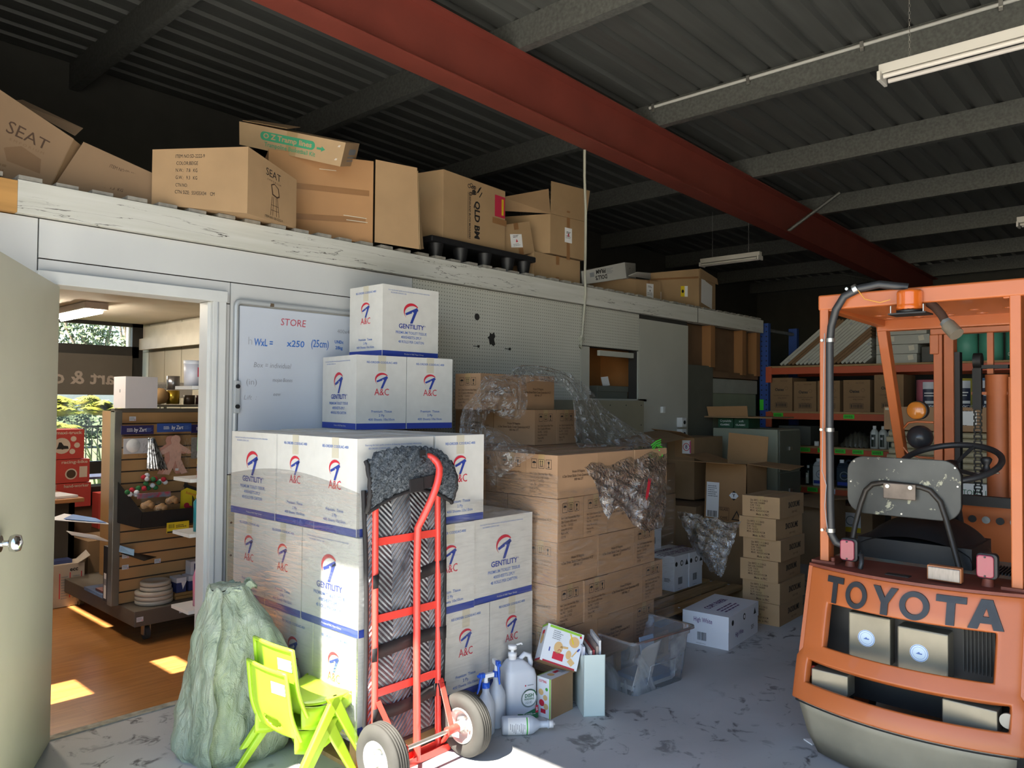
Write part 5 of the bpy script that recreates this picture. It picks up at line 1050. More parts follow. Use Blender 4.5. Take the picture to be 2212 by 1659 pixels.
# whiteboard
wb = thing('whiteboard', 'large whiteboard with handwritten red and blue notes mounted on the wall', 'whiteboard', (2.6, 3.78, 1.1)); o_ = (2.6, 3.78, 1.1)
BF = mat('board_frame_grey', '#b4b8ba', 0.4, 0.2, var=0.05); WBS = mat('whiteboard_surface', '#c6ccd6', 0.25, var=0.04, scale=2); INKBM = mat('marker_blue', '#2f6cc0', 0.5); INKRM = mat('marker_red', '#c25060', 0.5); INKGM = mat('marker_grey', '#8e8f96', 0.5)
b = MB(); b.box(1.985, 3.10, 3.783, 3.792, 1.02, 1.985, WBS)
b.face_items((1.985, 3.783, 1.02), (3.10, 3.783, 1.02), (3.10, 3.783, 1.985), (1.985, 3.783, 1.985), [
    ('t', 'STORE', 0.285, 0.93, 0.055, INKRM, {'w': 0.155, 'sh': 0.1}), ('t', 'WxL =', 0.125, 0.805, 0.055, INKBM, {'w': 0.11, 'b': 0.012, 'sh': 0.1}), ('t', 'x250', 0.30, 0.81, 0.050, INKBM, {'w': 0.11, 'b': 0.012, 'sh': 0.1}), ('t', '(25cm)', 0.44, 0.82, 0.060, INKBM, {'w': 0.115, 'b': 0.01, 'sh': 0.1}),
    ('t', 'UNDc', 0.555, 0.84, 0.026, INKBM, {'w': 0.06, 'b': 0.02}), ('t', '28kg', 0.555, 0.805, 0.026, INKBM, {'w': 0.05, 'b': 0.02}), ('t', '400x400x40', 0.62, 0.905, 0.032, INKGM, {'w': 0.17, 'b': -0.005}), ('t', 'h', 0.055, 0.81, 0.06, mat('marker_faint', '#a9adb8', 0.5)),
    ('t', 'Box = individual', 0.175, 0.68, 0.040, INKGM, {'w': 0.22, 'sh': 0.2, 'b': -0.008}), ('t', '(in)', 0.065, 0.585, 0.045, INKGM, {'w': 0.06, 'b': -0.008}), ('t', 'mojae Bonos', 0.23, 0.60, 0.030, INKGM, {'w': 0.12, 'sh': 0.2, 'b': -0.006}), ('t', 'Lift  :', 0.06, 0.50, 0.035, INKGM, {'w': 0.07, 'sh': 0.2, 'b': -0.01}), ('t', 'eew', 0.20, 0.52, 0.030, INKGM, {'w': 0.045, 'sh': 0.2, 'b': -0.006})]); b.build('writing_surface', wb, off=o_)
b = MB(); fr_ = rrect(1.16, 1.01, 0.03, 4, 2.545, 1.503)
b.tube([(x, 3.783, z) for x, z in fr_+[fr_[0]]], 0.0135, BF, n=8); b.build('frame', wb, off=o_)
b = MB(); b.box(1.955, 1.985, 3.765, 3.785, 1.42, 1.59, BF); b.build('side_catch', wb, off=o_, bevel=0.003)
for z in (1.56, 1.455):
    b = MB(); b.cyl((1.97, 3.755, z), (1.97, 3.768, z), 0.011, BLACK); b.build('black_magnet', wb, off=o_)
b = MB(); b.box(2.155, 2.175, 3.768, 3.776, 1.995, 2.012, mat('brass_clip', '#6a5a48', 0.5)); b.build('hanger', wb, off=o_)
# wall bits on the far sheeted section
b = MB(); b.box(6.13, 6.17, 3.77, 3.80, 1.40, 1.46, DOORW); tag(b.build('small_switch', bevel=0.003), 'small pale block fixed to the plain grey wall sheet right of the niche', 'switch')
for z, q in ((1.31, 'upper'), (1.20, 'lower')):
    b = MB(); b.box(6.42, 6.50, 3.74, 3.80, z-0.045, z+0.045, DOORW); b.cyl((6.46, 3.735, z), (6.46, 3.74, z), 0.018, BLACK); tag(b.build('power_outlet', bevel=0.004), '%s white outlet box at the right edge of the wall sheet' % q, 'outlet', 'outlet boxes on the wall sheet')
SHB = mat('fibre_board', '#86806c', 0.75, var=0.06)
b = MB(); b.box(4.30, 5.70, 3.70, 3.712, 1.12, 1.51, SHB)
for x in (5.2, 5.43, 5.66): b.cyl((x, 3.699, 1.47), (x, 3.70, 1.47), 0.006, GAP, n=8)
for x in (5.35, 5.66): b.cyl((x, 3.699, 1.30), (x, 3.70, 1.30), 0.006, GAP, n=8)
tag(b.build('board_sheet'), 'grey-brown board sheet leaning below the niche behind the clear film', 'board')
gx = mat('dark_grey_box', '#5f625a', 0.6, var=0.08)
t = thing('archive_box', 'flat dark grey lidded box lying on the niche shelf', 'box', (5.55, 4.05, 1.527)); b = MB(); b.box(-0.22, 0.24, -0.12, 0.12, 0, 0.07, gx); b.build('box_base', t); b = MB(); b.box(-0.23, 0.25, -0.13, 0.13, 0.06, 0.11, gx); b.build('lid', t, bevel=0.003)
b = MB(); b.box(5.50, 5.60, 4.0, 4.006, 1.638, 1.72, WHITE, rx=-0.2, ry=-0.1); tag(b.build('leaflet'), 'small white leaflet standing on the grey box in the niche', 'leaflet')
# ================================================================ pallet rack at the far end and what stands on it
RBLUE = mat('rack_blue', '#2e4a8c', 0.5, var=0.12); RORG = mat('rack_orange', '#b5502e', 0.5, var=0.10, scale=4); CHIP = mat('chipboard', '#9c7f58', 0.85, var=0.15, scale=20)
rk = thing('pallet_rack', 'tall storage rack with blue uprights and orange beams behind the forklift', 'shelving', (8.75, 2.3, 0)); o_ = (8.75, 2.3, 0)
XF, XB = 8.30, 9.15
for x in (XF, XB-0.06):
    for y in (3.745, 0.62):
        b = MB(); b.box(x, x+0.06, y, y+0.10, 0, 2.40, RBLUE)
        if x == XF:
            z = 0.1
            while z < 2.36:
                for q in (0.022, 0.078): b.box(x-0.001, x, y+q-0.007, y+q+0.007, z, z+0.014, GAP)
                z += 0.055
        b.build('upright', rk, off=o_)
for y in (3.795, 0.67):
    for z0, z1 in ((0.3, 1.2), (1.2, 0.6+1.5)):
        b = MB(); b.tube([(XF+0.06, y, z0), (XB-0.03, y, z1)], 0.012, GALV, n=6); b.build('brace', rk, off=o_)
    b = MB(); b.tube([(XF+0.05, y, 2.33), (XB, y, 2.33)], 0.02, GALV, n=6); b.build('brace', rk, off=o_)
SH = ((1.82, 1.905), (1.325, 1.405), (0.96, 1.03), (0.535, 0.605))
for z0, z1 in SH:
    for x in (XF-0.02, XB-0.04):
        b = MB(); b.box(x, x+0.05, 0.72, 3.745, z0, z1-0.012, RORG)
        if x < 9: b.box(x-0.004, x+0.02, 3.70, 3.765, z0-0.09, z1, RORG)
        b.build('beam', rk, off=o_, bevel=0.003)
    b = MB(); b.box(XF+0.0, XB, 0.73, 3.745, z1-0.012, z1+0.008, CHIP); b.build('shelf_board', rk, off=o_)
for (y, z) in ((3.62, 1.37), (2.86, 1.365), (3.13, 1.0), (3.32, 1.0), (2.95, 1.0), (2.77, 1.0), (2.58, 1.0), (2.40, 1.0), (2.22, 1.0), (3.42, 0.575), (3.24, 0.575)):
    b = MB(); b.box(XF-0.023, XF-0.020, y-0.055, y+0.055, z-0.022, z+0.022, GREENTAG); b.face_items((XF-0.0235, y+0.055, z-0.022), (XF-0.0235, y-0.055, z-0.022), (XF-0.0235, y-0.055, z+0.022), (XF-0.0235, y+0.055, z+0.022), [('lines', 0.5, 0.5, 0.09, 0.025, 2, INKK)]); b.build('shelf_tag', rk, off=o_)
b = MB(); b.box(XF-0.003, XF, 3.80, 3.845, 1.42, 1.54, GREENTAG); b.build('shelf_tag', rk, off=o_)
b = MB(); b.box(XF-0.023, XF-0.020, 3.0, 3.07, 0.545, 0.60, WHITE); b.face_items((XF-0.024, 3.07, 0.545), (XF-0.024, 3.0, 0.545), (XF-0.024, 3.0, 0.60), (XF-0.024, 3.07, 0.60), [('lines', 0.5, 0.5, 0.05, 0.04, 3, INKK)]); b.build('shelf_tag', rk, off=o_)
# leaning panels on the top shelf
BW_ = mat('white_board_edge', '#a9a89e', 0.7, var=0.12); BB_ = mat('brown_board_edge', '#74583c', 0.8, var=0.15)
n = 26; th = math.atan2(0.57, 0.47)
for k in range(n):
    y = 3.63-k*0.0445; c = BB_ if k in (2, 3, 12, 13, 14) else BW_; L_ = min(0.72+(k % 3)*0.006, (y-2.66)/math.sin(th)); t_ = 0.0265
    if L_ < 0.08: continue
    b = MB(); b.box(0, 0.62, -t_/2, t_/2, 0, L_, c)
    if k % 5 == 1: b.face_items((-0.0, t_/2, 0), (0, -t_/2, 0), (0, -t_/2, L_), (0, t_/2, L_), [('r', 0.5, 0.9, 0.018, 0.03, INKGREY), ('r', 0.5, 0.1, 0.018, 0.03, INKGREY)])
    o = b.build('leaning_board', bevel=0.002); o.location = (XF+0.06, y, 1.931); o.rotation_euler = (th, 0, 0)
    tag(o, '%s panel in the row leaning on the top rack shelf' % ('brown' if c is BB_ else 'pale'), 'board', '%s boards leaning on the top rack shelf' % ('brown' if c is BB_ else 'pale'))
# flat white boxes stacked beside them
GW_ = mat('grey_white_flat_box', '#a5a49b', 0.65, var=0.06)
zz = 1.914
for k, (y0, y1, nm_) in enumerate(((2.235, 2.62, 'lowest'), (2.225, 2.62, 'second from the shelf'), (2.12, 2.62, 'second from the top'), (2.145, 2.62, 'topmost'))):
    b = MB(); b.box(XF+0.08, XF+0.55, y0, y1, zz, zz+0.093, GW_)
    b.face_items((XF+0.08, y1, zz), (XF+0.08, y0, zz), (XF+0.08, y0, zz+0.093), (XF+0.08, y1, zz+0.093), [('r', 0.85, 0.6, 0.05, 0.05, TAPEW, 1, 10), ('r', 0.3, 0.6, 0.05, 0.05, TAPEW, 1)])
    tag(b.build('flat_box', bevel=0.003), 'pale flat taped box, %s of four beside the leaning boards' % nm_, 'box', 'flat boxes on the top rack shelf'); zz += 0.096
b = MB(); b.box(XF+0.12, XF+0.6, 1.96, 2.21, 1.914, 2.08, mat('dark_wrapped_box', '#3e3c34', 0.4, var=0.3)); tag(b.build('wrapped_box', bevel=0.01), 'dark plastic-wrapped box right of the flat pale boxes on the top shelf', 'box')
# wiper roll drums
def drum(y, z, r, h, col, label, lab=True, x=XF+0.22, up=False):
    t = thing('wiper_roll', label, 'roll', (x, y, z), 0, 'coloured wiper rolls on the rack'); b = MB(); m_ = mat('roll_'+col[1:], col, 0.5, var=0.06)
    b.lathe([(0.0, 0), (r, 0.0), (r, h), (r*0.25, h), (0, h)], (0, 0, 0), m_, n=32); b.build('roll_body', t)
    if lab:
        b = MB(); NV = mat('navy_label', '#1c2440', 0.5); V = []
        for (z0, z1, a0, a1, mm_, rr_) in ((0.02, h*0.72, 165, 235, NV, r+0.001), (h*0.72, h*0.93, 165, 235, mat('pale_label', '#b9bcc4', 0.5), r+0.001), (h*0.28, h*0.36, 175, 232, WHITE, r+0.002), (h*0.5, h*0.53, 172, 215, WHITE, r+0.002), (h*0.58, h*0.61, 172, 222, WHITE, r+0.002)):
            b.add([(rr_*math.cos(math.radians(a0+(a1-a0)*i/8)), rr_*math.sin(math.radians(a0+(a1-a0)*i/8)), q) for i in range(9) for q in (z0, z1)], [(2*i, 2*i+2, 2*i+3, 2*i+1) for i in range(8)], mm_, True)
        V, F = text_geo('CONTRACTOR', 0.02); s_ = 0.04
        b.add([((r+0.003)*math.cos(math.radians(200)+x_*s_*0.8/r), (r+0.003)*math.sin(math.radians(200)+x_*s_*0.8/r), h*0.2-y_*s_) for x_, y_ in V], F, WHITE)
        b.build('roll_label', t)
    return t
drum(2.16, 1.414, 0.115, 0.33, '#c06a78', 'pink wiper roll with a dark label on the second rack shelf')
for y, c, n_ in ((1.87, '#b0a648', 'mustard yellow wiper roll seen through the forklift mast'), (1.65, '#5d82a8', 'blue wiper roll behind the forklift lift chains'), (1.40, '#56789c', 'duller blue wiper roll right of the lift cylinder')): drum(y, 1.414, 0.105, 0.34, c, n_)
for y, n_ in ((1.83, 'leftmost'), (1.62, 'middle'), (1.40, 'rightmost')): drum(y, 1.914, 0.10, 0.32, '#4f9480', '%s of the green wiper rolls on the top shelf' % n_, lab=(n_ == 'rightmost'))
# brown mop-head cartons on the second shelf
OC = mat('oates_carton', '#86694a', 0.85, var=0.08)
def oat(y1, y0, h, label):
    w = y1-y0; b = MB(); b.carton(0.40, w-0.006, h, OC, {3: [('t', 'Oates', 0.42, 0.64, 0.042, INKK, {'w': 0.10, 'b': 0.03}), ('ring', 0.74, 0.68, 0.018, 0.002, INKBR), ('t', 'CONTRACTOR MOP HEAD', 0.5, 0.46, 0.018, INKBR, {'w': 0.17}), ('t', '400g GREEN', 0.55, 0.39, 0.018, INKBR, {'w': 0.10}), ('t', 'CUSTOMER CODE', 0.5, 0.27, 0.01, INKK, {'w': 0.09}), ('bars', 0.5, 0.18, 0.12, 0.035, 14, INKK), ('frame', 0.5, 0.18, 0.135, 0.05, 0.003, INKK), ('t', 'MH-CO-400', 0.62, 0.90, 0.016, INKBR, {'w': 0.08}), ('t', '12', 0.18, 0.90, 0.016, INKBR)]})
    o = b.build('mop_carton', bevel=0.002); o.location = (XF+0.24, (y0+y1)/2, 1.414); tag(o, label, 'carton', 'brown cartons on the second rack shelf')
for y1, y0, h, lb in ((3.74, 3.485, 0.37, 'brown mop carton at the blue upright, tallest on the left of its shelf'), (3.47, 3.22, 0.325, 'brown mop carton, second from the blue upright'), (3.21, 2.97, 0.33, 'brown mop carton half hidden by the forklift rear post'), (2.94, 2.665, 0.335, 'brown mop carton with full lettering between the two forklift pillars'), (2.63, 2.345, 0.385, 'tall brown carton behind the slanting forklift pillar')): oat(y1, y0, h, lb)
# third shelf
WB_ = mat('white_bottle', '#c8ccc8', 0.4, var=0.04); DG = mat('dark_green_label', '#1e2c24', 0.5)
def bottle(y, z, h, r, mbody, label, lab=DG, grp='bottles on the third rack shelf', x=XF+0.10):
    t = thing('bottle', label, 'bottle', (x, y, z), 0, grp); b = MB(); b.lathe([(0, 0), (r, 0.0), (r, h*0.70), (r*0.75, h*0.80), (r*0.35, h*0.86), (r*0.35, h*0.88), (0, h*0.88)], (0, 0, 0), mbody, n=20); b.build('bottle_body', t)
    b = MB(); b.lathe([(r*0.42, h*0.87), (r*0.42, h), (0, h)], (0, 0, 0), WHITE, n=14); b.build('cap', t)
    b = MB(); b.add([((r+0.001)*math.cos(math.radians(150+60*i/8)), (r+0.001)*math.sin(math.radians(150+60*i/8)), q) for i in range(9) for q in (h*0.08, h*0.62)], [(2*i, 2*i+2, 2*i+3, 2*i+1) for i in range(8)], lab, True)
    b.add([((r+0.002)*math.cos(math.radians(160+30*i/4)), (r+0.002)*math.sin(math.radians(160+30*i/4)), q) for i in range(5) for q in (h*0.40, h*0.5)], [(2*i, 2*i+2, 2*i+3, 2*i+1) for i in range(4)], WHITE, True); b.build('label', t); return t
for y, lb in ((2.645, 'left'), (2.56, 'middle'), (2.475, 'right')): bottle(y, 1.038, 0.235, 0.041, WB_, 'white bottle with dark label, %s of three on the third rack shelf' % lb)
b = MB(); b.box(XF+0.06, XF+0.3, 2.33, 2.42, 1.038, 1.20, WHITE); b.face_items((XF+0.06, 2.42, 1.038), (XF+0.06, 2.33, 1.038), (XF+0.06, 2.33, 1.20), (XF+0.06, 2.42, 1.20), [('t', 'A', 0.5, 0.5, 0.10, INKB, {'b': 0.03}), ('lines', 0.5, 0.85, 0.07, 0.03, 2, INKK)]); tag(b.build('small_pack', bevel=0.003), 'small white pack with a blue mark behind the round work lamp', 'box')
b = MB(); b.grid(lambda u, v: (XF+0.10+0.25*v, 3.0-0.30*u, 1.04+0.16*math.sin(u*PI)**0.5*math.sin(v*PI)**0.4+0.012*math.sin(u*40+v*9)), 30, 14, mat('dark_bag_plastic', '#4a483e', 0.35, var=0.4, scale=14, bump=0.5, bscale=30)); tag(b.build('dark_bag'), 'dark shiny plastic bag bunched on the third rack shelf beside the forklift post', 'bag')
b = MB(); b.box(XF+0.08, XF+0.45, 3.30, 3.66, 1.04, 1.25, mat('grey_crate', '#4e4e46', 0.6, var=0.15)); tag(b.build('grey_box', bevel=0.004), 'dull grey box on the third rack shelf behind the filing cabinet', 'box')
b = MB(); b.box(XF+0.12, XF+0.40, 3.12, 3.20, 1.04, 1.20, mat('brownish_case', '#5a5244', 0.6, var=0.2)); b.lathe([(0, 0), (0.025, 0), (0.025, 0.05), (0, 0.05)], (XF+0.08, 3.235, 1.04), WHITE, n=12); tag(b.build('small_case'), 'narrow brown case and white cap on the third rack shelf left of the post', 'box')
# fourth shelf
def jug2(y, mb_, lb, z=0.613, h=0.30):
    t = thing('chemical_jug', lb, 'jug', (XF+0.10, y, z), 0, 'jugs on the lowest rack shelf'); b = MB(); b.box(-0.06, 0.06, -0.085, 0.085, 0, h*0.72, mb_); b.hexa([(-0.06, -0.085, h*0.72), (0.06, -0.085, h*0.72), (0.06, 0.085, h*0.72), (-0.06, 0.085, h*0.72), (-0.03, -0.02, h*0.86), (0.03, -0.02, h*0.86), (0.03, 0.07, h*0.86), (-0.03, 0.07, h*0.86)], mb_); b.build('jug_body', t, bevel=0.012)
    b = MB(); b.tube([(0, -0.07, h*0.70), (0, -0.065, h*0.92), (0, -0.02, h*0.97), (0, 0.01, h*0.86)], 0.013, mb_, n=8); b.build('handle', t)
    b = MB(); b.lathe([(0.022, h*0.86), (0.022, h*0.97), (0, h*0.97)], (0, 0.045, 0), WHITE, n=14); b.build('cap', t)
    b = MB(); b.face_items((-0.062, 0.085, 0), (-0.062, -0.085, 0), (-0.062, -0.085, h*0.7), (-0.062, 0.085, h*0.7), [('ring', 0.5, 0.6, 0.045, 0.008, GREYL, (0, 330)), ('t', 'GLASS', 0.5, 0.6, 0.02, INKB, {'w': 0.05, 'b': 0.02}), ('r', 0.5, 0.2, 0.14, 0.035, INKB, 1)]); b.build('label', t)
jug2(3.18, WB_, 'white chemical jug just left of the forklift rear post, lowest shelf'); jug2(2.93, mat('dark_jug', '#22303c', 0.4, var=0.1), 'dark chemical jug with a white label just right of the forklift rear post')
bottle(3.335, 0.613, 0.21, 0.030, mat('dark_bottle', '#1d2c22', 0.3), 'dark spray bottle with a white top at the left of the lowest rack shelf', lab=mat('cream_label', '#c9ccb8', 0.5), grp='jugs on the lowest rack shelf')
b = MB(); b.box(XF+0.25, XF+0.5, 3.26, 3.40, 0.613, 0.83, DG); tag(b.build('green_carton'), 'dark green carton behind the jugs on the lowest rack shelf', 'box')
# under the rack
b = MB(); b.box(XF-0.05, XF+0.35, 2.62, 2.95, 0.0, 0.44, CARDD); b.face_items((XF-0.05, 2.95, 0), (XF-0.05, 2.62, 0), (XF-0.05, 2.62, 0.44), (XF-0.05, 2.95, 0.44), [('r', 0.35, 0.62, 0.20, 0.20, WHITE, 1), ('ring', 0.35, 0.66, 0.05, 0.010, GREYL, (20, 340)), ('r', 0.35, 0.45, 0.20, 0.05, YEL, 2)]); tag(b.build('labelled_floor_carton', bevel=0.003), 'brown carton with a white and yellow label on the floor under the rack', 'carton')
b = MB(); b.lathe([(0, 0), (0.09, 0), (0.095, 0.36), (0.08, 0.38), (0, 0.38)], (XF-0.02, 3.06, 0.0), mat('blue_drum_label', '#2a4a66', 0.4, var=0.3, scale=14), n=24); tag(b.build('small_drum'), 'small dark blue drum on the floor beside the forklift post', 'drum')
# long stock behind the mast
b = MB(); b.box(7.60, 7.80, 1.10, 2.31, 1.262, 1.475, CARD2); b.face_items((7.60, 2.31, 1.262), (7.60, 1.10, 1.262), (7.60, 1.10, 1.475), (7.60, 2.31, 1.475), [('r', 0.545, 0.55, 0.19, 0.125, WHITE, 1), ('lines', 0.55, 0.90-0.05, 0.16, 0.012, 1, INKK), ('lines', 0.53, 0.26, 0.10, 0.01, 1, INKK), ('r', 0.03, 0.9, 0.05, 0.02, TAPEW, 1), ('r', 0.80, 0.92, 0.03, 0.02, TAPEW, 1)]); tag(b.build('long_carton', bevel=0.003), 'long brown carton with a white label lying level behind the forklift mast', 'carton')
for k in range(8):
    b = MB(); z = 0.845+0.0545*k; b.cyl((7.66+0.012*(k % 2), 1.12, z), (7.66+0.012*(k % 2), 2.30-0.02*(k % 3), z), 0.027, mat('cream_roll', '#a99f84', 0.5, var=0.12, scale=10), n=16); tag(b.build('cream_tube'), 'long cream tube in the horizontal pile under the long carton', 'tube', 'cream tubes piled behind the forklift mast')
b = MB(); b.box(7.58, 7.85, 1.15, 1.78, 0.64, 0.815, WHITE); b.face_items((7.58, 1.78, 0.64), (7.58, 1.15, 0.64), (7.58, 1.15, 0.815), (7.58, 1.78, 0.815), [('t', 'CARTON5.1m', 0.28, 0.55, 0.07, GRN, {'w': 0.34})]); tag(b.build('white_long_box', bevel=0.003), 'white box with green lettering seen low behind the forklift seat', 'box')
b = MB()
for y in (1.2, 2.2): b.box(7.60, 7.86, y, y+0.05, 0.0, 0.82 if y > 2 else 0.635, STUD)
b.box(7.60, 7.86, 1.2, 2.25, 0.585, 0.635, STUD); b.box(7.84, 7.88, 1.18, 2.28, 0.0, 1.26, STUD); tag(b.build('timber_stand'), 'rough timber stand holding the cream tubes and long carton', 'stand')

# ================================================================ clutter left of the rack
t = thing('filing_cabinet', 'grey-green steel filing cabinet standing in the dark corner before the rack', 'cabinet', (7.2, 3.45, 0)); o_ = (7.2, 3.45, 0)
CABW = mat('cabinet_cream', '#8f917f', 0.5, var=0.06); CABG = mat('cabinet_grey', '#65665a', 0.5, var=0.08)
b = MB(); b.box(6.98, 7.50, 3.06, 3.72, 0, 1.25, CABW); b.build('cabinet_body', t, off=o_, bevel=0.004)
for k in range(3):
    b = MB(); z = 0.05+k*0.4; b.box(7.0, 7.48, 3.045, 3.06, z, z+0.385, CABG); b.build('drawer', t, off=o_, bevel=0.003)
    b = MB(); b.box(7.2, 7.26, 3.03, 3.045, z+0.2, z+0.235, STEEL); b.build('drawer_handle', t, off=o_)
for k, (y0, y1) in enumerate(((3.70, 3.54), (3.53, 3.38))):
    b = MB(); b.box(7.05, 7.30, y1, y0, 1.252, 1.345, mat('green_pack', '#1f4a34', 0.5, var=0.15)); b.face_items((7.05, y0, 1.252), (7.05, y1, 1.252), (7.05, y1, 1.345), (7.05, y0, 1.345), [('t', 'Crystaltile' if k == 0 else 'soft', 0.5, 0.72, 0.03, WHITE, {'w': 0.12 if k == 0 else 0.05}), ('t', 'CLASSIC', 0.45, 0.32, 0.022, WHITE, {'w': 0.10, 'b': 0.02})]); tag(b.build('green_pack'), '%s dark green pack with white lettering on the filing cabinet' % ('left' if k == 0 else 'right'), 'box', 'green packs on the filing cabinet')
OB = mat('cardboard_dim', '#9a7650', 0.85, var=0.12, scale=4)
t = thing('open_box', 'dark open carton with a flap standing up on top of the green packs', 'carton', (7.3, 3.55, 1.35)); o_ = (7.3, 3.55, 1.35)
b = MB(); b.box(6.95, 7.45, 3.10, 3.80, 1.352, 1.366, CARDIN); b.build('carton_base', t, off=o_); b = MB(); quad(b, [(7.0, 3.78, 1.366), (7.0, 3.36, 1.366), (6.98, 3.36, 1.47), (6.98, 3.79, 1.46)], OB); b.build('standing_flap', t, off=o_)
# tall open carton with courier label
t = thing('open_box', 'tall open brown carton with a white courier label and spread flaps', 'carton', (6.1, 3.0, 0.5)); o_ = (6.1, 3.0, 0.5)
b = MB(); x0, x1, y0, y1, z0, z1 = 5.90, 6.28, 2.845, 3.21, 0.52, 1.0
b.box(x0, x0+0.006, y0, y1, z0, z1, OB); b.box(x1-0.006, x1, y0, y1, z0, z1, OB); b.box(x0, x1, y0, y0+0.006, z0, z1, OB); b.box(x0, x1, y1-0.006, y1, z0, z1, OB); b.box(x0, x1, y0, y1, z0, z0+0.006, CARDIN)
b.face_items((x0-0.03, y1, z0), (x0-0.03, y0, z0), (x0-0.002, y0, z1), (x0-0.002, y1, z1), [('r', 0.2, 0.35, 0.115, 0.29, WHITE, 1), ('bars', 0.2, 0.11, 0.09, 0.05, 12, INKK), ('lines', 0.2, 0.5, 0.09, 0.10, 6, INKGREY), ('p', 0.72, 0.45, [(-0.045, 0), (0, 0.04), (0.045, 0), (0, -0.04)], INKK, 1), ('p', 0.72, 0.45, [(-0.042, 0), (-0.02, 0.024), (0.02, 0.024), (0.042, 0), (0.02, -0.024), (-0.02, -0.024)], WHITE, 2), ('t', 'Y', 0.72, 0.45, 0.04, INKK, {'b': 0.02, 'o': 3}), ('t', 'GLASS', 0.49, 0.20, 0.028, INKBR, {'w': 0.075, 'b': 0.02}), ('t', 'CARE', 0.49, 0.06, 0.028, INKBR, {'w': 0.065, 'b': 0.02}), ('frame', 0.49, 0.13, 0.09, 0.10, 0.003, INKBR), ('p', 0.80, 0.10, [(-0.045, -0.03), (0.045, -0.03), (0, 0.05)], INKK, 1), ('p', 0.80, 0.10, [(-0.03, -0.022), (0.03, -0.022), (0, 0.035)], OB, 2)])
quad(b, [(x0-0.026, y1, z0), (x0-0.026, y0, z0), (x0+0.002, y0, z1), (x0+0.002, y1, z1)], OB, 0.001)
b.build('carton_body', t, off=o_)
for nm_, q in (('flap', [(x0, y1, z1), (x0, y0, z1), (x0-0.30, y0-0.04, z1+0.02), (x0-0.30, y1+0.22, z1+0.02)]), ('flap', [(x0+0.02, y0, z1), (x1, y0, z1), (x1+0.05, y0-0.30, z1-0.02), (x0+0.15, y0-0.30, z1-0.04)]), ('flap', [(x1, y0, z1), (x1, y1, z1), (x1+0.03, y1-0.0, z1+0.235), (x1+0.03, y0+0.0, z1+0.21)]), ('flap', [(x1, y1, z1), (x0, y1, z1), (x0-0.02, y1+0.2, z1+0.05), (x1, y1+0.2, z1+0.05)])):
    b = MB(); quad(b, q, OB); b.build(nm_, t, off=o_)
b = MB(); b.box(5.92, 6.45, 2.86, 3.40, 0.0, 0.515, CARDD); tag(b.build('floor_carton', bevel=0.003), 'plain brown carton on the floor beneath the tall courier carton', 'carton')
t = thing('open_box', 'dim open carton with a round pink-bordered sticker on its turned corner', 'carton', (6.5, 3.6, 0.9)); o_ = (6.5, 3.6, 0.9)
b = MB(); b.box(6.22, 6.75, 3.50, 3.78, 0.62, 1.18, CARDIN); b.face_items((6.219, 3.70, 1.0), (6.219, 3.50, 1.0), (6.219, 3.50, 1.18), (6.219, 3.70, 1.18), [('r', 0.5, 0.5, 0.20, 0.18, OB, 0.5), ('r', 0.6, 0.52, 0.085, 0.12, WHITE, 1), ('ring', 0.6, 0.52, 0.035, 0.006, INKR, (0, 350)), ('t', '8', 0.6, 0.52, 0.05, INKP, {'b': 0.02}), ('r', 0.80, 0.52, 0.012, 0.11, mat('pink_ink', '#c04a80', 0.6), 2)]); b.build('carton_body', t, off=o_)
b = MB(); quad(b, [(6.22, 3.78, 1.18), (6.22, 3.50, 1.18), (5.98, 3.50, 1.24), (5.95, 3.78, 1.26)], OB); quad(b, [(5.2, 3.76, 1.20), (6.0, 3.70, 1.25), (6.0, 3.45, 1.19), (5.2, 3.5, 1.10)], CARDIN); b.build('flap', t, off=o_)
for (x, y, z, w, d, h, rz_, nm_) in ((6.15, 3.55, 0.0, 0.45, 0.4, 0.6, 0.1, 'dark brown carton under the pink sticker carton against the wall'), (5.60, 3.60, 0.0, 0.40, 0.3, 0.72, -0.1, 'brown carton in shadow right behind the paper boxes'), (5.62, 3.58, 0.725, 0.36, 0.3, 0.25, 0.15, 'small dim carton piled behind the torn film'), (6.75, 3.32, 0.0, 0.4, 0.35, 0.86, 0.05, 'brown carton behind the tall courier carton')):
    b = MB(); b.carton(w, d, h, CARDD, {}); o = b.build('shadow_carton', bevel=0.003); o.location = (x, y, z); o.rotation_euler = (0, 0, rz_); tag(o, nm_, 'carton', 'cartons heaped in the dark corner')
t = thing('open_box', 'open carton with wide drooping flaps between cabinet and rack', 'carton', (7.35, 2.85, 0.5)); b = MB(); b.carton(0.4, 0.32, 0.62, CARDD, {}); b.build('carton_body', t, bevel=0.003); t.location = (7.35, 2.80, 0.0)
b = MB(); quad(b, [(-0.2, -0.16, 0.62), (0.2, -0.16, 0.62), (0.3, -0.5, 0.72), (-0.1, -0.5, 0.66)], CARDD); quad(b, [(-0.2, 0.16, 0.62), (-0.2, -0.16, 0.62), (-0.42, -0.2, 0.56), (-0.42, 0.2, 0.58)], CARDD); b.build('flap', t)
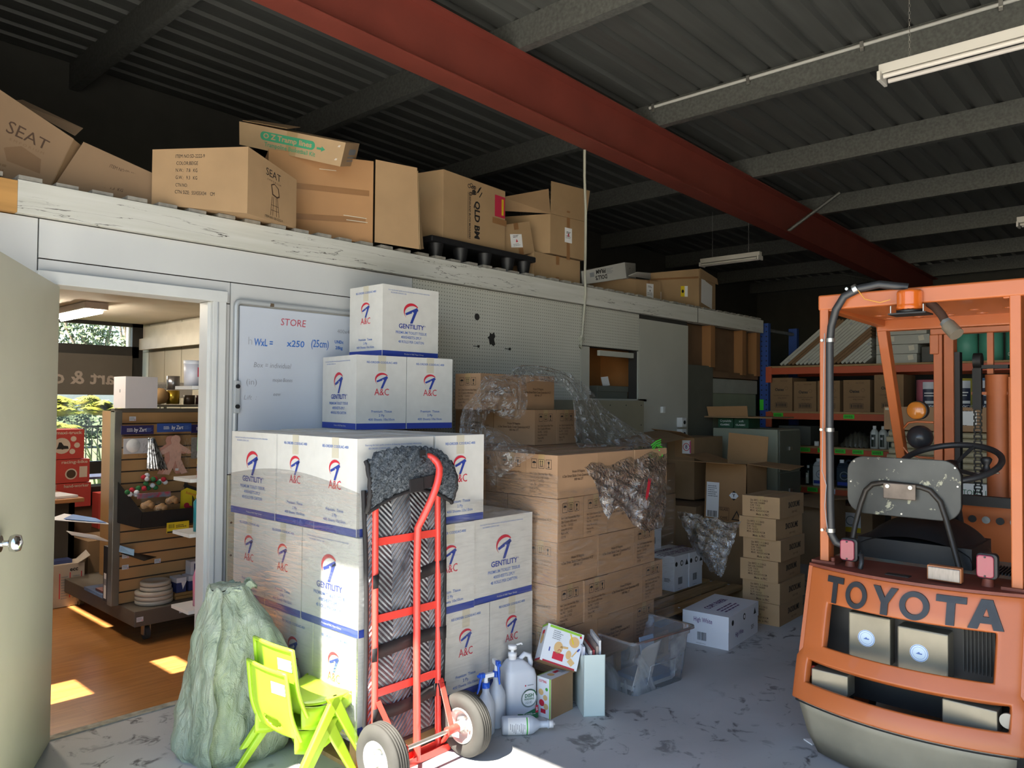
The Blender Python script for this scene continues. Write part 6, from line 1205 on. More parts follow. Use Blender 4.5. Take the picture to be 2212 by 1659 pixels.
# ================================================================ the orange forklift, seen from behind
FO = mat('forklift_orange', '#aa5a2a', 0.42, var=0.09, scale=3, coat=0.15); FOD = mat('forklift_brown_top', '#6e3424', 0.6, var=0.2, scale=8); FB = mat('forklift_black', '#1b1a19', 0.55, var=0.25, scale=10)
GREYCW = mat('skirt_grey', '#8a8574', 0.6, var=0.25, scale=4); ORM = mat('mast_orange', '#b8663a', 0.5, var=0.14, scale=5)
fk = thing('forklift', 'small orange forklift seen from behind with black seat and steel counterweight blocks', 'forklift', (3.9, 0.93, 0)); of = (3.9, 0.93, 0)
YC = 0.93
def fx(y, z, d=0.0): t = (y-YC)/0.40; return 3.13+0.165*(z-0.27)/0.52+0.085*t*t+d
# counterweight shell: grid in (y,z) with the two slots left open
ys = [0.515, 0.56, 0.60, 0.615, 0.66, 0.72, 0.78, 0.84, 0.90, 0.96, 1.02, 1.08, 1.14, 1.20, 1.23, 1.25, 1.29, 1.315, 1.345]
zs = [0.262, 0.30, 0.335, 0.36, 0.40, 0.425, 0.455, 0.485, 0.52, 0.58, 0.63, 0.655, 0.70, 0.75, 0.785]
b = MB(); V = {}; VV = []; F = []
def vid(i, j):
    if (i, j) not in V:
        y, z = ys[i], zs[j]
        if i == len(ys)-1 and z > 0.43: y = 1.325
        if i == 0 and z > 0.43: y = 0.535
        V[(i, j)] = len(VV); VV.append((fx(y, z)-(0.012 if z <= 0.43 else 0), y, z))
    return V[(i, j)]
for j in range(len(zs)-1):
    for i in range(len(ys)-1):
        y, z = (ys[i]+ys[i+1])/2, (zs[j]+zs[j+1])/2
        if 0.615 < y < 1.24 and 0.485 < z < 0.655 and not (y > 1.23 and z > 0.63): continue
        if 0.56 < y < 1.30 and 0.335 < z < 0.425: continue
        F.append((vid(i, j), vid(i, j+1), vid(i+1, j+1), vid(i+1, j)))
b.add(VV, F, FO, True)
o = b.build('counterweight_shell', fk, off=of); md = o.modifiers.new('thick', 'SOLIDIFY'); md.thickness = 0.035; md.offset = -1; md2 = o.modifiers.new('bv', 'BEVEL'); md2.width = 0.006; md2.segments = 2; md2.limit_method = 'ANGLE'
b = MB(); b.box(3.42, 3.90, 0.53, 1.33, 0.25, 0.775, FB)
for y in (0.535, 1.325): b.hexa([(fx(y, .262), y-0.012, 0.262), (3.95, y-0.012, 0.262), (3.95, y+0.012, 0.262), (fx(y, .262), y+0.012, 0.262), (fx(y, .785), y-0.012, 0.785), (3.95, y-0.012, 0.785), (3.95, y+0.012, 0.785), (fx(y, .785), y+0.012, 0.785)], FO)
b.build('chassis_core', fk, off=of)
b = MB(); n = 14; P = [(fx(0.525+0.81*i/n, 0.785)-0.004, 0.525+0.81*i/n) for i in range(n+1)]; b.prism([(x, y) for x, y in P]+[(3.62, 1.335), (3.62, 0.525)], 0.785, 0.797, FOD); b.build('deck_plate', fk, off=of)
b = MB(); b.box(3.62, 4.05, 0.54, 1.325, 0.775, 0.79, mat('worn_orange_deck', '#8a5a34', 0.7, var=0.45, scale=9, col2='#7a8a80')); b.build('engine_cover', fk, off=of)
# grey skirt under the shell
b = MB(); sk_ = []
for j, (z, ins) in enumerate(((0.262, 0.0), (0.225, 0.012), (0.12, 0.05), (0.02, 0.11))):
    sk_.append([(fx(0.54+0.77*i/20, 0.262)+ins, (0.54+0.77*i/20-YC)*(1-ins*0.9)+YC, z) for i in range(21)])
VV = sum(sk_, []); b.add(VV, [(j*21+i, (j+1)*21+i, (j+1)*21+i+1, j*21+i+1) for j in range(3) for i in range(20)], GREYCW, True); b.build('lower_skirt', fk, off=of, solid=0.01)
b = MB(); b.tube([(fx(0.535+0.79*i/20, 0.262)+0.006, 0.535+0.79*i/20, 0.256) for i in range(21)], 0.010, FB, n=8); b.build('rubber_strip', fk, off=of)
for y, nm_ in ((1.27, 'l'), (0.58, 'r')):
    b = MB(); b.cyl((3.62, y-0.075, 0.22), (3.62, y+0.075, 0.22), 0.22, RUBBER, n=36); b.cyl((3.62, y-0.078, 0.22), (3.62, y+0.078, 0.22), 0.11, FO, n=24); b.build('rear_wheel', fk, off=of)
for y in (1.36, 0.50):
    b = MB(); b.cyl((4.75, y-0.09, 0.28), (4.75, y+0.09, 0.28), 0.28, RUBBER, n=36); b.cyl((4.75, y-0.093, 0.28), (4.75, y+0.093, 0.28), 0.15, FO, n=24); b.build('front_wheel', fk, off=of)
# steel blocks in the slots
SB = mat('raw_steel_block', '#8c8676', 0.45, 0.55, var=0.25, scale=5); ST = mat('round_sticker', '#cfe0ec', 0.5, var=0.02)
for (y0, y1, z0, z1, x, stick) in ((1.0, 1.165, 0.425, 0.62, 3.36, 1), (0.785, 0.968, 0.42, 0.605, 3.34, 1)):
    b = MB(); b.box(x, x+0.1, y0, y1, z0, z1, SB); b.build('steel_block', fk, off=of, bevel=0.006)
    b = MB(); a = [(x, y1, z0), (x, y0, z0), (x, y0, z1), (x, y1, z1)]; b.face_items(*a, [('c', 0.44, 0.50, 0.034, ST, 1), ('ring', 0.44, 0.50, 0.032, 0.002, INKL), ('ring', 0.44, 0.50, 0.024, 0.001, INKL), ('p', 0.44, 0.50, [(-0.012, -0.004), (-0.004, 0.002), (0.0, 0.005), (0.004, 0.0), (0.012, 0.0), (0.010, -0.005)], INKL)]); b.build('round_sticker', fk, off=of)
for (y0, y1, z0, z1) in ((1.125, 1.272, 0.30, 0.388), (0.604, 0.782, 0.30, 0.392)):
    b = MB(); b.box(3.235, 3.32, y0, y1, z0, z1, SB); b.build('steel_block', fk, off=of, bevel=0.004)
b = MB(); b.cyl((3.28, 1.278, 0.365), (3.27, 1.278, 0.365), 0.022, mat('reflector_red', '#b83a34', 0.3)); b.build('reflector', fk, off=of)
b = MB(); b.cyl((3.25, 0.572, 0.365), (3.24, 0.572, 0.365), 0.027, mat('old_white_reflector', '#9a978c', 0.4), n=24); b.build('reflector', fk, off=of)
b = MB(); 
for k in range(9): b.box(3.40, 3.41, 0.64+k*0.013, 0.644+k*0.013, 0.46, 0.64, RUBBER)
b.build('radiator_fins', fk, off=of)
# lettering
LET = mat('raised_black_letter', '#22252a', 0.5, var=0.3, scale=20)
cell = 0.088
for ch_, yc, zc, w in (('T', 1.200, 0.713, 0.072), ('O', 1.107, 0.711, 0.088), ('Y', 0.993, 0.712, 0.095), ('O', 0.885, 0.712, 0.106), ('T', 0.762, 0.714, 0.100), ('A', 0.650, 0.715, 0.112)):
    if ch_ == 'O':
        V = []; n = 36; b = MB()
        for i in range(n):
            t = 2*PI*i/n; c_1, s_1 = math.cos(t), math.sin(t)
            for (k, dd) in ((1.0, 0), (1.0, -0.008), (0.60, -0.008), (0.60, 0)): y, z = yc-w/2*k*c_1, zc+0.052*(k if k == 1 else 0.62)*s_1; V.append((fx(y, z)+dd, y, z))
        b.add(V, [(i*4+j, i*4+(j+1) % 4, ((i+1) % n)*4+(j+1) % 4, ((i+1) % n)*4+j) for i in range(n) for j in range(4)], LET)
    else:
        P = {'T': [(-.5, .5), (.5, .5), (.5, .27), (.14, .27), (.14, -.5), (-.14, -.5), (-.14, .27), (-.5, .27)], 'Y': [(-.5, .5), (-.22, .5), (0, .12), (.22, .5), (.5, .5), (.14, -.08), (.14, -.5), (-.14, -.5), (-.14, -.08)]}
        b = MB()
        def ext(poly):
            m_ = len(poly); V = [(fx(yc-x*w, zc+z*0.104)+0.0, yc-x*w, zc+z*0.104) for x, z in poly]+[(fx(yc-x*w, zc+z*0.104)-0.008, yc-x*w, zc+z*0.104) for x, z in poly]
            b.add(V, [tuple(range(m_)), tuple(range(2*m_-1, m_-1, -1))]+[(i, m_+i, m_+(i+1) % m_, (i+1) % m_) for i in range(m_)], LET)
        if ch_ == 'A':
            ext([(-.5, -.5), (-.16, .5), (0.0, .5), (0.0, .22), (-.09, -.08), (-.0, -.08), (-.0, -.30), (-.16, -.30), (-.22, -.5)]); ext([(.5, -.5), (.22, -.5), (.16, -.30), (0, -.30), (0, -.08), (.09, -.08), (0, .22), (0, .5), (.16, .5)])
        else: ext(P[ch_])
    b.build('letter_'+ch_.lower(), fk, off=of)
# overhead guard
def bar(b, p, q, w, d, m_):
    p, q = Vector(p), Vector(q); dr = (q-p).normalized(); a = Vector((0, 1, 0)) if abs(dr.y) < 0.9 else Vector((1, 0, 0)); s_ = (a-dr*a.dot(dr)).normalized(); t_ = dr.cross(s_)
    c = [tuple(x+s_*i*w/2+t_*j*d/2) for x in (p, q) for i, j in ((-1, -1), (1, -1), (1, 1), (-1, 1))]; b.hexa(c, m_)
for y, nm_ in ((1.285, 'rear_post'), (0.570, 'rear_post')):
    b = MB(); bar(b, (3.445, y, 0.79), (3.445, y, 1.955), 0.038, 0.065, FO); b.build('rear_post', fk, off=of, bevel=0.004)
    b = MB(); b.box(3.40, 3.50, y-0.05, y+0.05, 0.797, 0.808, FOD); b.cyl((3.42, y-0.035, 0.808), (3.42, y-0.035, 0.825), 0.010, FOD, n=6); b.build('post_foot', fk, off=of)
for y in (1.255, 0.60):
    b = MB(); bar(b, (4.10, y, 1.915), (4.43, y, 1.22), 0.045, 0.06, FO); bar(b, (4.43, y, 1.24), (4.50, y, 0.80), 0.045, 0.06, FO); b.build('front_pillar', fk, off=of, bevel=0.004)
    b = MB(); bar(b, (3.42, y+(0.012 if y > 1 else -0.012), 1.925), (4.14, y, 1.905), 0.045, 0.05, FO); b.build('roof_side_rail', fk, off=of, bevel=0.004)
b = MB(); b.box(3.41, 3.47, 0.535, 1.31, 1.905, 1.972, FO); b.build('rear_crossbar', fk, off=of, bevel=0.008, seg=3)
b = MB(); b.box(4.08, 4.15, 0.58, 1.275, 1.86, 1.935, FO); b.build('front_crossbar', fk, off=of, bevel=0.006)
# perforated roof plate: strips round round holes
b = MB(); xs0, xs1, y0, y1, z = 3.78, 4.08, 0.60, 1.255, 1.915; nx_, ny_ = 2, 5
b.box(3.47, 3.78, 0.60, 1.255, 1.912, 1.918, FO)
N_ = 16
for i in range(nx_):
    for j in range(ny_):
        cx_, cy_ = xs0+(xs1-xs0)*(i+0.5)/nx_, y0+(y1-y0)*(j+0.5)/ny_; hx_, hy_ = (xs1-xs0)/nx_/2, (y1-y0)/ny_/2; V = []
        for k in range(N_):
            t = 2*PI*k/N_; c_1, s_1 = math.cos(t), math.sin(t); q = 1/max(abs(c_1), abs(s_1)); V += [(cx_+hx_*c_1*q, cy_+hy_*s_1*q, z), (cx_+0.026*c_1, cy_+0.026*s_1, z)]
        b.add(V, [(2*k, 2*k+1, (2*k+3) % (2*N_), (2*k+2) % (2*N_)) for k in range(N_)], FO)
b.build('perforated_roof_plate', fk, off=of, solid=0.006)
# snorkel hose along the post
HM = mat('black_hose', '#2b2c2e', 0.45, var=0.15)
b = MB(); b.tube([(3.425, 0.945, 1.975), (3.40, 1.05, 1.995), (3.40, 1.13, 1.985), (3.39, 1.19, 1.955), (3.39, 1.225, 1.90), (3.40, 1.248, 1.83), (3.40, 1.255, 1.75), (3.40, 1.256, 1.4), (3.40, 1.254, 1.05), (3.40, 1.25, 0.93), (3.41, 1.235, 0.895), (3.43, 1.19, 0.875), (3.45, 1.15, 0.85)], 0.0165, HM, n=12); b.build('air_hose', fk, off=of)
for p, a in (((3.395, 1.145, 1.985), 'y'), ((3.40, 1.252, 1.77), 'z'), ((3.40, 1.256, 1.38), 'z'), ((3.40, 1.252, 0.945), 'z')):
    b = MB(); q = {'y': Vector((0, 0.008, -0.004)), 'z': Vector((0, 0, 0.008))}[a]; b.cyl(Vector(p)-q, Vector(p)+q, 0.0195, STEEL); b.cyl((p[0]-0.01, p[1]+0.03, p[2]), (p[0]-0.02, p[1]+0.03, p[2]), 0.007, STEEL, n=6); b.build('hose_clip', fk, off=of)
b = MB(); b.tube([(3.385, 1.13, 1.975), (3.375, 1.10, 1.935), (3.375, 1.04, 1.915), (3.38, 1.0, 1.925)], 0.0022, mat('yellow_wire', '#c8903a', 0.5), n=6); b.build('wire', fk, off=of)
b = MB(); b.tube([(3.38, 1.27, 1.80), (3.378, 1.275, 1.5), (3.378, 1.28, 1.2), (3.378, 1.262, 1.14), (3.378, 1.27, 1.05), (3.39, 1.26, 0.93)], 0.0018, INKGREY, n=5); b.build('wire', fk, off=of)
# beacon on its bracket, exhaust pipe stub
t_b = MB(); t_b.box(3.345, 3.455, 0.86, 1.0, 1.858, 1.864, FB)
t_b.build('beacon_bracket', fk, off=of)
AMB = mat('amber_lens', '#d0641c', 0.15, var=0.05, trans=0.25)
b = MB(); b.lathe([(0.0, 0.095), (0.044, 0.094), (0.0475, 0.088)]+[(0.0475+0.001*(k % 2), 0.085-k*0.004) for k in range(14)]+[(0.050, 0.026), (0.050, 0.012), (0.0, 0.012)][::1], (3.40, 0.933, 1.864), AMB, n=32); b.build('amber_beacon', fk, off=of)
b = MB(); b.lathe([(0.0, 0.0), (0.050, 0.0), (0.050, 0.016), (0.0, 0.016)], (3.40, 0.933, 1.864), BLACK, n=32); b.build('beacon_base', fk, off=of)
for y in (0.872, 0.994):
    b = MB(); b.cyl((3.36, y, 1.86), (3.36, y, 1.895), 0.003, STEEL, n=8); b.build('beacon_bolt', fk, off=of)
RUST = mat('rusty_pipe', '#4a3428', 0.7, 0.3, var=0.3, scale=14)
b = MB(); b.tube([(3.44, 0.87, 1.905), (3.425, 0.845, 1.885), (3.40, 0.815, 1.85), (3.38, 0.795, 1.815)], 0.017, RUST, n=12); b.build('elbow_pipe', fk, off=of)
b = MB(); b.cyl((3.382, 0.797, 1.82), (3.374, 0.787, 1.805), 0.023, GALV, n=6); b.cyl((3.374, 0.787, 1.805), (3.352, 0.752, 1.765), 0.027, mat('brass_fitting', '#8a8070', 0.4, 0.5, var=0.2), n=20); b.build('brass_coupling', fk, off=of)
# seat
SEATB = mat('seat_back_shell', '#434440', 0.55, var=0.12, scale=6); VIN = mat('black_vinyl', '#131416', 0.55, var=0.2, scale=8, bump=0.15, bscale=12)
m = mk('scuffed_seat_shell'); N, L, B = nodes_of(m); v = mapped(N, L); c = ramp(N, [(0.3, '#3b3c39'), (0.7, '#4c4d49')]); L.new(noise(N, L, v, 6, 6), c.inputs[0]); sc1 = ramp(N, [(0.60, '#000000'), (0.63, '#ffffff')]); L.new(noise(N, L, v, 17, 8, 0.3, 0.65), sc1.inputs[0])
L.new(mixc(N, L, mth('MULTIPLY', sc1.outputs[0], 0.9), c.outputs[0], '#a6a48c'), B.inputs['Base Color']); B.inputs['Roughness'].default_value = 0.5; SHELL = m
b = MB(); pl = rrect(0.475, 0.265, 0.075, 7, 1.065, 1.118)
b.prism([(y, z) for y, z in pl], 3.745, 3.757, SHELL, 'x'); o = b.build('seat_back_panel', fk, off=of, bevel=0.004)
b = MB(); pl2 = rrect(0.468, 0.258, 0.07, 7, 1.065, 1.118); b.prism(pl2, 3.757, 3.81, VIN, 'x'); b.build('backrest_cushion', fk, off=of, bevel=0.02, seg=3)
b = MB(); q = 0.012
b.tube([(3.66, 1.262, 0.80), (3.70, 1.252, 0.93), (3.725, 1.235, 1.03), (3.733, 1.215, 1.095), (3.735, 1.185, 1.125), (3.735, 1.14, 1.135), (3.735, 0.985, 1.128), (3.735, 0.945, 1.115), (3.733, 0.905, 1.07), (3.72, 0.88, 1.00), (3.69, 0.845, 0.89), (3.66, 0.815, 0.80)], q, mat('dark_bent_tube', '#3f3a34', 0.45, 0.4, var=0.2), n=12); b.build('seat_hoop', fk, off=of)
b = MB(); b.box(3.712, 3.722, 0.998, 1.133, 1.068, 1.138, mat('bare_metal_plate', '#75695f', 0.5, 0.5, var=0.3, scale=12)); b.build('mounting_plate', fk, off=of, bevel=0.003)
for y in (1.113, 1.018):
    b = MB(); b.cyl((3.704, y, 1.124), (3.712, y, 1.124), 0.009, STEEL, n=12); b.build('plate_bolt', fk, off=of)
for y, z in ((0.85, 1.22), (1.27, 1.225), (1.065, 1.235), (0.84, 1.14), (1.065, 1.0), (1.285, 1.13)):
    b = MB(); b.cyl((3.743, y, z), (3.746, y, z), 0.004, STEEL, n=8); b.build('panel_screw', fk, off=of)
b = MB(); b.grid(lambda u, v: (3.72+0.40*v, 1.265-0.49*u, 0.80+0.165*(math.sin(u*PI)**0.35)*(0.55+0.45*math.sin(min(1, v*1.6)*PI/2+0.0))*(1 if v < 0.85 else (1-v)/0.15)+0.012*math.sin(u*PI)), 30, 16, VIN)
b.box(3.73, 4.1, 0.785, 1.25, 0.79, 0.88, VIN); b.build('seat_cushion', fk, off=of, bevel=0.0)
# steering wheel
b = MB(); R_ = 0.215; ctr = Vector((4.15, 0.965, 1.215)); nrm = Vector((-0.36, 0.05, 0.93)).normalized(); ax = Vector((0, 1, 0)); ax = (ax-nrm*ax.dot(nrm)).normalized(); ay = nrm.cross(ax)
b.tube([ctr+ax*R_*math.cos(2*PI*k/40)+ay*R_*math.sin(2*PI*k/40) for k in range(41)], 0.0145, HM, n=10, cap=False); b.build('steering_wheel', fk, off=of)
b = MB()
for a in (0.3, 2.4, 4.4): b.tube([ctr-nrm*0.03, ctr+ax*R_*math.cos(a)+ay*R_*math.sin(a)], 0.009, HM, n=8)
b.cyl(ctr-nrm*0.05, ctr-nrm*0.0, 0.035, BLACK); b.tube([ctr-nrm*0.04, Vector((4.36, 0.96, 0.80))], 0.022, BLACK, n=10); b.build('steering_column', fk, off=of)
b = MB(); p = ctr+ax*(-R_*0.80)+ay*(R_*0.45); b.lathe([(0.03, 0), (0.016, 0.012), (0.012, 0.03), (0.020, 0.045), (0.024, 0.058), (0.015, 0.068), (0, 0.070)], tuple(p), BLACK, n=18); b.build('spinner_knob', fk, off=of)
b = MB(); b.tube([ctr-nrm*0.06, ctr-nrm*0.05-ax*0.20], 0.004, STEEL, n=6); b.build('column_lever', fk, off=of)
# tail lamps and work light
LENS = mat('faded_red_lens', '#8e3044', 0.25, var=0.1, coat=0.3)
for y, z in ((1.180, 0.868), (0.668, 0.875)):
    b = MB(); b.prism(rrect(0.072, 0.098, 0.016, 4, y, z), 3.41, 3.445, BLACK, 'x'); b.build('lamp_housing', fk, off=of, bevel=0.004)
    b = MB(); b.prism(rrect(0.058, 0.086, 0.012, 4, y+0.004, z), 3.398, 3.411, LENS, 'x'); b.build('tail_lens', fk, off=of, bevel=0.004)
    b = MB(); b.cyl((3.43, y, 0.797), (3.43, y, z-0.045), 0.022, FOD, r1=0.018); b.build('lamp_foot', fk, off=of)
    for dz in (-0.036, 0.036):
        b = MB(); b.cyl((3.396, y+0.004, z+dz), (3.399, y+0.004, z+dz), 0.004, BLACK, n=8); b.build('lens_screw', fk, off=of)
b = MB(); b.box(3.355, 3.39, 0.742, 0.862, 0.805, 0.862, mat('lamp_rim_orange', '#a86a40', 0.4)); b.build('reverse_lamp_body', fk, off=of, bevel=0.003)
b = MB(); b.box(3.348, 3.356, 0.746, 0.858, 0.808, 0.857, mat('clear_ribbed_lens', '#8c847c', 0.3, 0.1, var=0.2, scale=30, stretch=(1, 6, 1))); b.build('reverse_lamp_lens', fk, off=of, bevel=0.003)
b = MB(); b.tube([(3.44, 1.165, 0.84), (3.42, 1.13, 0.85), (3.40, 1.125, 0.82), (3.40, 1.13, 0.798)], 0.010, HM, n=8); b.build('cable_loop', fk, off=of)
b = MB(); b.box(3.36, 3.40, 0.93, 1.02, 0.797, 0.800, FB); b.build('deck_slot', fk, off=of)
# side indicator and round work lamp on the left front pillar
b = MB(); b.lathe([(0.0, -0.022), (0.040, -0.020), (0.046, -0.010), (0.046, 0.0)], (4.36, 1.165, 1.463), mat('amber_disc_lens', '#b8702a', 0.2, var=0.1, coat=0.4), n=28, axis='x'); b.build('amber_indicator', fk, off=of)
b = MB(); b.lathe([(0.047, 0.0), (0.050, 0.01), (0.048, 0.04), (0.0, 0.045)], (4.36, 1.162, 1.463), BLACK, n=28, axis='x'); b.build('indicator_housing', fk, off=of)
b = MB(); b.lathe([(0.0, -0.062), (0.022, -0.058), (0.042, -0.044), (0.056, -0.022), (0.062, 0.0), (0.062, 0.02), (0.0, 0.022)], (4.40, 1.163, 1.322), mat('dark_lamp_shell', '#2a2c30', 0.3, var=0.2, scale=5), n=32, axis='x'); b.build('work_lamp', fk, off=of)
b = MB(); pts = [(4.38, 1.09, 1.402), (4.38, 1.17, 1.405), (4.38, 1.21, 1.398), (4.38, 1.238, 1.365), (4.38, 1.245, 1.32), (4.38, 1.238, 1.27), (4.38, 1.21, 1.235), (4.38, 1.16, 1.22), (4.38, 1.09, 1.218)]
b.tube(pts, 0.006, FO, n=6); b.build('lamp_bracket', fk, off=of)
# mast
for y0, y1, y2, sg_ in ((1.245, 1.195, 1.14, -1), (0.615, 0.665, 0.72, 1)):
    for a, c_1 in ((y0, y1+0.004*sg_*-1), (y1-0.004*sg_*-1, y2)):
        b = MB(); lo, hi = min(a, c_1), max(a, c_1); b.box(5.0, 5.09, lo, hi, 0.05, 1.905, ORM); b.build('mast_rail', fk, off=of, bevel=0.004)
    b = MB(); b.box(5.02, 5.08, min(y2, y2+0.028*sg_), max(y2, y2+0.028*sg_), 0.05, 1.80, FB); b.build('inner_channel', fk, off=of)
b = MB(); b.box(4.99, 5.07, 0.60, 1.26, 1.905, 1.965, ORM); b.box(4.985, 5.0, 1.215, 1.262, 1.79, 1.905, ORM); b.build('mast_top_bar', fk, off=of, bevel=0.005)
b = MB(); b.box(5.0, 5.06, 0.60, 1.26, 0.86, 0.92, ORM); b.build('mast_cross_member', fk, off=of)
b = MB(); b.cyl((5.04, 0.925, 0.4), (5.04, 0.925, 1.55), 0.058, ORM, n=28); b.cyl((5.04, 0.925, 1.55), (5.04, 0.925, 1.665), 0.064, ORM, n=28); b.build('lift_cylinder', fk, off=of)
b = MB(); b.box(5.0, 5.03, 0.80, 1.05, 1.552, 1.568, ORM); b.box(5.02, 5.05, 0.945, 0.975, 1.67, 1.905, ORM); b.box(5.0, 5.05, 0.87, 1.0, 1.70, 1.72, FB); b.build('cylinder_bracket', fk, off=of)
b = MB(); b.cyl((4.98, 0.86, 0.45), (4.98, 0.86, 1.65), 0.008, ORM, n=8); b.build('hydraulic_pipe', fk, off=of)
CHN = mat('oily_chain', '#2e2a26', 0.5, 0.5, var=0.3, scale=30)
for y in (1.02, 0.835):
    b = MB(); zz = 0.80; k = 0
    while zz < 1.75:
        w = 0.013 if k % 2 else 0.018
        for s_ in (-1, 1): b.box(5.0, 5.012, y+s_*w-0.003, y+s_*w+0.003, zz-0.003, zz+0.021, CHN)
        b.box(4.998, 5.014, y-w, y+w, zz+0.000, zz+0.005, CHN); zz += 0.018; k += 1
    b.build('lift_chain', fk, off=of)
    b = MB(); b.box(4.985, 5.02, y-0.022, y+0.022, 1.47, 1.70, FB); b.cyl((5.02, y-0.02, 1.745), (5.02, y+0.02, 1.745), 0.045, FB, n=20); b.build('chain_anchor', fk, off=of)
for y in (1.12, 0.72):
    b = MB(); b.box(5.12, 5.16, y-0.05, y+0.05, 0.05, 0.45, FB); b.box(5.12, 6.0, y-0.05, y+0.05, 0.04, 0.075, FB); b.build('fork', fk, off=of, bevel=0.004)
b = MB(); b.box(4.50, 4.56, 0.56, 1.30, 0.55, 1.02, FO); b.box(4.05, 4.5, 0.56, 1.30, 0.30, 0.36, FO); b.box(4.05, 4.5, 1.24, 1.30, 0.36, 0.70, FO); b.build('front_cowl', fk, off=of, bevel=0.01)
b = MB(); b.box(4.44, 4.49, 0.60, 0.98, 0.985, 1.035, FB)
for k in range(6): b.cyl((4.44, 0.63+k*0.06, 0.92), (4.43, 0.63+k*0.06, 0.92), 0.018, [GALV, FB][k % 2], n=16)
b.build('dashboard', fk, off=of)
b = MB(); 
for k in range(12): b.box(3.72+0.0, 3.90, 0.575+k*0.012, 0.580+k*0.012, 0.79, 0.80, FB)
b.build('vent_grille', fk, off=of)
# ================================================================ inside the shop, through the doorway
GOND = mat('gondola_grey_brown', '#5e574e', 0.5, var=0.08); SLATM = mat('slatwall_tan', '#b28a5c', 0.5, var=0.06); GRV = mat('slat_groove', '#4a3a2c', 0.7); AL = mat('aluminium_post', '#8a8880', 0.35, 0.6, var=0.1)
PRC = mat('price_card', '#d4d6dc', 0.5, var=0.03)
gd = thing('slatwall_gondola', 'wheeled shop display stand with tan slatted panels seen through the doorway', 'display stand', (2.35, 5.4, 0)); og = (2.35, 5.4, 0)
b = MB(); b.box(1.90, 2.95, 4.85, 6.17, 0.105, 0.20, GOND); b.build('base', gd, off=og, bevel=0.004)
b = MB(); b.box(1.89, 2.9, 5.10, 5.13, 0.20, 1.41, GRV)
for k in range(16):
    z = 0.205+k*0.0755; b.box(1.89, 2.9, 5.09, 5.10, z, min(z+0.066, 1.41), SLATM)
b.build('slat_panel', gd, off=og)
b = MB(); b.box(2.13, 2.16, 5.13, 6.1, 0.20, 1.40, SLATM); b.build('cross_panel', gd, off=og)
b = MB(); b.box(1.845, 1.89, 5.075, 5.145, 0.20, 1.415, AL); b.box(1.845, 2.9, 5.08, 5.14, 1.405, 1.43, GOND); b.build('post', gd, off=og, bevel=0.002)
for x, y in ((2.0, 4.93), (2.85, 4.93), (2.0, 6.08), (2.85, 6.08)):
    b = MB(); b.cyl((x-0.014, y, 0.04), (x+0.014, y, 0.04), 0.04, RUBBER, n=20); b.box(x-0.022, x-0.016, y-0.02, y+0.02, 0.03, 0.105, STEEL); b.box(x+0.016, x+0.022, y-0.02, y+0.02, 0.03, 0.105, STEEL); b.box(x-0.03, x+0.03, y-0.03, y+0.03, 0.098, 0.105, STEEL); b.build('castor', gd, off=og)
for (x, y, z, ax_) in ((1.93, 4.848, 0.15, 'y'), (2.19, 4.848, 0.155, 'y'), (2.235, 4.848, 0.155, 'y'), (1.93, 5.088, 0.50, 'y'), (1.93, 5.088, 0.43, 'y'), (2.13, 5.088, 0.44, 'y'), (1.945, 5.088, 0.77, 'y'), (1.95, 5.07, 1.365, 'y'), (2.31, 5.088, 0.80, 'y')):
    b = MB(); b.box(x-0.02, x+0.02, y-0.001, y, z-0.014, z+0.014, PRC); b.face_items((x-0.02, y-0.0012, z-0.014), (x+0.02, y-0.0012, z-0.014), (x+0.02, y-0.0012, z+0.014), (x-0.02, y-0.0012, z+0.014), [('lines', 0.45, 0.55, 0.03, 0.018, 3, INKGREY), ('c', 0.82, 0.25, 0.003, INKR)]); b.build('price_ticket', gd, off=og)
def simple(name, label, cat, mb, group=None, **k): return tag(mb.build(name, **k), label, cat, group)
b = MB(); b.box(1.87, 2.065, 4.98, 5.17, 1.432, 1.63, mat('white_cube', '#d6d3d8', 0.5, var=0.02)); b.box(1.869, 1.87, 5.06, 5.075, 1.53, 1.55, INKGREY); simple('white_box', 'plain white cube-shaped box standing on top of the display stand', 'box', b, bevel=0.002)
# hanging packs
NAVY = mat('navy_header', '#241f58', 0.5); BLU2 = mat('blue_header', '#2c4c94', 0.5); BAG = film('clear_pack', '#c9ccd0', 0.03, 0.1, 0.3, 40, gl=0.4)
def hang(x0, x1, y, z1, z0, head, label, fill):
    t = thing('hanging_pack', label, 'craft pack', ((x0+x1)/2, y, z0), 0, 'craft packs hanging on the display stand'); o = ((x0+x1)/2, y, z0)
    b = MB(); b.box(x0, x1, y-0.003, y+0.003, z1-0.055, z1, head); b.face_items((x0, y-0.003, z1-0.055), (x1, y-0.003, z1-0.055), (x1, y-0.003, z1), (x0, y-0.003, z1), [('t', 'by Zart', 0.58, 0.5, 0.034, WHITE, {'w': 0.075, 'b': 0.015, 'sh': 0.15}), ('lines', 0.27, 0.5, 0.04, 0.022, 3, WHITE), ('lines', 0.87, 0.5, 0.04, 0.026, 4, INKL)]); b.build('header_card', t, off=o)
    b = MB(); b.grid(lambda u, v: (x0+0.003+(x1-x0-0.006)*u, y-0.012*math.sin(u*PI)*math.sin(v*PI)-0.002, z1-0.055-(z1-0.055-z0)*v), 8, 8, BAG); b.build('clear_bag', t, off=o)
    b = MB(); fill(b); b.build('contents', t, off=o)
def f1_(b): b.box(1.86, 2.02, 4.965, 4.97, 1.15, 1.245, mat('pack_card', '#c6c4c8', 0.6, var=0.04)); b.lathe([(0, 0), (0.042, 0), (0.042, 0.004), (0.03, 0.006), (0, 0.006)], (1.915, 4.958, 1.20), WHITE, n=24, axis='y')
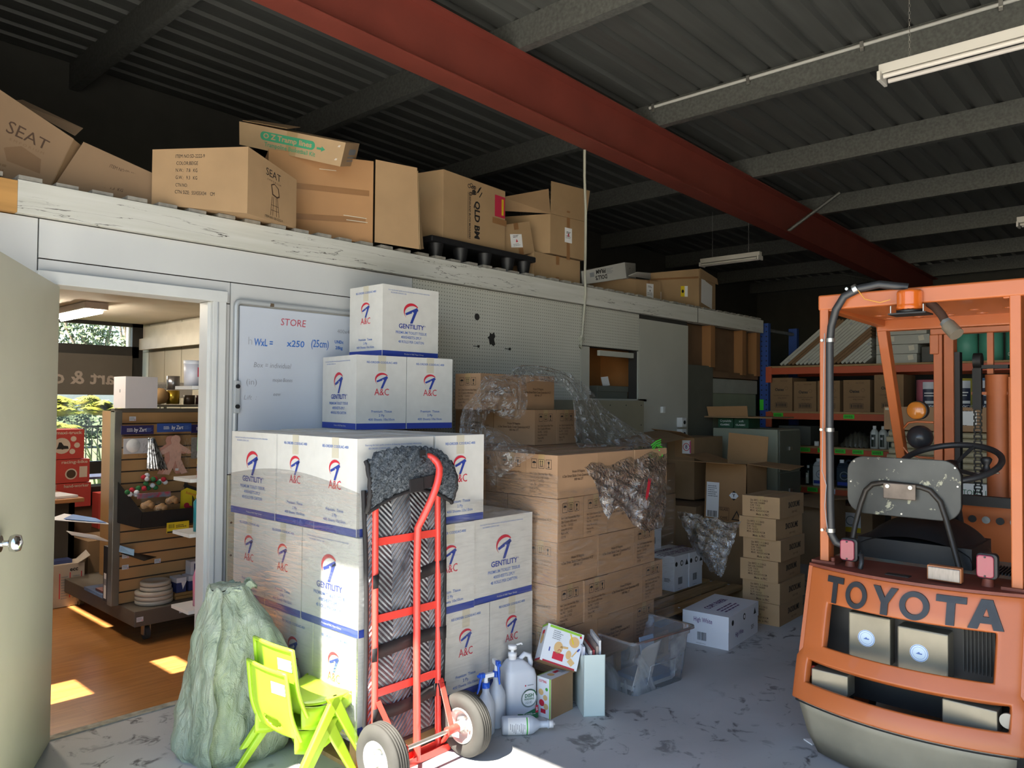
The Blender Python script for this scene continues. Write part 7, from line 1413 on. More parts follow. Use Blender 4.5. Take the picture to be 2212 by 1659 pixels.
PEACH = mat('peach_foam', '#d8aa98', 0.7, var=0.04); PEACH2 = mat('pink_foam', '#c98f7c', 0.7, var=0.04)
def man(b, cx, y, cz, s, m_):
    b.prism([(cx+x*s, cz+z*s) for x, z in [(-.10, .30), (-.13, .40), (-.10, .48), (0, .52), (.10, .48), (.13, .40), (.10, .30), (.22, .22), (.38, .12), (.42, .04), (.34, .02), (.16, .10), (.14, -.10), (.24, -.32), (.32, -.46), (.16, -.50), (.05, -.30), (0, -.14), (-.05, -.30), (-.16, -.50), (-.32, -.46), (-.24, -.32), (-.14, -.10), (-.16, .10), (-.34, .02), (-.42, .04), (-.38, .12), (-.22, .22)]], y, y+0.004, m_, 'y')
def f2_(b): man(b, 2.15, 4.972, 1.13, 0.245, PEACH2); man(b, 2.18, 4.965, 1.13, 0.25, PEACH); b.box(2.18, 2.20, 4.962, 4.964, 1.03, 1.045, WHITE)
def f3_(b): b.box(2.29, 2.42, 4.98, 4.985, 1.10, 1.24, mat('grey_dotted_pack', '#8e8c88', 0.5, var=0.3, scale=80))
hang(1.845, 2.04, 4.97, 1.325, 1.13, NAVY, 'craft pack with a dark navy header and a round white disc inside', f1_)
hang(2.06, 2.28, 4.965, 1.335, 1.00, BLU2, 'craft pack with a bright blue header holding peach foam figures', f2_)
hang(2.285, 2.48, 4.975, 1.325, 1.06, NAVY, 'craft pack with a navy header cut off by the white door jamb', f3_)
m = mk('silver_tinsel'); N, L, B = nodes_of(m); B.inputs['Metallic'].default_value = 0.9; B.inputs['Roughness'].default_value = 0.25; v = mapped(N, L, (1, 1, 0.4)); c = ramp(N, [(0.4, '#5a5a5e'), (0.6, '#e0e2e6')]); nn = noise(N, L, v, 60, 6, 1.0); L.new(nn, c.inputs[0]); L.new(c.outputs[0], B.inputs['Base Color']); TIN = m
b = MB(); b.grid(lambda u, v: (1.985+0.10*(u-0.5)*(0.4+v*0.9)+0.04*v+0.03, 4.94-0.02*math.sin(u*PI)+0.004*math.sin(u*50), 1.245-0.20*v+0.006*math.sin(u*37)), 24, 14, TIN); simple('tinsel_pack', 'silver tinsel pack hanging between the two blue-headed craft packs', 'tinsel', b, solid=0.004)
# black bin with pompoms and biscuits
t = thing('display_bin', 'black shelf bin clipped to the slatted display panel', 'bin', (2.07, 4.96, 0.72)); ob = (2.07, 4.96, 0.72)
b = MB()
for q in ([(1.87, 5.09, 0.72), (2.30, 5.09, 0.72), (2.27, 4.86, 0.70), (1.93, 4.86, 0.70)], [(1.87, 5.09, 0.72), (1.93, 4.86, 0.70), (1.93, 4.84, 0.80), (1.87, 5.09, 0.98)], [(2.30, 5.09, 0.72), (2.27, 4.86, 0.70), (2.27, 4.84, 0.80), (2.30, 5.09, 0.98)], [(1.93, 4.86, 0.70), (2.27, 4.86, 0.70), (2.27, 4.84, 0.80), (1.93, 4.84, 0.80)]): quad(b, q, BLACK)
b.build('bin_body', t, off=ob)
rr = random.Random(8); PC = [mat('pompom_white', '#dcdce2', 0.9), mat('pompom_red', '#b42a38', 0.9), mat('pompom_green', '#2c6a3c', 0.9)]
path = [(1.885, 0.915), (1.905, 0.90), (1.92, 0.925), (1.94, 0.91), (1.955, 0.935), (1.945, 0.895), (1.985, 0.93), (2.0, 0.96), (2.02, 0.93), (2.0, 0.99), (1.985, 1.0), (2.01, 1.01), (2.04, 0.985), (2.04, 0.945), (2.06, 0.985), (2.075, 0.96), (2.06, 0.93), (2.09, 0.965), (2.105, 0.98), (2.12, 0.96)]
for k, (x, z) in enumerate(path):
    b = MB(); r_ = 0.016; b.lathe([(0, -r_), (r_*.6, -r_*.8), (r_, -r_*0.3), (r_, r_*.3), (r_*.6, r_*.8), (0, r_)], (x, 4.96+0.01*(k % 3), z), PC[[2, 0, 1, 0, 2, 0, 1, 2][k % 8]], n=12); simple('pompom', 'small fluffy %s pompom heaped in the black bin' % ['green', 'white', 'red', 'white', 'green', 'white', 'red', 'green'][k % 8], 'pompom', b, '%s pompoms in the black bin' % ['green', 'white', 'red', 'white', 'green', 'white', 'red', 'green'][k % 8])
BIS = mat('wooden_shape', '#b88a58', 0.6, var=0.2, scale=20)
for k, (x, z, nm_) in enumerate(((1.97, 0.835, 'left'), (2.05, 0.81, 'middle'), (2.12, 0.85, 'right'))):
    t2 = thing('bagged_shapes', 'clear bag of light wooden shapes, %s one in the black bin' % nm_, 'bag', (x, 4.86, z), 0, 'bags of wooden shapes in the bin'); b = MB()
    for j in range(4): b.lathe([(0, -0.006), (0.020, -0.005), (0.020, 0.005), (0, 0.006)], (-0.02+0.014*j, 0.01-0.004*j, 0.006*((j*7) % 3)), BIS, n=14, axis='y')
    b.build('shape_pile', t2); b = MB(); b.grid(lambda u, v: (-0.045+0.09*u, -0.012-0.018*math.sin(u*PI)*math.sin(v*PI), -0.035+0.085*v+0.008*math.sin(u*22)), 8, 8, BAG); b.build('bag_film', t2)
b = MB(); b.box(1.93, 2.13, 4.91, 4.925, 0.875, 0.905, mat('striped_pack', '#3c7c8a', 0.5, var=0.3, scale=40, col2='#b03a48')); simple('striped_pack', 'long teal and red striped pack lying across the black bin', 'pack', b)
b = MB(); pts = [(2.205, 0.90), (2.26, 0.925), (2.36, 0.885), (2.27, 0.70), (2.20, 0.74)]; b.prism(pts, 4.93, 4.935, YEL, 'y'); b.face_items((2.20, 4.93, 0.72), (2.34, 4.93, 0.72), (2.34, 4.93, 0.93), (2.20, 4.93, 0.93), [('t', 'buttons', 0.5, 0.75, 0.025, INKR, {'w': 0.07, 'r': -20}), ('c', 0.3, 0.4, 0.018, INKR), ('c', 0.45, 0.3, 0.018, INKR), ('r', 0.55, 0.93, 0.12, 0.02, INKK, 2, -22)]); simple('yellow_card', 'yellow carded pack tilted at the right of the black bin', 'pack', b)
b = MB(); b.box(2.075, 2.215, 4.83, 4.834, 0.655, 0.72, YEL); b.face_items((2.075, 4.829, 0.655), (2.215, 4.829, 0.655), (2.215, 4.829, 0.72), (2.075, 4.829, 0.72), [('bars', 0.2, 0.65, 0.035, 0.025, 8, INKK), ('r', 0.5, 0.10, 0.135, 0.010, INKK), ('lines', 0.65, 0.6, 0.07, 0.02, 2, INKBR)]); simple('yellow_label_card', 'bright yellow label with a barcode hanging below the black bin', 'label', b)
# hoops, boxes on the base
for k, (r_, z, x) in enumerate(((0.112, 0.202, 2.075), (0.112, 0.229, 2.075), (0.111, 0.256, 2.073), (0.092, 0.283, 2.085), (0.091, 0.312, 2.083))):
    b = MB(); b.lathe([(r_-0.006, 0), (r_, 0.003), (r_, 0.022), (r_-0.006, 0.026), (r_*0.75, 0.026), (r_*0.7, 0.022), (0, 0.022)], (x, 5.0, z), mat('wrapped_hoop', '#b9b0a0', 0.45, var=0.08, scale=12), n=40); simple('craft_hoop', 'wrapped pale round hoop, %s in the pile on the display stand base' % ['lowest', 'second lowest', 'third', 'fourth', 'topmost'][k], 'hoop', b, 'round hoops piled on the display base')
for k in range(2):
    b = MB(); b.box(2.19, 2.37, 4.95+0.01*k, 5.08, 0.202+0.02*k, 0.220+0.02*k, mat('thin_wood_pack', '#a67c48', 0.6, var=0.15)); simple('wood_pack', '%s thin wooden pack beside the round hoops' % ['lower', 'upper'][k], 'wood pack', b, 'thin wood packs on the display base')
for k, x in enumerate((2.20, 2.28)):
    b = MB(); b.box(x, x+0.062, 4.96, 5.06, 0.243, 0.335, mat('small_navy_box', '#34406e', 0.5, var=0.15)); b.box(x-0.001, x+0.063, 4.958, 5.062, 0.305, 0.336, PRC); b.prism([(x+0.03, 0.31), (x+0.063, 0.31), (x+0.04, 0.26)], 4.957, 4.959, WHITE, 'y'); simple('clay_box', '%s small navy and white box standing on the thin wood packs' % ['left', 'right'][k], 'box', b, 'small navy boxes on the display base')
b = MB(); b.box(2.31, 2.50, 5.0, 5.08, 0.202, 0.31, PRC); b.box(2.31, 2.50, 5.0, 5.08, 0.312, 0.42, PRC); b.face_items((2.31, 4.999, 0.312), (2.5, 4.999, 0.312), (2.5, 4.999, 0.42), (2.31, 4.999, 0.42), [('r', 0.35, 0.5, 0.09, 0.08, NAVY), ('lines', 0.35, 0.6, 0.05, 0.03, 2, WHITE)]); simple('stationery_box', 'pale boxes with a navy print at the right end of the display base', 'box', b, bevel=0.002)
# wire/acrylic bits and folders on the left of the stand
b = MB(); b.box(1.88, 2.02, 5.25, 5.65, 0.202, 0.222, mat('foil_sheets', '#5c7ea8', 0.3, 0.3, var=0.4, scale=10)); b.box(1.90, 2.05, 5.2, 5.5, 0.222, 0.235, mat('pinkish_pack', '#96605a', 0.5, var=0.3, scale=12)); simple('sheet_pile', 'pile of blue and pinkish sheets lying on the left of the display base', 'sheets', b)
b = MB(); b.box(1.865, 1.895, 5.17, 5.27, 0.202, 0.55, mat('dark_folder', '#22242a', 0.5)); b.face_items((1.8648, 5.27, 0.202), (1.8648, 5.17, 0.202), (1.8648, 5.17, 0.55), (1.8648, 5.27, 0.55), [('r', 0.35, 0.28, 0.04, 0.16, WHITE), ('bars', 0.35, 0.35, 0.03, 0.04, 8, INKK), ('r', 0.85, 0.5, 0.012, 0.2, WHITE)]); simple('tall_folder', 'dark upright folder with a white spine label left of the metal post', 'folder', b)
for z, x, y in ((0.69, 1.80, 5.2), (0.565, 1.83, 5.25)):
    b = MB(); quad(b, [(x-0.18 if z > .6 else x-0.05, y+0.35, z+0.02), (x+0.08, y, z), (x+0.10, y+0.35, z), (x-0.02, y+0.55, z+0.02)], PRC); 
    if z > .6: quad(b, [(x-0.10, y+0.30, z+0.022), (x+0.07, y+0.05, z+0.006), (x+0.09, y+0.3, z+0.006), (x-0.0, y+0.45, z+0.024)], mat('blue_leaflet', '#4a78b8', 0.4, var=0.2))
    simple('side_shelf', '%s pale shelf sticking out to the left of the display stand post' % ('upper' if z > .6 else 'lower'), 'shelf', b, 'small shelves left of the display post')
b = MB(); quad(b, [(1.89, 5.06, 0.525), (1.97, 4.90, 0.49), (2.06, 4.94, 0.495), (1.96, 5.06, 0.52)], BLACK); quad(b, [(1.885, 5.07, 0.535), (1.94, 4.98, 0.515), (1.95, 5.0, 0.55), (1.89, 5.07, 0.575)], mat('clear_blue_edge', '#8fb2d0', 0.2)); simple('shelf_bracket', 'small dark shelf bracket with a clear edge projecting from the slatted panel', 'bracket', b)
# shelf unit just inside the door jamb
WSH = mat('white_shelf', '#cfcdc8', 0.5, var=0.03)
t = thing('wall_shelving', 'white shelving unit whose ends show beside the door jamb', 'shelving', (2.4, 4.02, 0)); ob = (2.4, 4.02, 0)
b = MB(); b.box(2.93, 2.96, 3.92, 4.16, 0, 1.9, WSH); b.build('end_panel', t, off=ob)
for z in (1.555, 1.07, 0.785, 0.39): b = MB(); b.box(1.805, 2.93, 3.93, 4.13, z-0.012, z+0.006, WSH); b.build('shelf', t, off=ob)
def tubj(x, y, z, r_, h, c, lb, grp=None, lid='#d8d8da'):
    t = thing('paint_tub', lb, 'tub', (x, y, z), 0, grp); b = MB(); b.lathe([(0, 0), (r_*0.93, 0), (r_, h*0.9), (0, h*0.9)], (0, 0, 0), mat('tub_'+c[1:], c, 0.4, var=0.03), n=28); b.build('tub_body', t)
    b = MB(); b.lathe([(r_*1.04, h*0.86), (r_*1.04, h), (0, h)], (0, 0, 0), mat('tub_lid_'+lid[1:], lid, 0.4, var=0.03), n=28); b.build('lid', t)
tubj(1.85, 4.03, 1.562, 0.042, 0.135, '#d4d2d8', 'left white paint tub on the top shelf beside the jamb', 'white tubs on the top white shelf'); tubj(1.935, 4.0, 1.562, 0.048, 0.14, '#d4d2d8', 'right white paint tub on the top shelf, half behind the jamb', 'white tubs on the top white shelf')
b = MB(); b.box(1.862, 1.868, 3.985, 3.99, 1.61, 1.66, INKR); simple('red_strip', 'thin red strip showing between the two white tubs', 'label', b)
cups = ['#c03a30', '#3a62b8', '#d8b020', '#d8d8d8', '#2cb83c']; z = 1.077
for k, c in enumerate(cups):
    h = 0.035 if k < 4 else 0.10; b = MB(); b.lathe([(0.021, 0), (0.019, h), (0, h)], (1.893, 4.0, z), mat('cup_'+c[1:], c, 0.4, var=0.04), n=20); simple('stacking_cup', '%s stacking cup in the small tower by the door jamb' % ['red', 'blue', 'yellow', 'white', 'tall green'][k], 'cup', b, 'stacking cups in a tower'); z += h
b = MB(); b.box(1.915, 1.97, 3.98, 4.06, 1.077, 1.30, mat('tan_pack', '#a88e64', 0.6)); simple('tan_box', 'tan box right of the stacking cups, cut by the jamb', 'box', b)
def pbottle(x, y, z, r_, h, c, lb, cone=True, grp='paint bottles by the door jamb'):
    t = thing('paint_bottle', lb, 'bottle', (x, y, z), 0, grp); b = MB(); b.lathe([(0, 0), (r_, 0), (r_, h*0.72), (r_*0.45, h*0.82), (0, h*0.82)], (0, 0, 0), mat('paint_'+c[1:], c, 0.35, var=0.05), n=20); b.build('bottle_body', t)
    b = MB(); b.lathe([(r_*0.5, h*0.80), (r_*0.5, h*0.88), (r_*0.2, h), (0, h)], (0, 0, 0), WHITE, n=16); b.build('cap', t)
    b = MB(); b.box(-r_*0.6, r_*0.5, -r_-0.001, -r_*0.85, h*0.2, h*0.55, LBLW); b.build('label', t)
pbottle(1.885, 4.0, 0.792, 0.026, 0.215, '#1f7c84', 'teal paint bottle with a white nozzle on the third white shelf'); pbottle(1.93, 3.99, 0.792, 0.024, 0.19, '#b82840', 'red paint bottle peeping out behind the white door jamb')
def pj(x, y, z, s_, c, lb):
    t = thing('pink_jug', lb, 'jug', (x, y, z), 0, 'pink liquid jugs by the door jamb'); m_ = mat('jug_'+c[1:], c, 0.35, var=0.05); b = MB(); b.lathe([(0, 0), (0.055*s_, 0), (0.058*s_, 0.15*s_), (0.04*s_, 0.21*s_), (0.018*s_, 0.25*s_), (0, 0.25*s_)], (0, 0, 0), m_, n=24, sx=1, sy=0.8); b.build('jug_body', t)
    b = MB(); b.lathe([(0.02*s_, 0.25*s_), (0.02*s_, 0.28*s_), (0, 0.28*s_)], (0, 0, 0), WHITE, n=14); b.build('cap', t)
    b = MB(); b.face_items((-0.05*s_, -0.047*s_, 0.03*s_), (0.05*s_, -0.047*s_, 0.03*s_), (0.05*s_, -0.047*s_, 0.13*s_), (-0.05*s_, -0.047*s_, 0.13*s_), [('r', 0.5, 0.5, 0.08*s_, 0.10*s_, LBLW, 1), ('t', 'Tempera', 0.5, 0.7, 0.018, INKR, {'w': 0.07*s_}), ('lines', 0.5, 0.3, 0.06*s_, 0.03, 3, INKGREY)]); b.build('label', t)
pj(1.925, 4.01, 0.397, 1.0, '#d07a98', 'pale pink jug on the lowest white shelf, half behind the jamb'); pj(1.935, 4.02, 0.002, 1.15, '#b84a60', 'deep pink jug standing on the timber floor by the jamb')
# far shelf with tins
b = MB(); b.box(2.28, 3.2, 5.55, 5.95, 1.435, 1.45, mat('glass_shelf_grey', '#6e6c62', 0.3)); b.cyl((2.42, 5.7, 1.2), (2.42, 5.7, 1.44), 0.012, STEEL); simple('glass_shelf', 'dark glass shelf behind the display stand carrying metallic tins', 'shelf', b)
for x, z, c, nm_ in ((2.455, 1.455, '#b89a3c', 'gold tin on the dark glass shelf, under the silver one'), (2.455, 1.56, '#a8a8ac', 'silver tin stacked on the gold tin at the back shelf')):
    b = MB(); b.lathe([(0, 0), (0.045, 0), (0.045, 0.10), (0, 0.10)], (x, 5.65, z), mat('tin_'+c[1:], c, 0.3, 0.9, var=0.15), n=24); simple('metal_tin', nm_, 'tin', b, 'metallic tins on the glass shelf')
b = MB(); b.lathe([(0, -0.06), (0.045, -0.05), (0.065, -0.01), (0.06, 0.03), (0.03, 0.055), (0, 0.06)], (2.36, 5.66, 1.512), mat('brown_paper_bag', '#a8875c', 0.7, var=0.2, scale=16), n=20); simple('brown_bundle', 'crumpled brown bundle on the glass shelf right of the white cube', 'bundle', b)
for k in range(3): b = MB(); b.lathe([(0, 0), (0.04, 0), (0.04, 0.07), (0, 0.07)], (2.58+0.09*k, 5.66, 1.452), mat(['dark_pot_brown', 'dark_pot_red', 'dark_pot_gold'][k], ['#3a2c22', '#4a2022', '#5a4420'][k], 0.4, var=0.2), n=16); simple('dark_pot', '%s of the dark glitter pots in a row on the glass shelf' % ['leftmost', 'middle', 'rightmost'][k], 'pot', b, 'dark glitter pots on the glass shelf')
b = MB(); b.box(2.35, 2.75, 5.98, 5.985, 1.50, 1.62, mat('poster_white', '#c4bfb8', 0.6)); b.face_items((2.35, 5.979, 1.50), (2.75, 5.979, 1.50), (2.75, 5.979, 1.62), (2.35, 5.979, 1.62), [('c', 0.16, 0.75, 0.014, INKR), ('lines', 0.4, 0.75, 0.12, 0.03, 3, INKGREY), ('r', 0.5, 0.2, 0.1, 0.02, INKR)]); b.cyl((2.5, 5.983, 1.2), (2.5, 5.983, 1.50), 0.006, STEEL); simple('small_poster', 'small white sign with red marks behind the tins', 'sign', b)
# desk, toy boxes and cartons at the back left
DSK = mat('desk_top_wood', '#a07048', 0.4, var=0.12, scale=5)
t = thing('desk', 'desk with a wooden top and dark modesty panel at the back left of the shop', 'desk', (1.5, 6.8, 0)); ob = (1.5, 6.8, 0)
b = MB(); b.box(0.7, 2.07, 6.25, 7.05, 0.72, 0.75, DSK); b.build('desk_top', t, off=ob, bevel=0.003)
b = MB(); b.box(0.75, 2.02, 6.30, 6.34, 0.05, 0.72, mat('dark_panel', '#3a352e', 0.6, var=0.1)); b.build('modesty_panel', t, off=ob)
for x in (0.76, 1.98): b = MB(); b.box(x, x+0.04, 6.3, 7.0, 0, 0.72, GOND); b.build('desk_side', t, off=ob)
b = MB(); b.box(1.88, 2.03, 6.3, 6.6, 0.752, 0.768, PRC, rz=0.1); simple('paper_pile', 'small pile of white papers on the desk edge', 'papers', b)
TR_ = mat('toy_box_red', '#b8423a', 0.5, var=0.06); TR2 = mat('toy_box_beige', '#cdbfae', 0.6)
def toy(x0, x1, y0, y1, z0, z1, txt, lb, extra_=[]):
    b = MB(); b.box(x0, x1, y0, y1, z0, z1, TR_); w, h = x1-x0, z1-z0
    b.face_items((x0, y0, z0), (x1, y0, z0), (x1, y0, z1), (x0, y0, z1), [('t', txt, 0.57, 0.89, 0.035, TR2, {'w': w*0.72, 'b': 0.02})]+extra_); simple('toy_box', lb, 'box', b, 'red toy boxes at the back of the shop', bevel=0.002)
CAR_ = lambda u, v, s_: [('p', u, v, [(-0.5*s_, -0.2*s_), (0.5*s_, -0.2*s_), (0.45*s_, 0.05*s_), (0.1*s_, 0.1*s_), (-0.1*s_, 0.4*s_), (-0.3*s_, 0.4*s_), (-0.4*s_, 0.0)], INKK, 3), ('c', u-0.0, v-0.05, 0.12*s_, INKBR, 3)]
toy(2.02, 2.29, 6.95, 7.2, 0.995, 1.235, 'maxi-truck', 'topmost red toy box with large pale lettering, in front of the window', [('c', 0.38, 0.45, 0.065, TR2, 1)]+CAR_(0.40, 0.42, 0.09)+[('c', 0.70, 0.68, 0.022, TR2), ('c', 0.80, 0.46, 0.022, TR2), ('c', 0.67, 0.25, 0.022, TR2)])
toy(2.06, 2.33, 6.93, 7.2, 0.80, 0.99, 'racing-bike', 'red toy box under the topmost one, with a round picture', [('c', 0.48, 0.38, 0.045, TR2, 1), ('c', 0.48, 0.38, 0.035, INKBR, 2), ('r', 0.82, 0.45, 0.06, 0.09, TR2, 1)])
toy(2.08, 2.34, 6.92, 7.2, 0.60, 0.795, 'hand-worker', 'lower red toy box partly hidden behind the desk top')
toy(2.36, 2.53, 6.8, 6.95, 0.42, 0.71, 'power-worker', 'red toy box standing alone right of the desk', [('c', 0.4, 0.45, 0.04, TR2, 1), ('c', 0.5, 0.45, 0.03, INKBR, 2)])
b = MB(); b.box(2.08, 2.6, 6.96, 7.3, 0.0, 0.595, DARKW); b.box(2.36, 2.55, 6.78, 6.96, 0, 0.418, DARKW); simple('low_cupboard', 'dark low cupboard carrying the red toy boxes', 'cupboard', b)
b = MB(); b.box(2.36, 2.8, 7.1, 7.4, 0.80, 0.82, mat('purple_sheet', '#8a88b0', 0.4)); b.box(2.33, 2.62, 6.97, 7.2, 0.60, 0.75, BLACK); simple('printer', 'black device with pale sheets on top under the window', 'printer', b)
b = MB(); b.carton(0.30, 0.4, 0.42, CARDD, {}); o = simple('shop_carton', 'plain brown carton on the shop floor below the desk', 'carton', b); o.location = (2.24, 6.45, 0); o.rotation_euler = (0, 0, 0.05)
b = MB(); b.box(1.78, 2.03, 6.10, 6.28, 0.0, 0.30, mat('ecc_white', '#b9aea0', 0.6)); b.face_items((1.78, 6.10, 0), (2.03, 6.10, 0), (2.03, 6.10, 0.30), (1.78, 6.10, 0.30), [('t', 'ecc', 0.72, 0.87, 0.04, INKK, {'b': 0.03})]+[('r', u, 0.5, 0.006, 0.18, INKR) for u in (0.35, 0.62, 0.92)]+[('lines', u, 0.45, 0.045, 0.17, 9, INKGREY) for u in (0.48, 0.78)]); b.box(1.84, 1.96, 6.14, 6.24, 0.30, 0.325, mat('blue_books', '#3a4878', 0.5, var=0.2)); simple('archive_carton', 'open white carton with red stripes and small black letters on the shop floor', 'carton', b)
b = MB(); quad(b, [(1.98, 6.09, 0.30), (2.03, 6.28, 0.30), (2.09, 6.26, 0.36), (2.06, 6.08, 0.35)], mat('ecc_white', '#b9aea0', 0.6)); simple('carton_flap', 'raised white flap of the striped carton on the shop floor', 'flap', b)
# lit shop lights; the second is unseen, added to brighten the shop
LIT = mat('lit_tube', '#fff6e6', 0.5, emit=('#fff2dc', 60.0))
for (x, y0, y1, lb) in ((2.35, 6.9, 7.95, 'lit batten light on the shop ceiling near the window'), (1.2, 4.8, 6.0, 'added unseen batten light brightening the shop from beyond the open door')):
    t = thing('shop_batten', lb, 'light', (x, (y0+y1)/2, 2.24), 0, 'shop ceiling lights'); b = MB(); b.box(-0.09, 0.09, y0-(y0+y1)/2, y1-(y0+y1)/2, 0.0, 0.055, mat('shop_batten_body', '#9c8c80', 0.5)); b.build('batten_body', t)
    for s_ in (-1, 1): b = MB(); b.cyl((s_*0.045, y0+0.03-(y0+y1)/2, -0.02), (s_*0.045, y1-0.03-(y0+y1)/2, -0.02), 0.014, LIT, n=10); b.build('tube', t)

# ================================================================ garden and car park outside the shop window
LF1 = mat('palm_leaf_yellow', '#94842a', 0.6, var=0.3, scale=6, col2='#6f8a24'); LF2 = mat('gum_leaf', '#6c7c58', 0.7, var=0.4, scale=3); LF3 = mat('red_leaf', '#b8643c', 0.7, var=0.3, scale=6); TRK = mat('tree_trunk', '#8a7c6c', 0.9, var=0.2); LF4 = mat('strappy_leaf', '#9aa86a', 0.6, var=0.35, scale=5)
b = MB(); b.box(-14, 60, 9.0, 110, -0.2, -0.03, mat('garden_ground', '#5a6142', 0.9, var=0.3, scale=0.6)); struct('ground_garden', b)
def palm(x, y, h, r_, n, label, m_=LF1, w=0.035):
    t = thing('palm', label, 'palm', (x, y, 0), 0, 'palms outside the shop window'); b = MB(); b.cyl((0, 0, -0.05), (0, 0, h), 0.05, TRK, r1=0.035, n=10); b.build('trunk', t); rr = random.Random(int(x*100)); b = MB()
    for k in range(n):
        a = rr.uniform(0, 2*PI); el = rr.uniform(0.2, 1.3); L_ = r_*rr.uniform(0.7, 1.1); prev = None; m2 = 9
        for s_ in range(m2+1):
            u = s_/m2; rad = L_*u*math.cos(el*(1-u*0.5)); z = h+L_*u*math.sin(el)*(1-0.9*u*u); p = Vector((rad*math.cos(a), rad*math.sin(a), z))
            if prev is not None:
                side = Vector((-math.sin(a), math.cos(a), 0)); ll = 0.30*r_*math.sin(min(1, u*1.1)*PI)**0.6
                for q in (-1, 1):
                    for dq in (0, 0.33, 0.66): c0 = prev.lerp(p, dq); tip = c0+side*q*ll+Vector((math.cos(a), math.sin(a), 0))*ll*0.5-Vector((0, 0, ll*0.35)); dw = (p-prev)*0.22; b.add([tuple(c0-dw), tuple(c0+dw), tuple(tip)], [(0, 1, 2)], m_)
            prev = p
    b.build('crown', t)
palm(4.15, 14.2, 1.22, 0.75, 34, 'yellow-green palm at the left behind the toy boxes'); palm(4.85, 13.6, 1.25, 0.72, 34, 'yellow-green palm in the middle of the shop window'); palm(3.65, 12.8, 0.95, 0.6, 24, 'low palm at the far left edge of the window'); palm(6.1, 16.0, 1.2, 0.7, 24, 'palm near the white cube, right part of the window')
def bush(name, x, y, z, rx, ry, rz_, n, m_, label, cat='shrub', group=None, trunk=None, ls=0.05):
    t = thing(name, label, cat, (x, y, 0), 0, group); rr = random.Random(int(x*31+y*7)); b = MB()
    for k in range(n):
        a, c1, r_ = rr.uniform(0, 2*PI), rr.uniform(-1, 1), rr.random()**0.4; s1 = math.sqrt(1-c1*c1); lump = 1+0.25*math.sin(a*3+c1*4)
        p = Vector((rx*r_*s1*math.cos(a)*lump, ry*r_*s1*math.sin(a), z+rz_*r_*c1*lump)); q = Vector((rr.uniform(-1, 1), rr.uniform(-1, 1), rr.uniform(-1, 1))).normalized()*ls; w = q.orthogonal().normalized()*ls*0.6
        b.add([tuple(p-q), tuple(p+w), tuple(p+q), tuple(p-w)], [(0, 1, 2, 3)], m_)
    b.build('foliage', t)
    if trunk: b = MB(); [b.tube(tp, tr_, TRK, n=7) for tp, tr_ in trunk]; b.build('trunk', t)
bush('red_shrub', 6.1, 13.8, 0.55, 0.5, 0.5, 0.45, 900, LF3, 'reddish-orange shrub right of the palms beside the white cube')
bush('red_shrub', 4.4, 15.8, 0.3, 0.7, 0.4, 0.25, 500, LF3, 'low reddish shrub behind the palms')
t = thing('strappy_plant', 'tall grassy plant with long pale green blades outside the window', 'plant', (4.35, 11.2, 0)); rr = random.Random(5); b = MB()
for k in range(150):
    x, y = rr.uniform(-0.5, 0.8), rr.uniform(-0.4, 0.4); h = rr.uniform(0.5, 1.15); lx = rr.uniform(-0.35, 0.35); w = 0.015
    b.add([(x-w, y, 0), (x+w, y, 0), (x+lx*0.5+w*0.8, y, h*0.7), (x+lx, y, h*(0.9 if rr.random() < .5 else 1)), (x+lx*0.5-w*0.8, y, h*0.7)], [(0, 1, 2, 3, 4)], LF4)
b.build('blades', t)
for k, (x, y, h) in enumerate(((9.6, 38, 6.2), (12.6, 38, 6.2), (15.4, 38.5, 5.6), (17.9, 46, 6.8), (13.2, 46.5, 8.0), (21.3, 46, 6.0))):
    bush('gum_tree', x, y, h*0.72, 1.3, 1.1, 1.25, 800, LF2, '%s gum tree seen through the high window' % ['leftmost', 'second', 'third', 'fourth', 'tallest rear', 'rightmost'][k], 'tree', 'gum trees beyond the car park', [([(0, 0, 0), (0.2, 0, h*0.4), (-0.2, 0, h*0.7)], 0.12), ([(0.1, 0, h*0.35), (0.8, 0, h*0.65), (1.1, 0, h*0.9)], 0.07), ([(0.1, 0, h*0.4), (-0.9, 0, h*0.75), (-1.2, 0, h*1.05)], 0.06)], ls=0.13)
def hedge(x, y, h, lb): bush('hedge', x, y, h*0.5, 1.8, 0.7, h*0.5, 900, mat('dark_hedge_leaf', '#4c5c3c', 0.8, var=0.4, scale=2), lb, 'hedge', 'hedges by the car park', ls=0.11)
hedge(8.0, 26, 1.25, 'dark hedge beyond the palms, left'); hedge(12.4, 27.5, 1.3, 'dark hedge beyond the parked cars, right')
CW_ = mat('car_white', '#e4e6ea', 0.3, var=0.02, coat=0.5); CGL = mat('car_glass', '#3c4650', 0.1)
def car(x, y, lb, c):
    t = thing('car', lb, 'car', (x, y, 0), 0.15, 'cars parked outside'); b = MB(); b.prism([(-2.1, 0.30), (2.1, 0.30), (2.15, 0.75), (1.2, 0.92), (0.7, 1.38), (-1.0, 1.42), (-1.7, 0.98), (-2.15, 0.85)], -0.8, 0.8, c, 'y'); b.build('car_body', t, bevel=0.06)
    b = MB(); b.prism([(1.05, 0.95), (0.62, 1.32), (-0.95, 1.35), (-1.5, 0.98)], -0.82, 0.82, CGL, 'y'); b.build('side_windows', t)
    for q in (-1.35, 1.35): b = MB(); b.cyl((q, -0.85, 0.32), (q, 0.85, 0.32), 0.32, RUBBER, n=20); b.build('wheel', t)
car(25.0, 76, 'white car parked beyond the palms', CW_); car(27.5, 80, 'second pale car partly hidden by the palm crown', mat('car_silver', '#c4ccd0', 0.3, coat=0.4)); car(30.5, 78, 'greenish parked car behind the white one', mat('car_teal', '#7c9c90', 0.3))
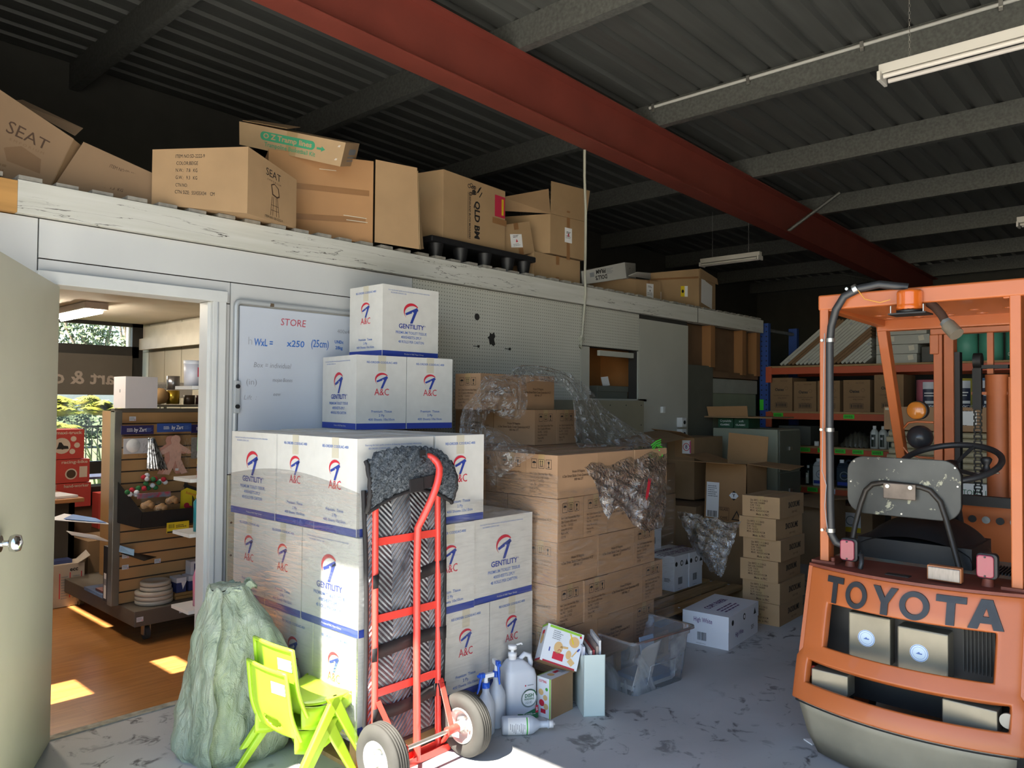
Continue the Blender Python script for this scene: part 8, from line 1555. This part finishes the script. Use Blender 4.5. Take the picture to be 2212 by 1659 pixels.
t = thing('pool_fence', 'dark slim fence between the palms and the car park', 'fence', (5.0, 17, 0)); b = MB()
for k in range(60): b.box(-3+0.11*k, -2.985+0.11*k, 0, 0.02, 0, 0.95, FR)
b.box(-3, 3.6, 0, 0.03, 0.9, 0.94, FR); b.box(-3, 3.6, 0, 0.03, 0.1, 0.14, FR); b.build('fence_panel', t)
b = MB(); b.box(20, 44, 95, 99, 0, 4.0, mat('far_building', '#c9c4bc', 0.8, var=0.05)); tag(b.build('far_building'), 'pale low building far beyond the car park', 'building')
# ================================================================ stretch film
FWRAP = film('stretch_wrap', '#dfe3e6', 0.045, 0.22, 0.35, 6, stretch=(1.0, 1.0, 9.0), gl=0.20)
FLOOSE = film('torn_stretch_film', '#e4e9ec', 0.17, 0.10, 1.0, 30, gl=0.5)
FBAGW = film('white_bag_film', '#d6d4da', 0.6, 0.3, 0.5, 12, gl=0.2)
def sheet(rows, nu=36, nv=36, amp=0.010, seed=1, fr=1.0):
    R = [[Vector(p) for p in r] for r in rows]
    def cr(p, t):
        n = len(p)-1; k = t*n; i = min(int(k), n-1); f = k-i; P = lambda j: p[max(0, min(n, j))]
        a, b_, c, d = P(i-1), P(i), P(i+1), P(i+2); return 0.5*((2*b_)+(-a+c)*f+(2*a-5*b_+4*c-d)*f*f+(-a+3*b_-3*c+d)*f**3)
    def fn(u, v):
        p = cr([cr(r, u) for r in R], v)
        w = amp*(math.sin(u*23*fr+v*11+seed)*0.5+math.sin(v*37*fr-u*19+seed*2)*0.35+math.sin((u+v)*61*fr+seed)*0.25)
        return (p.x-w*0.6, p.y-w*0.7, p.z+w*0.45)
    return fn
def filmthing(rows, name, label, m_, nu, nv, amp, seed, parent=None):
    b = MB(); b.grid(sheet(rows, nu, nv, amp, seed), nu, nv, m_); o = b.build(name, parent)
    if parent is None: tag(o, label, 'plastic film')
    return o
t = bpy.data.objects.new('stretch_wrap', None); COL.objects.link(t); tag(t, 'tight clear stretch wrap round the pallet of white tissue cartons', 'plastic film')
x0, x1, y0, y1 = 1.849, 2.936, 2.524, 3.72
b = MB()
b.grid(lambda u, v: (x0-0.004*math.sin(v*25)*math.sin(u*9)-0.003, y0+(3.60-y0)*u, 0.13+(1.12-0.13+0.06*math.sin(u*3))*v), 24, 30, FWRAP); b.build('wrap_left_side', t)
b = MB(); b.grid(lambda u, v: (x0+(x1-x0)*u, 2.536-0.003*math.sin(v*25)*math.sin(u*9), 0.13+(0.80+0.20*(1-u))*v), 24, 30, FWRAP); b.build('wrap_front_side', t)
t = bpy.data.objects.new('stretch_wrap', None); COL.objects.link(t); tag(t, 'clear stretch wrap round the lower layers of the brown carton stack', 'plastic film')
b = MB(); b.grid(lambda u, v: (2.945+1.08*u, 2.398-0.005*math.sin(v*22+u*4), 0.13+0.92*v), 30, 24, FWRAP); b.build('wrap_front_side', t)
b = MB(); b.grid(lambda u, v: (2.940-0.003*math.sin(v*22), 2.40+0.5*u, 0.13+1.0*v), 12, 20, FWRAP); b.build('wrap_left_side', t)
FILM_STRIP = [
    [(2.69, 2.85, 1.21), (2.70, 2.77, 1.21), (2.77, 2.75, 1.22)],
    [(2.76, 2.92, 1.34), (2.75, 2.81, 1.34), (2.84, 2.83, 1.34)],
    [(2.84, 2.98, 1.45), (2.82, 2.85, 1.46), (2.94, 2.87, 1.43)],
    [(2.95, 3.00, 1.53), (2.90, 2.83, 1.50), (3.03, 2.84, 1.40)],
    [(3.06, 3.03, 1.63), (2.95, 2.78, 1.56), (3.13, 2.81, 1.41)],
    [(3.21, 3.00, 1.65), (3.11, 2.82, 1.59), (3.18, 2.82, 1.49)],
    [(3.34, 3.01, 1.71), (3.21, 2.86, 1.65), (3.21, 2.86, 1.58)],
]
FILM_ARC = [
    [(3.23, 2.99, 1.67), (3.17, 2.90, 1.63), (3.20, 2.87, 1.58)],
    [(3.35, 3.00, 1.71), (3.31, 2.90, 1.66), (3.31, 2.83, 1.61)],
    [(3.65, 2.97, 1.68), (3.60, 2.88, 1.63), (3.58, 2.83, 1.54)],
    [(3.83, 2.93, 1.61), (3.71, 2.83, 1.46), (3.57, 2.78, 1.25)],
    [(4.01, 2.88, 1.45), (3.83, 2.79, 1.29), (3.65, 2.69, 1.18)],
    [(4.13, 2.75, 1.33), (3.93, 2.68, 1.24), (3.75, 2.59, 1.18)],
    [(4.17, 2.57, 1.23), (4.00, 2.53, 1.20), (3.84, 2.49, 1.18)],
]
FILM_WEDGE = [
    [(2.78, 2.81, 1.38), (2.77, 2.76, 1.27), (2.79, 2.74, 1.16), (2.88, 2.80, 1.03)],
    [(2.90, 2.76, 1.34), (2.76, 2.62, 1.28), (2.77, 2.62, 1.19), (2.84, 2.69, 1.11)],
    [(2.97, 2.69, 1.28), (2.81, 2.57, 1.26), (2.81, 2.57, 1.20), (2.81, 2.57, 1.17)],
    [(2.98, 2.53, 1.24), (2.88, 2.49, 1.24), (2.87, 2.51, 1.22), (2.85, 2.52, 1.21)],
]
FILM_LOW = [
    [(2.34, 2.57, 1.09), (2.34, 2.57, 1.01), (2.35, 2.57, 0.94)],
    [(2.43, 2.51, 1.05), (2.42, 2.49, 1.01), (2.43, 2.48, 0.95)],
    [(2.66, 2.59, 1.02), (2.60, 2.50, 0.99), (2.62, 2.49, 0.95)],
    [(2.87, 2.66, 0.97), (2.86, 2.59, 0.95), (2.90, 2.56, 0.93)],
]
FILM_HANG = [
    [(3.12, 2.46, 1.21), (3.43, 2.49, 1.22), (3.65, 2.46, 1.24), (3.87, 2.45, 1.24), (4.01, 2.44, 1.22)],
    [(3.16, 2.41, 1.16), (3.32, 2.39, 1.14), (3.54, 2.37, 1.12), (3.70, 2.34, 1.13), (3.89, 2.37, 1.12)],
    [(3.20, 2.37, 1.07), (3.34, 2.37, 1.05), (3.51, 2.34, 1.03), (3.66, 2.32, 1.02), (3.84, 2.34, 1.00)],
    [(3.27, 2.38, 0.96), (3.36, 2.35, 0.97), (3.49, 2.35, 0.93), (3.60, 2.31, 0.91), (3.80, 2.32, 0.89)],
    [(3.29, 2.35, 0.88), (3.37, 2.34, 0.94), (3.47, 2.31, 0.84), (3.56, 2.28, 0.80), (3.75, 2.30, 0.80)],
]
FILM_BACK = [
    [(4.73, 2.79, 0.74), (4.82, 2.71, 0.72), (4.90, 2.61, 0.69), (4.98, 2.45, 0.67)],
    [(4.77, 2.75, 0.59), (4.74, 2.63, 0.61), (4.82, 2.55, 0.59), (4.91, 2.44, 0.61)],
    [(4.77, 2.68, 0.49), (4.72, 2.58, 0.49), (4.78, 2.51, 0.48), (4.83, 2.45, 0.49)],
    [(4.75, 2.55, 0.36), (4.72, 2.49, 0.36), (4.75, 2.47, 0.33), (4.82, 2.47, 0.39)],
]
filmthing(FILM_STRIP, 'torn_film', 'crumpled strip of clear film rising from the white cartons to the loose brown cartons', FLOOSE, 30, 60, 0.016, 1)
filmthing(FILM_ARC, 'torn_film', 'sheet of clear film sweeping down the right of the loose brown cartons', FLOOSE, 30, 60, 0.014, 3)
filmthing(FILM_WEDGE, 'torn_film', 'wedge of clear film stretched from the white cartons to the brown stack corner', FLOOSE, 30, 30, 0.008, 5)
filmthing(FILM_LOW, 'torn_film', 'thin clear film pulled tight over the right end of the white pallet load', FWRAP, 24, 16, 0.004, 6)
o = filmthing(FILM_HANG, 'torn_film', 'torn bunch of clear film hanging down the front of the brown stack', FLOOSE, 50, 50, 0.016, 2)
b = MB(); b.grid(lambda u, v: (3.575+0.03*(u-0.5)+0.03*v, 2.30, 0.97+0.10*v+0.01*math.sin(u*9)), 6, 12, mat('red_scrap', '#b82838', 0.5, var=0.2)); b.build('red_scrap', o)
b = MB(); b.grid(lambda u, v: (3.52+0.06*u, 2.325, 1.13+0.06*v*(1-u*0.5)), 6, 6, FBAGW); b.grid(lambda u, v: (3.50+0.08*u, 2.30, 0.93+0.05*v+0.02*math.sin(u*5)), 6, 6, FBAGW); b.build('white_scrap', o)
b = MB()
for (x, z, w, r_) in ((3.86, 1.262, 0.10, 0.5), (3.90, 1.235, 0.05, -0.3), (3.93, 1.215, 0.05, 0.8)):
    for k in range(3): b.tube([(x-w*0.5, 2.42-0.006*k, z-0.012*k-w*0.3*r_), (x, 2.42, z-0.012*k+0.006), (x+w*0.5, 2.42, z-0.012*k+w*0.3*r_)], 0.0035, GREENTAG, n=5)
b.build('green_marker_scribble', o)
filmthing(FILM_BACK, 'torn_film', 'clump of clear film spilling over the paper boxes on the timber pallet', FLOOSE, 36, 36, 0.03, 4)
b = MB(); b.tube([(4.52, 2.66, 0.137), (4.60, 2.60, 0.10), (4.66, 2.56, 0.04), (4.72, 2.55, 0.006)], 0.004, WHITE, n=6); tag(b.build('white_strap'), 'white strapping strand trailing off the timber pallet edge', 'strap')
